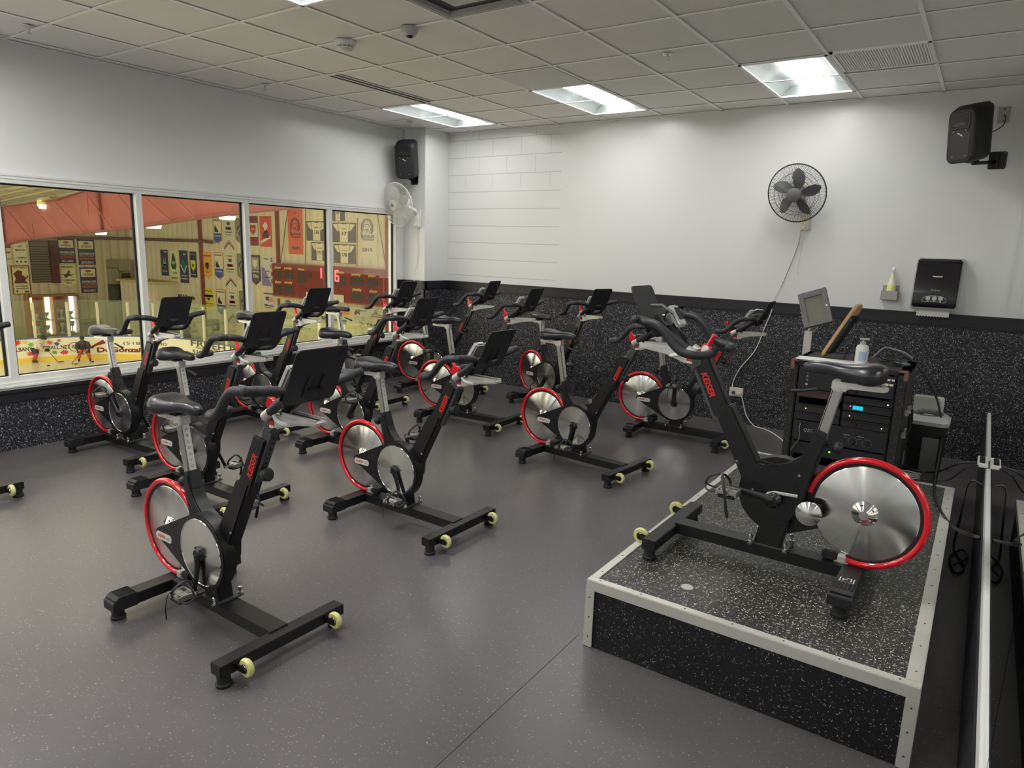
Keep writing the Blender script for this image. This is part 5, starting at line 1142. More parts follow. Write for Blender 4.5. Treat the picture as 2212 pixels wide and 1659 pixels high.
# advertising on the boards
def bfn(s0, z0, off=0.012):
    def f(x, y): p = Vector((*bl(s0+x), 0)); return p+bn(s0+x)*off+Vector((0, 0, z0+y))
    return f
def board_text(t, u0, u1, vm, h, m, label_parent, bold=0.02, shear=0, nm='lettering'):
    a, b_ = sof(u0, vm), sof(u1, vm); s0 = (a+b_)/2
    P = ray((u0+u1)/2, vm); x, y = bl(s0); z = EYE.z+P.z*(math.hypot(x, y)/math.hypot(P.x, P.y))
    q = MB(); q.text(t, h, None, bold=bold, shear=shear, fn=bfn(s0, z), width=b_-a); return q.build(nm, m, label_parent)
def ad(name, label, cat='advert'):
    o = bpy.data.objects.new(name, None); COL.objects.link(o); return tag(o, label, cat)
board_text('ALBANYPAINTBALL.NET', 24, 153, 752.5, 0.24, C(70, 66, 55), bd)
board_text('DeGonza', 209, 300, 756, 0.30, C(130, 35, 35), bd, 0.04)
board_text('(518)      80', 266, 360, 742.5, 0.20, C(95, 92, 80), bd, 0.0)
board_text('Plumbing', 300, 362, 758, 0.26, C(130, 35, 35), bd, 0.03)
board_text('FRUEH BROS', 413, 560, 753, 0.36, C(90, 95, 75), bd, 0.02)
board_text('EXCAVATING  &  DEMOLITION', 424, 560, 762.5, 0.11, C(100, 105, 85), bd)
board_text('518        365', 417, 485, 765.5, 0.26, C(80, 84, 68), bd, 0.02)
board_text('SCREENED TOPSOIL', 404, 470, 771.5, 0.12, C(95, 98, 80), bd)
board_text('SANITARY SUPPLY', 185, 268, 766, 0.07, C(190, 175, 130), bd)
rnd = random.Random(5)
for (u, v, r_, col) in ((36, 741, 0.17, (215, 60, 60)), (66, 744, 0.13, (90, 190, 80)), (64, 764, 0.15, (215, 80, 60)), (107, 740, 0.14, (220, 90, 80)), (123, 742.5, 0.12, (80, 80, 170)), (55, 739, 0.12, (225, 205, 120)), (117, 761, 0.12, (110, 150, 60)), (140, 760.5, 0.17, (215, 60, 60)), (127, 735.5, 0.10, (190, 120, 70)), (180, 764, 0.08, (110, 150, 90))):
    s0 = sof(u, v); x, y = bl(s0); P = ray(u, v); z = EYE.z+P.z*(math.hypot(x, y)/math.hypot(P.x, P.y)); f = bfn(s0, z, 0.008)
    q = MB(); n = 18; V = [tuple(f(r_*(1.0 if k % 2 else rnd.uniform(0.35, 0.6))*math.cos(2*PI*k/n)*1.2, r_*(0.9 if k % 2 else rnd.uniform(0.3, 0.55))*math.sin(2*PI*k/n))) for k in range(n)]
    q.add(V, [tuple(range(n))]); q.build('paint_splat', C(*col), bd)
s0 = sof(162, 752); f = bfn(s0, -3.28, 0.008)
q = MB(); q.tube([f(0.20*math.cos(2*PI*k/24), 0.20*math.sin(2*PI*k/24)) for k in range(24)], 0.012, 4, closed=True); q.text('AP', 0.24, None, bold=0.02, fn=f, width=0.2); q.build('round_logo', C(70, 66, 55), bd)
s0 = sof(212, 748); f = bfn(s0, -3.18, 0.009)
q = MB(); q.add([tuple(f(*p)) for p in ((-0.40, -0.18), (0.28, 0.22), (0.40, 0.20), (0.38, 0.04), (-0.10, -0.10), (-0.18, -0.20))], [tuple(range(6))]); q.build('swoosh_logo', C(140, 45, 40), bd)

# structure of the hall
YG = 11.0
def gpt(u, v, y=YG): p = ony(u, v, y); return (p.x, p.z)
lo = [gpt(-40, 537), gpt(3, 529), gpt(54, 517), gpt(136, 508), gpt(277, 492.6), gpt(440, 468.5), gpt(536, 457), gpt(608, 450), gpt(700, 440)]
hi = [gpt(700, 380), gpt(420, 385), gpt(240, 398), gpt(130, 432), gpt(60, 441), gpt(0, 449), gpt(-40, 452)]
gr = thing('roof_girder', 'deep red oxide steel girder spanning above the rink', 'girder', (0, YG, 0))
q = MB(); q.prism(lo+hi, -0.05, 0.05); q.build('web_plate', M['girder'], gr)
def along(P, dz, hw, th, nm, m):
    q = MB(); n = len(P); V = []
    for (x, z) in P:
        for (dy, zz) in ((-hw, z-th+dz), (hw, z-th+dz), (hw, z+dz), (-hw, z+dz)): V.append((x, dy, zz))
    F = [(i*4+k, i*4+(k+1) % 4, i*4+4+(k+1) % 4, i*4+4+k) for i in range(n-1) for k in range(4)]+[(0, 1, 2, 3), tuple((n-1)*4+k for k in (3, 2, 1, 0))]
    return q.add(V, F).build(nm, m, gr)
along(lo, 0.0, 0.16, 0.03, 'bottom_flange', M['girderd']); along(list(reversed(hi)), 0.02, 0.16, 0.03, 'top_flange', M['girderd'])
for (u, v0, v1) in ((8, 445, 530), (218, 410, 500)):
    a, b_ = gpt(u, v0), gpt(u+9, v1); MB().tube([(a[0], -0.09, a[1]), (b_[0], -0.09, b_[1])], 0.07, 4).build('stiffener', M['girderd'], gr)
for (u0, v0, u1, v1) in ((6, 443, 67, 516), (62, 440, 125, 507), (108, 425, 180, 502), (180, 410, 240, 492), (255, 420, 300, 482), (305, 420, 370, 478), (380, 428, 420, 470), (186, 412, 191, 465), (69, 485, 73, 505)):
    a, b_ = gpt(u0, v0, YG-0.4), gpt(u1, v1, YG-0.2); MB().tube([(a[0], -0.4, a[1]), (b_[0], -0.2, b_[1])], 0.022, 5).build('tie_rod', M['girder'], gr)
for k, (u0, v0, u1, v1) in enumerate(((-20, 440, 140, 405), (-20, 452, 180, 412), (-10, 425, 90, 402), (-10, 412, 60, 402))):
    a, b_ = atd(u0, v0, 27), atd(u1, v1, 23); o = MB().tube([a, b_], 0.05, 5).build('roof_purlin', C(165, 155, 115)); tag(o, 'pale steel purlin under the rink roof, %s from the girder' % ('first', 'second', 'third', 'fourth')[k], 'purlin')
P = [onx(60, 511.5, WX+0.25), onx(283, 516, WX+0.25), ony(440, 521, WY-0.25), ony(458, 524, WY-0.25)]
tag(MB().tube(P, 0.075, 8).build('heating_pipe', M['pipe']), 'brown horizontal pipe running along the rink walls', 'pipe')
for k, (u, v0, v1, w_, lab) in enumerate(((434, 470, 745, 0.26, 'beside the yellow banner'), (600, 452, 640, 0.22, 'left of the orange banner'), (836, 462, 745, 0.20, 'at the right end of the scoreboard'))):
    a, b_ = ony(u, v0, WY-0.1), ony(u, v1, WY-0.1); b_.x = ony(u, 560, WY-0.1).x; w_ *= 0.55
    o = MB().b2((b_.x-w_/2, WY-0.14, b_.z), (b_.x+w_/2, WY-0.001, a.z+0.6)).build('steel_column', C(125, 62, 45)); tag(o, 'red brown steel column on the rink end wall '+lab, 'column')
# hanging rink lamps
for (u, v, wpx, zc, lab) in ((111, 444, 66, 24, 'large oval rink lamp hanging nearest the left window'), (218, 501, 26, 31, 'small rink lamp over the banners, partly side-on'), (332, 487, 42, 30, 'rink lamp seen through the second window'), (491, 467, 50, 26, 'rink lamp seen at the top of the second window near its mullion')):
    p = atd(u, v, zc); w_ = wpx/FPX*zc
    t = thing('rink_lamp', lab, 'lamp', p, R(-62), 'hanging lamps over the rink')
    q = MB(); q.loft([[(x, y, 0.0) for x, y in rect(w_, 0.42, 0.2, 6)], [(x, y, 0.16) for x, y in rect(w_*0.98, 0.38, 0.18, 6)], [(x, y, 0.24) for x, y in rect(w_*0.8, 0.2, 0.1, 6)]]); q.build('shade', C(205, 195, 140), t)
    q = MB(); q.loft([[(x, y, -0.13) for x, y in rect(w_*0.86, 0.30, 0.14, 6)], [(x, y, -0.002) for x, y in rect(w_*0.98, 0.40, 0.19, 6)]]); q.build('glowing_lens', M['rinklamp'], t)
    MB().tube([(0, 0, 0.24), (0, 0, 2.75+(p.x-WX)*0.0897-p.z)], 0.03, 6).build('rod', C(150, 140, 105), t)

# banners and signs on the two walls
class Face:
    """local frame on a wall: corners from the picture, snapped upright on the wall plane"""
    def __init__(s, wall, u0, v0, u1, v1):
        f = (lambda u, v: onx(u, v, WX+0.002)) if wall == 'far' else (lambda u, v: ony(u, v, WY-0.002))
        a, b_ = f(u0, v0), f(u1, v1); s.wall = wall
        s.X = Vector((0, 1, 0)) if wall == 'far' else Vector((1, 0, 0))
        s.N = Vector((1, 0, 0)) if wall == 'far' else Vector((0, -1, 0))
        s.w = (b_-a).dot(s.X); s.h = a.z-b_.z; s.o = a+s.X*(s.w/2)-Vector((0, 0, s.h/2)); 
    def p(s, x, y, off=0.0):  # x,y in -.5...5 of the banner
        return s.X*(x*s.w)+Vector((0, 0, y*s.h))+s.N*off
def wall_item(name, label, cat, F, base, els, shape=None, edge=None, group=None, thick=0.02, rz=0):
    t = thing(name, label, cat, F.o, 0, group)
    sh = shape or [(-0.5, -0.5), (0.5, -0.5), (0.5, 0.5), (-0.5, 0.5)]
    def slab(S, o0, o1):
        q = MB(); n = len(S); q.add([F.p(x, y, o0) for x, y in S]+[F.p(x, y, o1) for x, y in S], [tuple(range(n)), tuple(range(2*n-1, n-1, -1))]+[(i, i+n, (i+1) % n+n, (i+1) % n) for i in range(n)]); return q
    slab(sh, 0.0, thick).build('cloth' if cat == 'banner' else 'panel', C(*(edge or base)), t)
    z = thick
    if edge:
        S2 = [(x*0.88, y*0.955) for x, y in sh]; slab(S2, thick, thick+0.006).build('inner_field', C(*base), t); z += 0.006
    for e in els:
        if e[0] == 'r':
            _, x0, y0, x1, y1, c = e; slab([(x0, y0), (x1, y0), (x1, y1), (x0, y1)], z, z+0.004).build('colour_field', C(*c), t)
        elif e[0] == 'p':
            _, S, c = e; slab(S, z+0.004, z+0.008).build('emblem', C(*c), t)
        elif e[0] == 't':
            _, tx, x, y, hh, ww, c = e[:7]; q = MB()
            q.text(tx, hh*F.h, None, bold=0.03, fn=lambda a, b_: F.p(x, y, z+0.010)+F.X*a+Vector((0, 0, b_)), width=ww*F.w); q.build('lettering', C(*c), t)
        elif e[0] == 'l':
            _, S, rr_, c = e; q = MB(); q.tube([F.p(x, y, z+0.006) for x, y in S], rr_, 5); q.build('line_art', C(*c), t)
    return t
point = [(-0.5, 0.5), (-0.5, -0.34), (0, -0.5), (0.5, -0.34), (0.5, 0.5)][::-1]
notch = [(-0.5, 0.5), (-0.5, -0.5), (0, -0.30), (0.5, -0.5), (0.5, 0.5)][::-1]
SH = lambda s_, dx=0, dy=0: [(dx-0.5*s_, dy+0.25*s_), (dx+0.5*s_, dy+0.25*s_), (dx+0.45*s_, dy-0.10*s_), (dx, dy-0.32*s_), (dx-0.45*s_, dy-0.10*s_)]
navy, creamc, white_ = (62, 56, 84), (205, 198, 150), (212, 206, 176)
for i, (u0, v0, u1, v1, yr, lab) in enumerate(((122.5, 515, 164, 568.5, '2011-2012', 'upper left of the three purple banners right of the louvre, reading 2011-2012'), (165.5, 517, 207, 572, '2012-2013', 'upper right of the three purple banners right of the louvre'), (171, 577.5, 211.5, 632, '2012-2013', 'lowest of the three purple banners, under the upper right one'))):
    wall_item('banner', lab, 'banner', Face('far', u0, v0, u1, v1), navy, [('r', -0.44, 0.13, 0.42, 0.44, creamc), ('t', 'NYSAHA', 0, 0.22, 0.12, 0.6, (75, 70, 80)), ('p', [(0.16*math.cos(k*PI/6)*1.1, 0.35+0.045*math.sin(k*PI/6)) for k in range(12)], (150, 60, 60)), ('t', 'NORTHERN ZONE', 0, -0.06, 0.10, 0.86, creamc), ('t', '%s SECTIONALS' % ('18U' if i < 2 else '12U'), 0, -0.155, 0.10, 0.86, (150, 145, 140)), ('r', -0.44, -0.30, 0.44, -0.215, (150, 75, 65)), ('t', yr, 0, -0.41, 0.11, 0.7, creamc)], group=None)
wall_item('banner', 'cream shield banner reading champions 2012 below the first purple banner', 'banner', Face('far', 128, 572, 166, 619), creamc, [('t', 'MIKE SMITH', 0, 0.40, 0.10, 0.8, (70, 66, 50)), ('p', [(-0.3, 0.02), (-0.05, 0.12), (0.0, 0.25), (0.12, 0.22), (0.08, 0.08), (0.32, -0.04), (0.05, 0.0), (-0.18, -0.10)], (70, 66, 50)), ('r', -0.42, 0.05, 0.42, 0.075, (80, 76, 56)), ('t', 'CHAMPIONS', 0, -0.20, 0.10, 0.72, (70, 66, 50)), ('t', '2012', 0, -0.32, 0.10, 0.34, (70, 66, 50))], shape=point)
wall_item('poster', 'cream framed poster with dark red border and hockey player left of the louvre', 'poster', Face('far', 22, 573.5, 68, 635), (205, 195, 140), [('t', 'TROY ALBANY', 0, 0.43, 0.08, 0.82, (120, 40, 30)), ('p', [(-0.40, 0.22), (-0.15, 0.34), (0.10, 0.30), (0.05, 0.18), (0.28, 0.08), (0.42, 0.18), (0.40, 0.10), (0.20, -0.02), (0.38, -0.12), (-0.40, -0.12), (-0.28, 0.06)], (95, 45, 40)), ('t', 'HOCKEY TOURNAMENT', 0, -0.22, 0.05, 0.7, (90, 80, 60)), ('t', 'CHAMPIONSHIP', 0, -0.30, 0.05, 0.7, (90, 80, 60)), ('p', [(-0.36, -0.36), (-0.20, -0.36), (-0.28, -0.45)], (80, 75, 60)), ('r', 0.12, -0.44, 0.38, -0.38, (80, 75, 60))], edge=(110, 50, 40))
wall_item('poster', 'white poster reading champion at the top left of the rink wall', 'poster', Face('far', 27, 524, 60, 571), (205, 198, 165), [('t', 'SAFE', 0, 0.33, 0.09, 0.3, (90, 85, 70)), ('t', 'MAJOR ROYAL BAY', 0, 0.16, 0.10, 0.75, (70, 66, 55)), ('t', 'CHAMPION', 0.05, -0.20, 0.09, 0.7, (80, 76, 60)), ('r', -0.42, -0.42, -0.25, -0.34, (70, 66, 55)), ('r', -0.08, -0.42, 0.08, -0.34, (70, 66, 55)), ('r', 0.25, -0.42, 0.42, -0.34, (70, 66, 55))])
wall_item('poster', 'leftmost white poster with a dark red band, partly behind the mullion', 'poster', Face('far', 2, 524, 26.5, 571), (200, 190, 155), [('r', -0.5, 0.25, 0.5, 0.5, (125, 55, 45)), ('t', 'TOURNAMENT', 0, 0.05, 0.10, 0.9, (85, 80, 65)), ('t', 'PARTICIPANTS', 0, -0.25, 0.08, 0.9, (120, 115, 95))])
wall_item('poster', 'narrow pale poster strip left of the red-bordered poster', 'poster', Face('far', 4, 575, 21, 640), (190, 182, 145), [('t', 'WIN', 0, 0.3, 0.12, 0.7, (90, 80, 80)), ('p', SH(0.6, 0, -0.05), (110, 105, 100)), ('r', -0.4, -0.45, 0.4, -0.36, (150, 70, 60))])
# louvre, cabinets, trophy case
F = Face('far', 60, 517, 111, 610)
t = thing('wall_louvre', 'large dark ventilation louvre with brown jamb on the far rink wall', 'louvre', F.o)
q = MB(); q.add([F.p(x, y, 0.02) for x, y in ((-.5, -.5), (.5, -.5), (.5, .5), (-.5, .5))], [(0, 1, 2, 3)]); q.build('recess', C(52, 48, 42), t)
q = MB()
for k in range(17):
    y = -0.47+k*0.0585; q.add([F.p(-0.49, y, 0.03), F.p(0.49, y, 0.03), F.p(0.49, y+0.042, 0.10), F.p(-0.49, y+0.042, 0.10), F.p(-0.49, y-0.006, 0.03), F.p(0.49, y-0.006, 0.03), F.p(0.49, y+0.036, 0.10), F.p(-0.49, y+0.036, 0.10)], [(0, 1, 2, 3), (4, 7, 6, 5), (0, 4, 5, 1), (1, 5, 6, 2), (2, 6, 7, 3), (3, 7, 4, 0)])
q.build('slats', C(120, 112, 96), t)
q = MB(); a = F.p(0.5, -0.52, 0); b_ = F.p(0.5, 0.5, 0); q.box((a+b_)/2+F.X*0.18+F.N*0.1, (0.2, 0.34, F.h)); q.build('jamb', C(80, 42, 35), t)
F = Face('far', 228, 561, 277, 612)
t = thing('wall_cabinets', 'pale grey cabinets with a dark opening mounted high on the far rink wall', 'cabinet', F.o)
for (x0, y0, x1, y1, c, d) in ((-.5, .18, -.18, .5, (128, 124, 98), .5), (-.17, .05, .42, .5, (136, 132, 104), .5), (-.5, -.5, -.14, .16, (132, 128, 100), .5), (-.12, -.5, .5, .03, (142, 138, 110), .35), (.06, -.42, .46, -.04, (58, 54, 50), .38)):
    q = MB(); S = [(x0, y0), (x1, y0), (x1, y1), (x0, y1)]; q.add([F.p(x, y, 0) for x, y in S]+[F.p(x, y, d) for x, y in S], [(0, 3, 2, 1), (4, 5, 6, 7), (0, 1, 5, 4), (1, 2, 6, 5), (2, 3, 7, 6), (3, 0, 4, 7)]); q.build('cabinet_box' if d > .36 or c[0] > 100 else 'dark_opening', C(*c), t)
F = Face('far', 232, 614, 280, 650)
wall_item('dark_doorway', 'dark recess under the wall cabinets on the far rink wall', 'doorway', F, (88, 80, 62), [('r', 0.0, -0.45, 0.42, 0.4, (66, 60, 50))])
F = Face('far', 53, 640, 166, 717)
t = thing('trophy_case', 'lit trophy case with glowing shelves behind the rink glass', 'trophy case', F.o)
q = MB()
for (x0, y0, x1, y1, o0, o1) in ((-.5, -.5, .5, .5, 0, 0.05), (-.52, .48, .5, .54, 0, .5), (-.53, -.5, -.49, .5, 0, .5), (.47, -.5, .5, .5, 0, .5), (-.02, -.5, .03, .5, 0, .45)):
    q.add([F.p(x, y, o) for o in (o0, o1) for x, y in ((x0, y0), (x1, y0), (x1, y1), (x0, y1))], [(0, 3, 2, 1), (4, 5, 6, 7), (0, 1, 5, 4), (1, 2, 6, 5), (2, 3, 7, 6), (3, 0, 4, 7)])
q.build('case_frame', C(150, 100, 66), t)
q = MB()
for y in (-0.12, -0.5, 0.0): 
    if y != 0.0: q.add([F.p(x, yy, o) for o in (0.05, 0.42) for x, yy in ((-.49, y-.008), (.47, y-.008), (.47, y+.008), (-.49, y+.008))], [(0, 3, 2, 1), (4, 5, 6, 7), (0, 1, 5, 4), (1, 2, 6, 5), (2, 3, 7, 6), (3, 0, 4, 7)])
q.build('shelves', C(170, 160, 120), t)
for (x0, x1, c, st) in ((-0.48, -0.38, (1.0, 0.74, 0.30), 4.0), (-0.13, -0.03, (1.0, 0.80, 0.45), 4.0), (0.38, 0.465, (0.85, 0.93, 1.0), 6.0)):
    q = MB(); q.add([F.p(x, y, 0.06) for x, y in ((x0, -.49), (x1, -.49), (x1, .47), (x0, .47))]+[F.p(x, y, 0.09) for x, y in ((x0, -.49), (x1, -.49), (x1, .47), (x0, .47))], [(0, 3, 2, 1), (4, 5, 6, 7), (0, 1, 5, 4), (1, 2, 6, 5), (2, 3, 7, 6), (3, 0, 4, 7)])
    q.build('light_strip', emit('case_strip_%d' % int(x0*100), c, st), t)
rnd = random.Random(11)
M['gold'] = mat('trophy_gold', (0.75, 0.62, 0.30), 0.3, 0.6)
n = 0
for y in (-0.49, -0.112):
    for k in range(9):
        x = -0.44+0.10*k+rnd.uniform(-0.01, 0.01); hh = rnd.uniform(0.30, 0.62)
        if -0.05 < x < 0.05: continue
        p = F.o+F.p(x, y, 0.25); q = MB(); q.lathe([(0.11, 0), (0.11, 0.06), (0.03, 0.10), (0.03, hh*0.5), (0.10, hh*0.7), (0.12, hh), (0.0, hh)], (0, 0, 0), n=10, cap=False)
        o = q.build('trophy', [M['gold'], C(200, 195, 170), C(70, 120, 90), C(150, 150, 165)][n % 4]); o.location = p; n += 1
        tag(o, '%s trophy, %s from the left on the %s shelf of the lit case' % (('gold', 'white', 'green', 'silver')[(n-1) % 4], ('first', 'second', 'third', 'fourth', 'fifth', 'sixth', 'seventh', 'eighth', 'ninth')[k-(1 if k > 4 else 0)], 'upper' if y > -0.3 else 'lower'), 'trophy', 'trophies in the lit case')
t = wall_item('bench_wall', 'low cream wall with small lettering behind the boards at left', 'wall panel', Face('far', 10, 707, 150, 740), (168, 165, 122), [('t', 'MAX SKATERS', 0.22, 0.22, 0.18, 0.18, (110, 108, 85)), ('t', 'IN BLEACHERS', 0.22, -0.02, 0.18, 0.18, (110, 108, 85))])
t = wall_item('wall_sign', 'long pale sign low on the wall right of the trophy case', 'sign', Face('far', 167, 690, 222, 712), (150, 150, 122), [('t', 'GET YOUR PASS & EQUIPMENT', 0, 0.1, 0.35, 0.9, (95, 95, 80))])
# end wall
def E_(name, label, cat, u0, v0, u1, v1, base, els, **k): return wall_item(name, label, cat, Face('end', u0, v0, u1, v1), base, els, **k)
E_('banner', 'leftmost navy banner of the four hung side by side, with a white stick emblem', 'banner', 346.5, 539, 365.5, 596, (58, 60, 82), [('t', 'M', 0.25, 0.42, 0.08, 0.3, white_), ('p', [(-0.15, 0.2), (0.0, 0.0), (0.25, 0.25), (0.2, 0.05), (0.3, -0.1), (-0.2, -0.12)], (150, 155, 135)), ('p', [(-0.4, -0.05), (0.3, -0.05), (0.1, -0.18), (-0.3, -0.16)], (80, 130, 70)), ('t', '12U TIER', 0, -0.33, 0.06, 0.7, white_)])
E_('banner', 'cream banner with green crest, second of the four hung side by side', 'banner', 366.5, 540, 386, 609.5, (205, 208, 160), [('p', [(-0.25, 0.20), (-0.05, 0.42), (0.12, 0.38), (0.30, 0.20), (0.38, 0.0), (0.25, -0.10), (-0.2, -0.10), (-0.38, 0.0)], (45, 90, 55)), ('t', 'CUP', 0, 0.1, 0.12, 0.5, (205, 208, 160)), ('t', '110', 0.1, -0.22, 0.10, 0.5, (80, 82, 60)), ('t', 'GIANTS', 0.0, -0.38, 0.09, 0.8, (70, 110, 60))])
E_('banner', 'navy banner with green diamond, third of the four hung side by side', 'banner', 387, 540.5, 409, 612, (58, 60, 92), [('t', 'M', 0.15, 0.38, 0.08, 0.3, white_), ('p', [(0.0, 0.25), (0.4, 0.05), (0.05, -0.18), (-0.4, 0.05)], (40, 110, 70)), ('l', [(-0.35, 0.05), (0.05, -0.18), (0.38, 0.04)], 0.03, (205, 205, 190)), ('t', '12U TIER', 0, -0.28, 0.06, 0.6, white_), ('t', 'CHAMPIONS', 0, -0.37, 0.06, 0.75, white_)])
E_('banner', 'navy banner with yellow shield, right of the four hung side by side', 'banner', 409.5, 543, 427, 600, (52, 54, 76), [('t', 'PRINCE', 0, 0.40, 0.09, 0.8, (130, 135, 90)), ('p', SH(0.75, 0, -0.02), (205, 205, 40)), ('p', [(-0.1, 0.02), (0.1, 0.02), (0.1, -0.1), (-0.1, -0.1)], (52, 54, 76)), ('t', '12U BANTAM', 0, -0.38, 0.06, 0.7, white_)])
E_('banner', 'low navy banner with white zigzag over the booth beside the cream poster', 'banner', 374.5, 634, 406, 668, (66, 62, 96), [('l', [(0.1, 0.25), (0.2, 0.42), (0.28, 0.3), (0.38, 0.45), (0.48, 0.28)], 0.04, white_)])
E_('poster', 'cream poster with a dark bird emblem beside the red brown column', 'poster', 407, 633, 430, 672, (200, 190, 150), [('p', [(-0.25, 0.2), (0.0, 0.35), (0.25, 0.25), (0.1, 0.1)], (70, 60, 50)), ('t', '2003', 0, -0.1, 0.07, 0.35, (110, 80, 60)), ('t', 'ROYAL BAY', 0, -0.36, 0.1, 0.8, (80, 70, 55))])
E_('banner', 'orange pointed banner with a bearded face, above the yellow one', 'banner', 437.5, 543.5, 459.5, 603, (214, 160, 66), [('t', 'CHAMPIONS', 0, 0.35, 0.08, 0.8, (150, 80, 40)), ('p', [(-0.18, 0.1), (0.18, 0.1), (0.22, -0.05), (0.0, -0.16), (-0.22, -0.05)], (70, 52, 36)), ('p', [(-0.14, 0.14), (0.14, 0.14), (0.12, 0.02), (-0.12, 0.02)], (225, 175, 80)), ('t', '2016', 0, -0.25, 0.07, 0.35, (160, 80, 40))], shape=point)
E_('banner', 'bright yellow pointed banner with a black ribbon crest', 'banner', 439.5, 621.5, 464.5, 677, (214, 196, 48), [('r', -0.42, 0.14, 0.42, 0.24, (60, 62, 70)), ('r', -0.34, 0.16, 0.34, 0.22, (190, 190, 180)), ('p', [(-0.2, 0.12), (0.2, 0.12), (0.0, -0.02)], (60, 62, 70)), ('l', [(-0.35, 0.34), (-0.2, 0.42), (0.0, 0.36), (0.2, 0.42), (0.35, 0.34)], 0.02, (70, 70, 60)), ('t', 'SHOOT OUT', 0, -0.12, 0.07, 0.75, (120, 90, 30)), ('t', 'CHAMPIONS', 0, -0.22, 0.07, 0.65, (120, 90, 30))], shape=point)
for i, (u0, v0, u1, v1, wh) in enumerate(((460, 470, 481, 527.5, 'top'), (462.5, 545, 485, 605, 'middle'), (467.5, 624, 490, 683, 'bottom'))):
    E_('banner', wh+' red-edged blue champion banner in its vertical column of three', 'banner', u0, v0, u1, v1, white_, [('t', 'RETROACTIVE', 0, 0.40, 0.07, 0.74, (70, 66, 80)), ('p', [(-0.34, 0.02), (-0.30, 0.22), (-0.22, 0.10), (-0.14, 0.24), (-0.06, 0.08), (0.12, 0.0), (0.10, -0.05), (-0.28, -0.05)], (50, 48, 52)), ('p', [(-0.42, -0.09), (0.42, -0.09), (0.42, -0.34), (0, -0.46), (-0.42, -0.34)], (62, 92, 150)), ('t', 'CHAMPION', 0, -0.20, 0.07, 0.7, white_)], shape=point, edge=(196, 84, 76))
for i, (u0, v0, u1, v1, wh) in enumerate(((482, 468, 507, 540, 'top'), (485.5, 547, 511.5, 621, 'middle'), (490.5, 626, 516, 699, 'bottom'))):
    E_('banner', wh+' white notched banner with a striped chevron hem in its vertical column of three', 'banner', u0, v0, u1, v1, (196, 194, 168), [('t', 'WORLD', 0, 0.42, 0.05, 0.5, (170, 70, 60)), ('p', [(-0.15, 0.34), (0.15, 0.34), (0.18, 0.26), (-0.1, 0.24)], (60, 58, 56)), ('r', -0.28, 0.10, 0.28, 0.19, (190, 90, 80)), ('r', -0.24, 0.115, 0.24, 0.175, (205, 200, 175)), ('t', 'TOURNAMENT', 0, 0.03, 0.05, 0.8, (85, 82, 74)), ('t', 'STANDINGS', 0, -0.05, 0.035, 0.6, (125, 122, 108)), ('p', [(-0.5, -0.5), (0, -0.30), (0.5, -0.5), (0.5, -0.46), (0, -0.26), (-0.5, -0.46)], (60, 60, 56)), ('p', [(-0.5, -0.44), (0, -0.24), (0.5, -0.44), (0.5, -0.41), (0, -0.21), (-0.5, -0.41)], (200, 90, 75))], shape=notch)
for i, (u0, v0, u1, v1, wh) in enumerate(((508, 472, 530, 526, 'top'), (512, 548, 533, 605, 'middle'), (517, 628, 537, 684, 'bottom'))):
    E_('banner', wh+' dark grey shield banner partly hidden by the window mullion', 'banner', u0, v0, u1, v1, (135, 128, 112), [('p', [(-0.3, 0.1), (0.0, 0.25), (0.2, 0.0), (-0.05, -0.2)], (60, 52, 56)), ('l', [(-0.3, -0.2), (0.1, 0.2)], 0.02, (190, 185, 160))], shape=point, edge=(76, 66, 64))
E_('banner', 'dark red banner reading 2022 with a shield, at the left of the third window', 'banner', 536, 467, 559, 531, (132, 52, 52), [('t', '2022', 0, 0.40, 0.12, 0.8, (80, 66, 110)), ('r', -0.5, -0.20, 0.5, 0.27, (205, 196, 160)), ('p', SH(0.62, 0, 0.05), (165, 60, 60)), ('t', 'CUP', 0, 0.06, 0.08, 0.35, (210, 200, 170)), ('t', '12U', 0, -0.30, 0.07, 0.3, (90, 40, 45))])
E_('banner', 'bright red banner with a white helmeted head, right of the 2022 banner', 'banner', 561, 467, 588, 533.5, (200, 78, 66), [('t', '2018', 0, 0.45, 0.06, 0.3, (120, 45, 40)), ('p', [(-0.25, 0.2), (0.0, 0.32), (0.2, 0.22), (0.15, 0.05), (0.0, -0.02), (-0.1, 0.08)], (215, 205, 180)), ('p', [(-0.3, -0.1), (0.1, 0.08), (0.25, -0.02), (0.3, -0.2), (-0.2, -0.22)], (80, 45, 45)), ('p', [(-0.42, -0.40), (0.42, -0.22), (0.42, -0.13), (-0.42, -0.31)], (215, 205, 180))])
E_('banner', 'black and grey pointed banner reading 10u', 'banner', 541, 550.5, 564, 616.5, (92, 88, 84), [('r', -0.42, 0.02, 0.42, 0.42, (150, 146, 130)), ('p', SH(0.5, 0, 0.22), (205, 200, 185)), ('t', 'CHAMPIONS', 0, -0.05, 0.08, 0.85, (210, 205, 190)), ('t', '10u', 0, -0.20, 0.16, 0.55, (215, 210, 195))], shape=point, edge=(50, 46, 44))
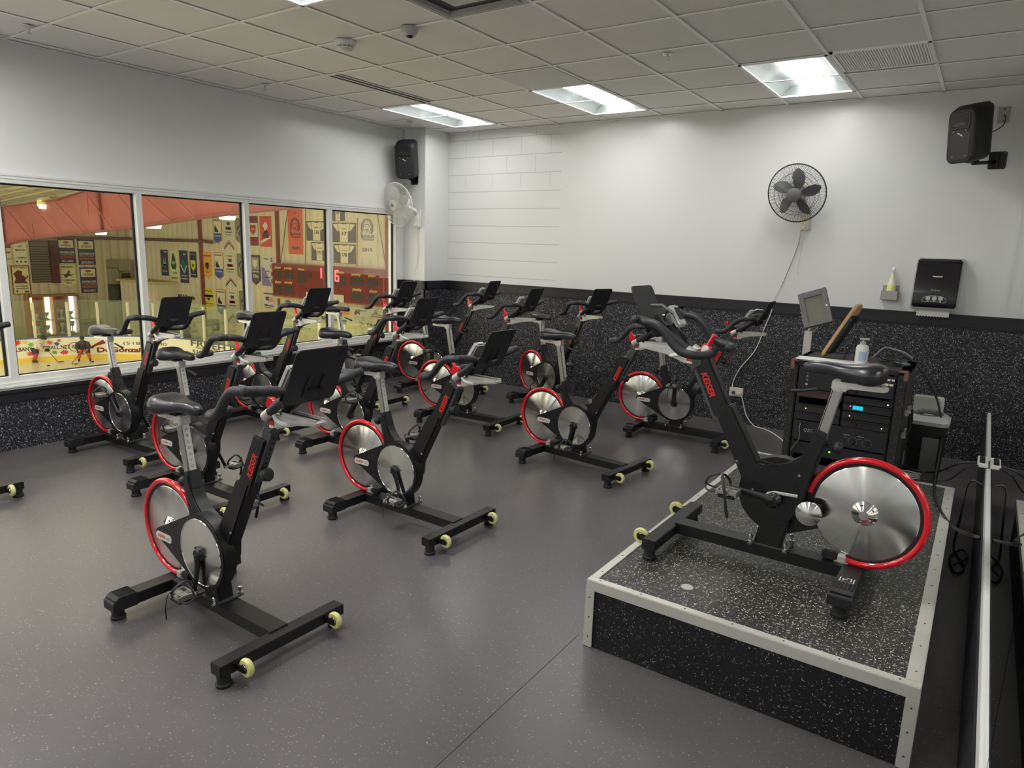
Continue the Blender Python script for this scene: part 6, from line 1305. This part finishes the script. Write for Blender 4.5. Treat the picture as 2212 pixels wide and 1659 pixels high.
E_('banner', 'white and purple banner with upright 2015 numerals beside the 10u banner', 'banner', 565, 551, 594, 619, (200, 196, 180), [('p', [(-0.5, -0.5), (0.3, -0.5), (-0.3, 0.1), (-0.5, 0.1)], (132, 120, 168)), ('t', '2', 0.33, 0.36, 0.17, 0.22, (84, 78, 130)), ('t', '0', 0.33, 0.14, 0.17, 0.22, (84, 78, 130)), ('t', '1', 0.33, -0.10, 0.17, 0.12, (84, 78, 130)), ('t', '5', 0.33, -0.34, 0.17, 0.22, (84, 78, 130)), ('t', 'NYSAHA', -0.1, 0.38, 0.06, 0.4, (80, 78, 80)), ('t', 'STATE', -0.05, -0.02, 0.05, 0.35, (60, 56, 90)), ('t', 'CHAMPIONS', -0.05, -0.22, 0.05, 0.5, (60, 56, 90))])
E_('poster', 'white poster with a striped flag and blue lettering left of the scoreboard supports', 'poster', 570, 632, 594, 668.5, (205, 200, 178), [('r', -0.5, 0.42, 0.5, 0.5, (84, 76, 110)), ('p', [(-0.3, 0.25), (0.0, 0.3), (-0.05, 0.0), (-0.3, 0.05)], (70, 76, 140)), ('r', -0.05, 0.18, 0.4, 0.23, (190, 80, 60)), ('r', -0.05, 0.08, 0.4, 0.13, (190, 80, 60)), ('r', -0.1, -0.02, 0.38, 0.03, (190, 80, 60)), ('t', 'Miracle', 0, -0.28, 0.20, 0.85, (66, 70, 130)), ('r', -0.35, -0.45, 0.35, -0.40, (190, 80, 60))])
def eagle(c): return [('l', [(0.30*math.cos(R(a)), 0.045+0.155*math.sin(R(a))) for a in range(-40, 220, 10)], 0.022, c), ('l', [(0.24*math.cos(R(a)), 0.045+0.125*math.sin(R(a))) for a in range(-30, 180, 10)], 0.014, c), ('l', [(-0.24, 0.02), (-0.20, 0.07), (-0.05, 0.11), (0.08, 0.10), (0.18, 0.03), (0.22, -0.04), (0.14, -0.05), (0.10, -0.02), (0.02, 0.03), (-0.04, -0.04), (0.0, 0.02), (-0.12, 0.015), (-0.20, 0.0), (-0.24, 0.02)], 0.012, c), ('l', [(-0.34, -0.04), (-0.30, -0.13), (-0.20, -0.17), (0.34, -0.17), (0.36, -0.155), (0.30, -0.15), (-0.15, -0.15), (-0.24, -0.12), (-0.28, -0.04), (-0.34, -0.04)], 0.012, c)]
E_('banner', 'tall orange championship banner reading EAGLES and 2018', 'banner', 621, 438, 655.5, 550, (208, 98, 66), [('t', 'SILVER LEVEL', 0, 0.42, 0.05, 0.8, (150, 70, 60)), ('t', 'CUP', 0, 0.30, 0.06, 0.3, (110, 75, 66))]+eagle((86, 52, 48))+[('t', 'EAGLES', 0.05, -0.105, 0.06, 0.66, (86, 52, 48)), ('t', '2018', 0, -0.38, 0.085, 0.48, (96, 62, 62))])
E_('banner', 'tall white championship banner reading EAGLES and 2019', 'banner', 773.5, 436, 815, 560, (206, 198, 166), [('t', 'CUP', 0, 0.30, 0.05, 0.30, (100, 84, 80))]+eagle((84, 72, 72))+[('t', 'EAGLES', 0.05, -0.105, 0.06, 0.66, (84, 72, 72)), ('t', '2019', 0, -0.345, 0.09, 0.54, (112, 50, 52))])
def jersey(lab, u0, v0, u1, v1, num, nm):
    body = [(-0.17, -0.48), (0.17, -0.48), (0.17, 0.05), (0.32, 0.12), (0.47, 0.42), (0.14, 0.46), (0.06, 0.42), (-0.06, 0.42), (-0.14, 0.46), (-0.47, 0.42), (-0.32, 0.12), (-0.17, 0.05)]
    E_('jersey_banner', lab, 'banner', u0, v0, u1, v1, (102, 94, 92), [('p', body, (214, 206, 172)), ('r', -0.17, -0.34, 0.17, -0.31, (190, 110, 90)), ('r', -0.17, -0.38, 0.17, -0.355, (70, 60, 60)), ('t', num, 0, -0.06, 0.24, 0.22 if len(num) > 2 else 0.2, (60, 52, 54)), ('t', nm, 0, 0.18, 0.09, 0.24, (110, 90, 80)), ('l', [(-0.22, 0.10), (-0.26, 0.42)], 0.02, (160, 130, 90)), ('l', [(0.22, 0.10), (0.26, 0.42)], 0.02, (160, 130, 90))])
jersey('retired jersey banner number 136, left of the mullion', 662, 478, 708, 521, '136', 'UEBOU')
jersey('jersey banner number 93 directly left of the mullion, lower one', 673, 523, 709, 564, '193', 'KANE')
jersey('retired jersey banner number 17, next to the white 2019 banner', 718.5, 481, 769.5, 524.5, '17', 'WIENER')
jersey('retired jersey banner number 178, below the number 17 one', 721, 527, 769, 570.5, '178', 'STAHL')
jersey('retired jersey banner cut by the window top, above the number 17 one', 716, 437, 745, 477.5, '33', 'WELCH')
# scoreboard
F = Face('end', 597.5, 568.5, 842, 661)
sb = thing('scoreboard', 'long red hockey scoreboard with lit red digits', 'scoreboard', F.o)
red_ = (122, 44, 34)
q = MB(); a = F.p(-0.5, -0.5, 0); b_ = F.p(0.5, 0.5, 0.25); q.b2(a, b_); q.build('cabinet', C(*red_), sb, bevel=0.01)
q = MB()
for (x0, y0, x1, y1) in ((-.5, -.53, .5, -.49), (-.5, .49, .5, .51)): q.b2(F.p(x0, y0, -0.01), F.p(x1, y1, 0.27))
q.build('edge_trim', C(160, 84, 48), sb)
def sbox(x0, y0, x1, y1, c=(70, 58, 52), nm='digit_window'): MB().b2(F.p(x0, y0, 0.25), F.p(x1, y1, 0.262)).build(nm, C(*c), sb)
for (x0, y0, x1, y1) in ((-.47, .05, -.41, .28), (-.385, .05, -.295, .28), (-.255, -.04, -.17, .28), (-.155, .10, -.12, .30), (.085, -.02, .18, .26), (.215, .02, .325, .24), (.365, .0, .445, .24), (-.47, -.42, -.41, -.16), (-.385, -.42, -.295, -.14), (.225, -.42, .33, -.18), (.365, -.42, .445, -.18), (.02, -.10, .055, .12)): sbox(x0, y0, x1, y1)
def stext(tx, x, y, h, w_, c, nm='lettering', m=None):
    q = MB(); q.text(tx, h*F.h, None, bold=0.02, fn=lambda a, b_: F.p(x, y, 0.268)+F.X*a+Vector((0, 0, b_)), width=w_*F.w); q.build(nm, m or C(*c), sb)
yl = (226, 208, 120)
for tx, x, y in (('player', -.44, .38), ('penalty', -.34, .38), ('Guests', .13, .36), ('penalty', .27, .33), ('player', .40, .32), ('player', -.44, -.07), ('penalty', -.34, -.06), ('penalty', .275, -.10), ('player', .41, -.11)): stext(tx, x, y, 0.11, 0.062 if tx == 'player' else 0.075, yl)
stext('Home', -.212, .37, 0.11, 0.055, yl); stext('S.O.G', .13, -.19, 0.07, 0.04, (90, 30, 26)); stext('S.O.G', -.21, -.16, 0.07, 0.04, (90, 30, 26))
M['seg'] = emit('lit_red_digit', (1.0, 0.10, 0.12), 3.0)
def digit(segs, x, y, hw, hh):
    q = MB(); S = {'a': ((-hw, hh), (hw, hh)), 'b': ((hw, hh), (hw, 0)), 'c': ((hw, 0), (hw, -hh)), 'd': ((-hw, -hh), (hw, -hh)), 'e': ((-hw, 0), (-hw, -hh)), 'f': ((-hw, hh), (-hw, 0)), 'g': ((-hw, 0), (hw, 0))}
    for k in segs: (x0, y0), (x1, y1) = S[k]; q.tube([F.p(x+x0, y+y0, 0.28), F.p(x+x1, y+y1, 0.28)], 0.032, 5)
    q.build('lit_digit', M['seg'], sb)
def rel(u, v): p = ony(u, v, WY-0.27)-F.o; return p.x/F.w, p.z/F.h
digit('bc', *rel(694, 590), 0.001, 0.15); digit('acdefg', *rel(728, 596), 0.013, 0.15)
q = MB(); q.b2(F.p(-0.17, -0.52, 0.27), F.p(0.165, -0.30, 0.285)); q.build('sponsor_panel', C(205, 206, 170), sb); stext('ACTIVE', 0.0, -0.41, 0.16, 0.22, (60, 70, 70))
for k, (u0, v0, u1, v1) in enumerate(((622, 450, 606, 568), (660, 452, 660, 570), (772, 470, 771, 575), (815, 462, 834, 580))):
    a, b_ = ony(u0, v0, WY-0.15), ony(u1, v1, WY-0.15); MB().tube([a-F.o, b_-F.o], 0.018, 5).build('hanging_wire', C(96, 84, 60), sb)
# sponsor boards under the scoreboard
gn = (206, 208, 176)
def sign(lab, u0, v0, u1, v1, els, base=gn): return E_('sponsor_sign', lab, 'sign', u0, v0, u1, v1, base, els)
sign('sponsor sign with a round brown logo just below the scoreboard left end', 611, 646, 700, 670, [('p', [(-0.36+0.085*math.cos(k*PI/6), 0.05+0.36*math.sin(k*PI/6)) for k in range(12)], (110, 60, 50)), ('t', 'BARS', -0.36, 0.05, 0.3, 0.13, gn), ('t', 'POST US IN', 0.1, 0.25, 0.22, 0.34, (90, 90, 80)), ('t', 'PIZZA DELIVERY', 0.1, -0.2, 0.25, 0.5, (150, 80, 60))])
sign('sponsor sign reading EAT SLEEP PLAY HOCKEY with a brown bear', 763, 663, 840, 690, [('t', 'AUS', -0.36, 0.1, 0.45, 0.14, (80, 90, 100)), ('p', [(-0.46, -0.38), (-0.46, -0.05), (-0.38, 0.05), (-0.30, -0.08), (-0.30, -0.38), (-0.35, -0.2), (-0.40, -0.38)], (150, 96, 66)), ('t', 'ADIRONDACK ULTRASONIC', -0.2, 0.15, 0.16, 0.20, (120, 120, 100)), ('t', 'EAT', 0.16, 0.30, 0.22, 0.09, (80, 80, 74)), ('t', 'SLEEP', 0.16, 0.06, 0.22, 0.13, (80, 80, 74)), ('t', 'PLAY HOCKEY', 0.18, -0.16, 0.22, 0.28, (80, 80, 74)), ('t', 'GO RANGERS', 0.16, -0.38, 0.2, 0.3, (170, 60, 50))])
sign('sponsor sign with green and grey arrow and big letters TR', 765, 692, 840, 713, [('p', [(-0.36, 0.42), (-0.26, 0.05), (-0.36, -0.4), (-0.30, -0.4), (-0.20, 0.05), (-0.30, 0.42)], (120, 160, 70)), ('t', 'TRANE', 0.12, 0.0, 0.75, 0.5, (80, 90, 120))])
sign('sponsor sign reading MCL&C below the TR sign', 774, 715, 840, 738, [('t', 'MCL&C', -0.1, 0.05, 0.7, 0.5, (96, 110, 84))])
sign('orange and white sponsor sign right of the mullion', 718, 657, 755, 681, [('r', -0.5, -0.45, 0.5, 0.05, (228, 140, 50)), ('r', 0.1, 0.05, 0.5, 0.4, (50, 50, 56))])
sign('sponsor sign with a grey beard emblem below the orange one', 716, 684, 756, 706, [('p', [(0.1, 0.3), (0.35, 0.3), (0.35, -0.2), (0.22, -0.45), (0.1, -0.2)], (120, 115, 96)), ('p', [(-0.35, 0.3), (-0.1, 0.3), (-0.1, -0.2), (-0.22, -0.45), (-0.35, -0.2)], (135, 130, 108))])
sign('sponsor sign reading HOCKEY in two rows of bold letters', 716, 708, 756, 732, [('t', 'LEARN', 0, 0.2, 0.36, 0.8, (78, 74, 70)), ('t', 'HOCKEY', 0, -0.22, 0.36, 0.85, (78, 74, 70))])
sign('sponsor sign starting with green letters Be and a black swoosh', 612, 694, 680, 724, [('t', 'x Berkshire', -0.02, 0.1, 0.32, 0.86, (104, 130, 80)), ('p', [(0.05, 0.0), (0.42, -0.14), (0.12, -0.08), (0.0, -0.3)], (40, 40, 40))])
sign('pale sponsor sign between the round-logo sign and the green-lettered one', 612, 672, 700, 691, [('t', 'UTICA NATIONAL', 0.1, 0.0, 0.4, 0.6, (130, 150, 120))])
sign('small sponsor sign with a grey bear emblem left of the mullion', 684, 676, 712, 704, [('p', [(-0.1, 0.3), (0.3, 0.3), (0.35, -0.1), (0.1, -0.4), (-0.05, -0.1)], (100, 98, 84))])
sign('pale sponsor sign with brown scribble left of the mullion, lower', 684, 707, 712, 735, [('p', [(-0.2, 0.2), (0.2, 0.3), (0.1, 0.0), (-0.3, -0.3)], (140, 120, 96))])
sign('large pale sponsor sign low behind the rink glass', 614, 728, 712, 762, [('t', 'Upland', 0, 0.0, 0.5, 0.6, (140, 150, 112))])
sign('brown board frame on the wall under the left end of the scoreboard', 600, 645, 609, 765, [], (130, 84, 54)) 
# booth at the corner
tag(MB().b2((-38.6, 18.9, -3.8), (-34.9, WY-0.01, -0.72)).build('rink_booth', M['rib_x']), 'ribbed cream booth projecting from the rink end wall at the corner', 'booth')
q = MB(); q.b2((-38.75, 18.75, -0.72), (-34.8, WY-0.01, -0.60)); tag(q.build('booth_roof_edge', C(188, 172, 118)), 'pale flat roof edge of the corner booth', 'roof edge')
P = ony(317, 645, 18.85)
tag(MB().b2((P.x-0.14, 18.80, P.z-0.1), (P.x+0.14, 18.86, P.z+0.12)).build('exit_sign', emit('exit_sign_red', (1.0, 0.25, 0.25), 1.5)), 'small glowing red exit sign on the booth', 'sign')
for (u0, v0, u1, v1, c, lab, y) in ((383, 722, 417, 735, (70, 84, 120), 'blue bench cover behind the glass near the booth', 18.3), (446, 690, 458, 715, (100, 96, 80), 'grey bin behind the glass below the yellow banner', 18.6), (340, 690, 372, 728, (134, 132, 100), 'dark grey doorway panel behind the glass left of the bench', 18.6)):
    a, b_ = ony(u0, v0, y), ony(u1, v1, y); tag(MB().b2((a.x, y, b_.z), (b_.x, y+0.4, a.z)).build('rink_bench' if 'bench' in lab else 'rink_side_object', C(*c)), lab, 'bench' if 'bench' in lab else 'box')

# ------------------------------------------------------------------ hockey players on the ice
def limb(q, P, rr_, n=10): q.tube(spline(P, 4), [rr_[min(len(rr_)-1, int(i/4))]*(1-((i % 4)/4))+rr_[min(len(rr_)-1, int(i/4)+1)]*((i % 4)/4) for i in range((len(P)-1)*4+1)], n)
def player(label, u, v, face, jer, sleeve, pant, sock, glove, helmet, num, side):
    p = onz(u, v, ZI+0.0)
    # stand on the ice just in front of the boards
    t = thing('hockey_player', label, 'person', (p.x, p.y, ZI), face); K = 0.80; t.scale = (K, K, K)
    # x forward, y left
    q = MB()
    q.loft([[(0.02+0.17*math.cos(a), 0.19*math.sin(a), 0.66) for a in [2*PI*k/16 for k in range(16)]], [(0.08+0.20*math.cos(a), 0.23*math.sin(a), 0.80) for a in [2*PI*k/16 for k in range(16)]], [(0.20+0.19*math.cos(a), 0.26*math.sin(a), 0.98) for a in [2*PI*k/16 for k in range(16)]], [(0.30+0.13*math.cos(a), 0.22*math.sin(a), 1.12) for a in [2*PI*k/16 for k in range(16)]], [(0.34+0.07*math.cos(a), 0.08*math.sin(a), 1.18) for a in [2*PI*k/16 for k in range(16)]], [(0.37+0.055*math.cos(a), 0.055*math.sin(a), 1.24) for a in [2*PI*k/16 for k in range(16)]]])
    for s in (-1, 1):
        limb(q, [(0.0, s*0.11, 0.70), (0.08, s*0.20, 0.42), (-0.02, s*0.26, 0.10)], [0.12, 0.085, 0.055, 0.05])
        limb(q, [(0.28, s*0.21, 1.06), (0.36, s*0.27, 0.82), (0.50, s*0.16, 0.66)], [0.085, 0.07, 0.05, 0.045])
    skin = q.build('body', C(200, 150, 120), t, smooth=70)
    q = MB(); q.loft([[(0.01+0.20*math.cos(a), 0.24*math.sin(a), 0.68) for a in [2*PI*k/20 for k in range(20)]], [(0.07+0.225*math.cos(a), 0.26*math.sin(a), 0.82) for a in [2*PI*k/20 for k in range(20)]], [(0.19+0.215*math.cos(a), 0.29*math.sin(a), 0.99) for a in [2*PI*k/20 for k in range(20)]], [(0.29+0.155*math.cos(a), 0.25*math.sin(a), 1.13) for a in [2*PI*k/20 for k in range(20)]], [(0.34+0.08*math.cos(a), 0.10*math.sin(a), 1.20) for a in [2*PI*k/20 for k in range(20)]]])
    q.build('jersey', C(*jer), t, smooth=70)
    for s in (-1, 1):
        q = MB(); limb(q, [(0.27, s*0.22, 1.07), (0.36, s*0.285, 0.83), (0.46, s*0.20, 0.70)], [0.105, 0.095, 0.08, 0.075]); q.build('sleeve', C(*sleeve), t, smooth=70)
        q = MB(); limb(q, [(-0.02, s*0.11, 0.76), (0.09, s*0.20, 0.46)], [0.17, 0.135]); q.build('shorts_leg', C(*pant), t, smooth=70)
        q = MB(); limb(q, [(0.09, s*0.20, 0.48), (0.05, s*0.235, 0.28), (-0.02, s*0.265, 0.12)], [0.10, 0.09, 0.07, 0.065]); q.build('sock', C(*sock), t, smooth=70)
        q = MB(); q.loft([[(x*1.0+0.03, s*0.27+y, z) for x, y in rect(0.26, 0.09, 0.04, 4)] for z in (0.035, 0.09)]+[[(x-0.03, s*0.27+y, 0.17) for x, y in rect(0.12, 0.09, 0.04, 4)]]); q.b2((-0.11, s*0.27-0.006, 0.0), (0.17, s*0.27+0.006, 0.04)); q.build('skate', C(36, 34, 36), t, smooth=50)
        q = MB(); q.sphere((0.53, s*0.10, 0.645), 0.075, 10, 1.15, 0.9, 0.9)
        for f_ in range(4): q.tube([(0.55, s*0.10-0.045+0.03*f_, 0.63), (0.615, s*0.10-0.045+0.03*f_, 0.615), (0.62, s*0.10-0.045+0.03*f_, 0.575)], 0.018, 6)
        q.tube([(0.52, s*0.05, 0.67), (0.57, s*0.02, 0.68)], 0.018, 6); q.build('glove', C(*glove), t, smooth=70)
    q = MB(); q.sphere((0.44, 0, 1.31), 0.105, 14, 1.0, 0.88, 1.15); q.sphere((0.545, 0, 1.29), 0.018, 6)
    for s in (-1, 1): q.sphere((0.44, s*0.09, 1.30), 0.02, 6)
    hd = q.build('head', C(205, 155, 125), t, smooth=70)
    q = MB(); q.sphere((0.43, 0, 1.345), 0.132, 14, 1.08, 0.92, 0.95); q.build('helmet', C(*helmet), t, smooth=70)
    q = MB()
    for k in range(5): q.tube([(0.53, -0.08+0.04*k, 1.34), (0.575, -0.08+0.04*k, 1.28), (0.53, -0.08+0.04*k, 1.21)], 0.006, 4)
    q.build('face_cage', C(60, 60, 64), t)
    for s in (-1, 1): MB().sphere((0.527, s*0.035, 1.315), 0.012, 6).build('eye', C(40, 34, 30), t)
    MB().b2((0.528, -0.025, 1.248), (0.536, 0.025, 1.254)).build('mouth', C(150, 80, 75), t)
    q = MB(); q.text(num, 0.26, Matrix.Translation((-0.135, 0, 0.93)) @ frame_m((0, 0, 0), (0, -1, 0), (0.35, 0, 1)), bold=0.03); q.build('jersey_number', C(170, 50, 50), t)
    # stick
    st = tag(MB().tube([(0, 0, 0), (0.62*math.cos(side), 0.62*math.sin(side), -0.62)], 0.016, 6).build('hockey_stick', C(60, 58, 60)), 'hockey stick held by the '+label.split(',')[0], 'stick')
    st.location = Matrix.Rotation(face, 4, 'Z') @ Vector((0.57*K, 0.0, 0.665*K))+Vector((p.x, p.y, ZI)); st.rotation_euler = (0, 0, face); st.scale = (K, K, K)
    e = Vector((0.62*math.cos(side), 0.62*math.sin(side), -0.625))
    q = MB(); q.tube([e, e+Vector((0.14, 0.03, 0)), e+Vector((0.28, 0.09, 0))], [0.02, 0.03, 0.022], 6, sq=0.6); q.build('blade', C(50, 48, 50), st)
    return t
player('person in white and red hockey jersey, bent forward facing right with a stick', 80, 781.5, R(45), (225, 212, 190), (205, 192, 172), (48, 42, 48), (185, 60, 50), (44, 38, 56), (40, 42, 48), '67', R(-25))
player('person in dark navy jersey with orange leg guards, crouching toward the camera', 183, 780, R(-28), (62, 58, 70), (56, 52, 66), (56, 52, 62), (205, 100, 60), (205, 90, 50), (54, 60, 66), '9', R(-60))
for (u, v, lab) in ((105, 790.5, 'puck on the ice nearest the left window mullion'), (164, 787, 'puck on the ice between the two players'), (200, 782, 'puck on the ice right of the crouching player')):
    p = onz(u, v, ZI); o = MB().lathe([(0.055, 0), (0.058, 0.02), (0.055, 0.035)], (0, 0, 0), n=14).build('puck', C(40, 38, 36)); o.location = (p.x, p.y, ZI+0.001); tag(o, lab, 'puck', None)
p = onz(37, 783.5, ZI); o = MB().lathe([(0.16, 0), (0.17, 0.12), (0.17, 0.20), (0.12, 0.22)], (0, 0, 0), n=18).build('puck_bucket', C(66, 60, 56)); o.location = (p.x, p.y, ZI+0.001); tag(o, 'dark bucket lying by the boards at the left window edge', 'bucket')
